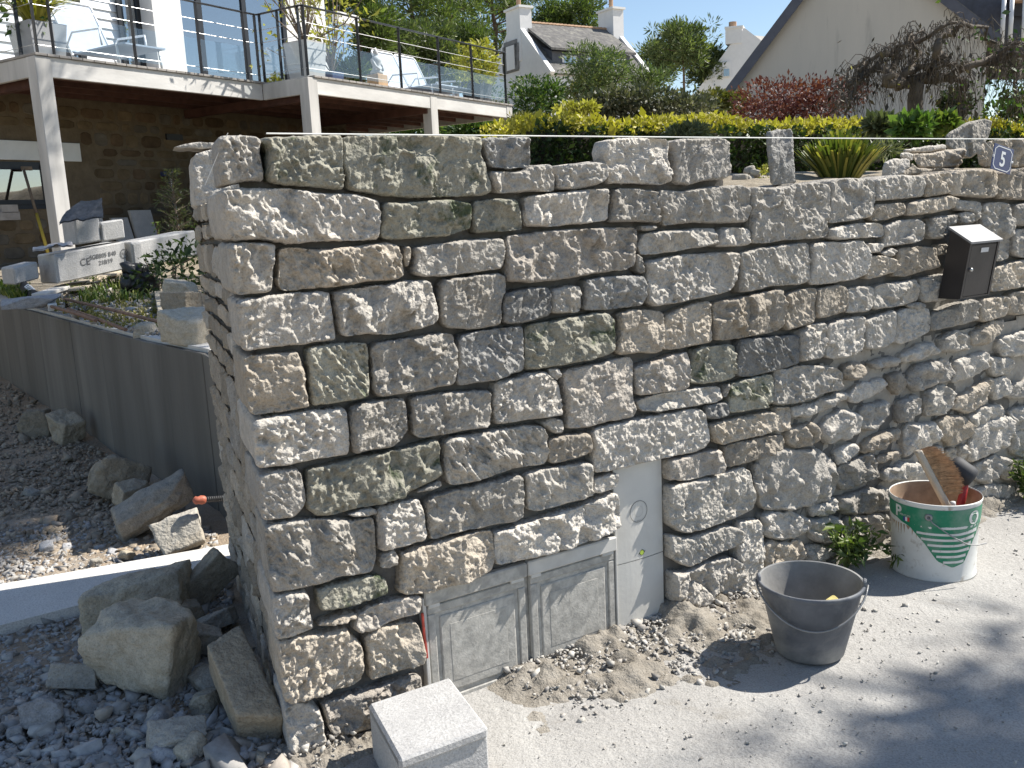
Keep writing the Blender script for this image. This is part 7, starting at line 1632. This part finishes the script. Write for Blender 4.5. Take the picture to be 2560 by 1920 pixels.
# --- twisted weeping tree
tw_b = p4(1405, 870, 13.5); tw = thing('weeping_tree', tw_b, 'bare twisted weeping tree with arching tangled branches', 'tree'); rg = np.random.default_rng(17); tb = MB(); M['wbark'] = plain('grey_bark', (.115, .095, .075), .95, .3, 8, .01, 20)
def p13(x, y, dd=0.0): return p4(x, y, 13.5 + dd)
def wob(pts, r0, r1, n=14, amp=.06):
    P_ = np.array(pts); t = np.linspace(0, len(P_) - 1, n); Q = np.stack([np.interp(t, np.arange(len(P_)), P_[:, i]) for i in range(3)], 1); Q[1:] += rg.normal(0, amp, (n - 1, 3)); return Q, np.linspace(r0, r1, n)
tb.tube(*wob([tw_b - UZ * .5, p13(1400, 760), p13(1405, 660), p13(1400, 600)], .115, .10, 7, .015), 8)
limbs = [([(1400, 610), (1300, 590), (1200, 640), (1230, 520), (1120, 480), (980, 530), (880, 680)], .085), ([(1400, 600), (1500, 590), (1650, 580), (1760, 510), (1900, 470), (2080, 400), (2230, 390)], .085), ([(1500, 590), (1560, 470), (1540, 360), (1660, 250), (1760, 170), (1880, 200), (1990, 320)], .07), ([(1300, 590), (1360, 500), (1420, 400), (1380, 300), (1560, 220), (1700, 160)], .06),
         ([(1230, 520), (1300, 420), (1180, 400), (1050, 440), (900, 530), (840, 640)], .05), ([(1650, 580), (1760, 620), (1780, 760), (1740, 860)], .045), ([(1900, 470), (2000, 440), (2100, 330), (2230, 330)], .05), ([(1380, 520), (1480, 480), (1600, 470), (1720, 500)], .05), ([(1120, 480), (1000, 560), (930, 700), (880, 780)], .04), ([(1300, 420), (1250, 380), (1330, 300), (1450, 260)], .04), ([(2080, 400), (2150, 480), (2170, 620), (2150, 800)], .035)]
tips_w = []
for pts_, r in limbs:
    Q, R_ = wob([p13(x, y, rg.uniform(-.5, .5) if i > 1 else 0) for i, (x, y) in enumerate(pts_)], r, r * .3, 18, .035); tb.tube(Q, R_, 6); tips_w += [q for q in Q[3:]]
tb.build('trunk', M['wbark'], tw, True)
tg = MB()
for i in range(950):
    q = tips_w[rg.integers(0, len(tips_w))] + rg.normal(0, .05, 3); L_ = rg.uniform(.2, .75); a = rg.uniform(0, 6.28); out = np.array([math.cos(a), math.sin(a) * .6, 0]) * L_ * rg.uniform(.2, .7); up = rg.uniform(.0, .22)
    tt_ = np.linspace(0, 1, 7); P_ = [q + out * t + UZ * (up * 3.2 * t * (1 - t) - .8 * L_ * t ** 2.4) + rg.normal(0, .008, 3) for t in tt_]; tg.tube(P_, np.linspace(.0065, .002, 7), 3, False)
tg.build('twigs', M['wbark'], tw)
P = np.array([tips_w[i] for i in rg.integers(0, len(tips_w), 420)]) + rg.normal(0, .16, (420, 3)) - [0, 0, .12]; V, F = leaf2(P, rg.normal(0, .4, (420, 3)) - [0, 0, 1], .085, .4, 5); mk('withered_leaves', V, F, leaf_mat('leaf_withered', (.06, .05, .035), (.14, .11, .06), .1), tw)
rt_ = [t for t in tips_w if t[0] > p13(1750, 500)[0]]; P = np.array([rt_[i] for i in rg.integers(0, len(rt_), 500)]) + rg.normal(0, .3, (500, 3)) - [0, 0, .35]; V, F = leaf2(P, rg.normal(0, 1, (500, 3)), .07, .6, 6); mk('climbing_leaves', V, F, M['glf'], tw)
P = np.array([tips_w[i] for i in rg.integers(0, len(tips_w), 60)]) + rg.normal(0, .25, (60, 3)) - [0, 0, .3]; V, F = leaf2(P, rg.normal(0, 1, (60, 3)), .055, .6, 7); mk('yellow_leaves', V, F, M['ylf'], tw)
# --- pines
kf = dict(ncl=5, nl=55, lsz=.48, clr=1.35)
def pine_px(x, ybase, ytop, Y, rad_px, seed, label, mat='pine0', **kw):
    b = dy(x, ybase, Y); top = dy(x, ytop, Y); Ht = top[2] - b[2]; return pine(b, Ht, rad_px * Y / 1971.0, seed, label, M[mat], **kw)
pine_px(905, 215, -110, 84, 85, 1, 'tall pine behind the deck, nearest the house', nb=34, crown=(.25, 1.0), **kf); pine_px(985, 205, -150, 88, 80, 2, 'tall pine with dark crown behind the deck chairs', nb=36, crown=(.22, 1.0), **kf); pine_px(1068, 190, -120, 96, 82, 3, 'tall pine just left of the white house chimney', nb=34, crown=(.22, 1.0), **kf); pine_px(850, 215, 60, 60, 55, 4, 'lower bushy pine behind the statue', 'pine1', nb=26, crown=(.1, 1.0)); pine_px(940, 205, 70, 64, 55, 14, 'lower bright pine behind the loungers', 'pine1', nb=28, crown=(.1, 1.0))
pine_px(1020, 195, 70, 68, 36, 16, 'small dark pine behind the yellow planter', 'pine0', nb=22, crown=(.1, 1.0)); pine_px(790, 215, -60, 50, 70, 18, 'pine rising behind the white house corner', 'pine0', nb=26, crown=(.2, 1.0)); pine_px(1120, 120, -50, 110, 50, 19, 'distant pine behind the white house chimney', 'pine0', nb=26, crown=(.2, 1.0))
pine_px(1255, 120, 14, 108, 48, 5, 'rounded pine crown behind the white house ridge', 'pine0', nb=24, crown=(.2, 1.0), **kf); pine_px(1190, 120, 20, 110, 45, 6, 'pine crown behind the left part of the white house ridge', 'pine0', nb=22, crown=(.2, 1.0), **kf)
pine_px(1478, 215, 62, 84, 62, 7, 'open umbrella pine on the skyline between the two white houses', 'pine1', nb=26, crown=(.42, 1.0), ncl=5, nl=55, lsz=.40, clr=1.0, flat=.6); pine_px(1425, 215, 105, 90, 34, 8, 'smaller pine left of the umbrella pine', 'pine1', nb=18, crown=(.3, 1.0), ncl=5, nl=60, lsz=.42, clr=1.1); pine_px(1525, 210, 120, 86, 30, 9, 'low pine right of the umbrella pine', 'pine1', nb=14, crown=(.3, 1.0), ncl=5, nl=60, lsz=.42, clr=1.1)
# ------------------------------------------------------------------ two pines out of the picture on the right: one added, its crown shaped to shade the driveway, one dapples the street
rg = np.random.default_rng(404); SV = np.array(SUNV); sh = unit([SV[0], SV[1], 0]); sn = np.array([-sh[1], sh[0], 0])
def shade_pine(base, top_h, targets, zr, rr, nl, label, lsz):
    t = thing('unseen_shade_pine', base, label, 'tree', 'pines beside the street'); tr = MB(); P = []; Dn = []; base = np.asarray(base)
    tp_ = [base - UZ * .5, base + [-.15, .2, top_h * .4], base + [-.3, .3, top_h * .75], base + [-.3, .4, top_h]]; tr.tube(tp_, [.27, .21, .13, .05], 8)
    for g_ in targets:
        zc = rg.uniform(*zr); q = g_ + SV * (zc / SV[2]); r = rg.uniform(*rr); d = rg.normal(0, 1, (nl, 3)); d /= np.linalg.norm(d, axis=1)[:, None]
        P.append(q + d * (r * rg.random(nl) ** .4)[:, None] * [1, 1, .6]); Dn.append(d + [0, 0, .4]); f = np.clip((zc - 1.2) / top_h, 0, 1); src = base * [1, 1, 0] + UZ * zc * .9 + np.array([-.3, .3, 0])
        tr.tube([src, (src + q) / 2 + UZ * .25, q], [.04, .028, .010], 4, False)
    tr.build('trunk', M['bark'], t); V, F = leaf2(np.vstack(P), np.vstack(Dn), lsz, .20, 3); mk('crown', V, F, M['pine0'], t)
def ret_dist(g_):
    best = 9
    for p, q in zip(ret_pts[:-1], ret_pts[1:]):
        e = q - p; t = np.clip((g_[:2] - p) @ e / (e @ e), 0, 1); best = min(best, np.linalg.norm(g_[:2] - p - t * e))
    return best
shade = []
while len(shade) < 150:
    x, y = rg.uniform(-420, 470), rg.uniform(820, 1270); g_ = dz(x, y, 0)
    if y < ret_line(x) + 20 or g_ @ sn < 4.62 or ret_dist(g_) < .98: continue
    shade.append(g_)
b1 = sn * 7.2 + sh * 12.5; b1[2] = 2.0
shade_pine(b1, 13.5, shade, (9.5, 12.0), (.32, .45), 80, 'unseen pine added right of the picture to shade the driveway', .20)
dap = []
for (x, y, k) in ((2110, 1570, 4), (2190, 1480, 4), (2020, 1630, 3), (1900, 1660, 2), (2225, 1385, 2), (2180, 1640, 5), (2215, 1560, 4), (1660, 1640, 1), (1790, 1600, 1), (2060, 1520, 1), (1560, 1665, 1)):
    for j in range(k): dap.append(dz(x + rg.normal(0, 26), y + rg.normal(0, 20), 0))
b2 = sn * .2 + sh * 11.5; b2[2] = 0
shade_pine(b2, 11, dap, (7.2, 8.6), (.10, .20), 26, 'pine beside the street right of the picture dappling the ground', .15)
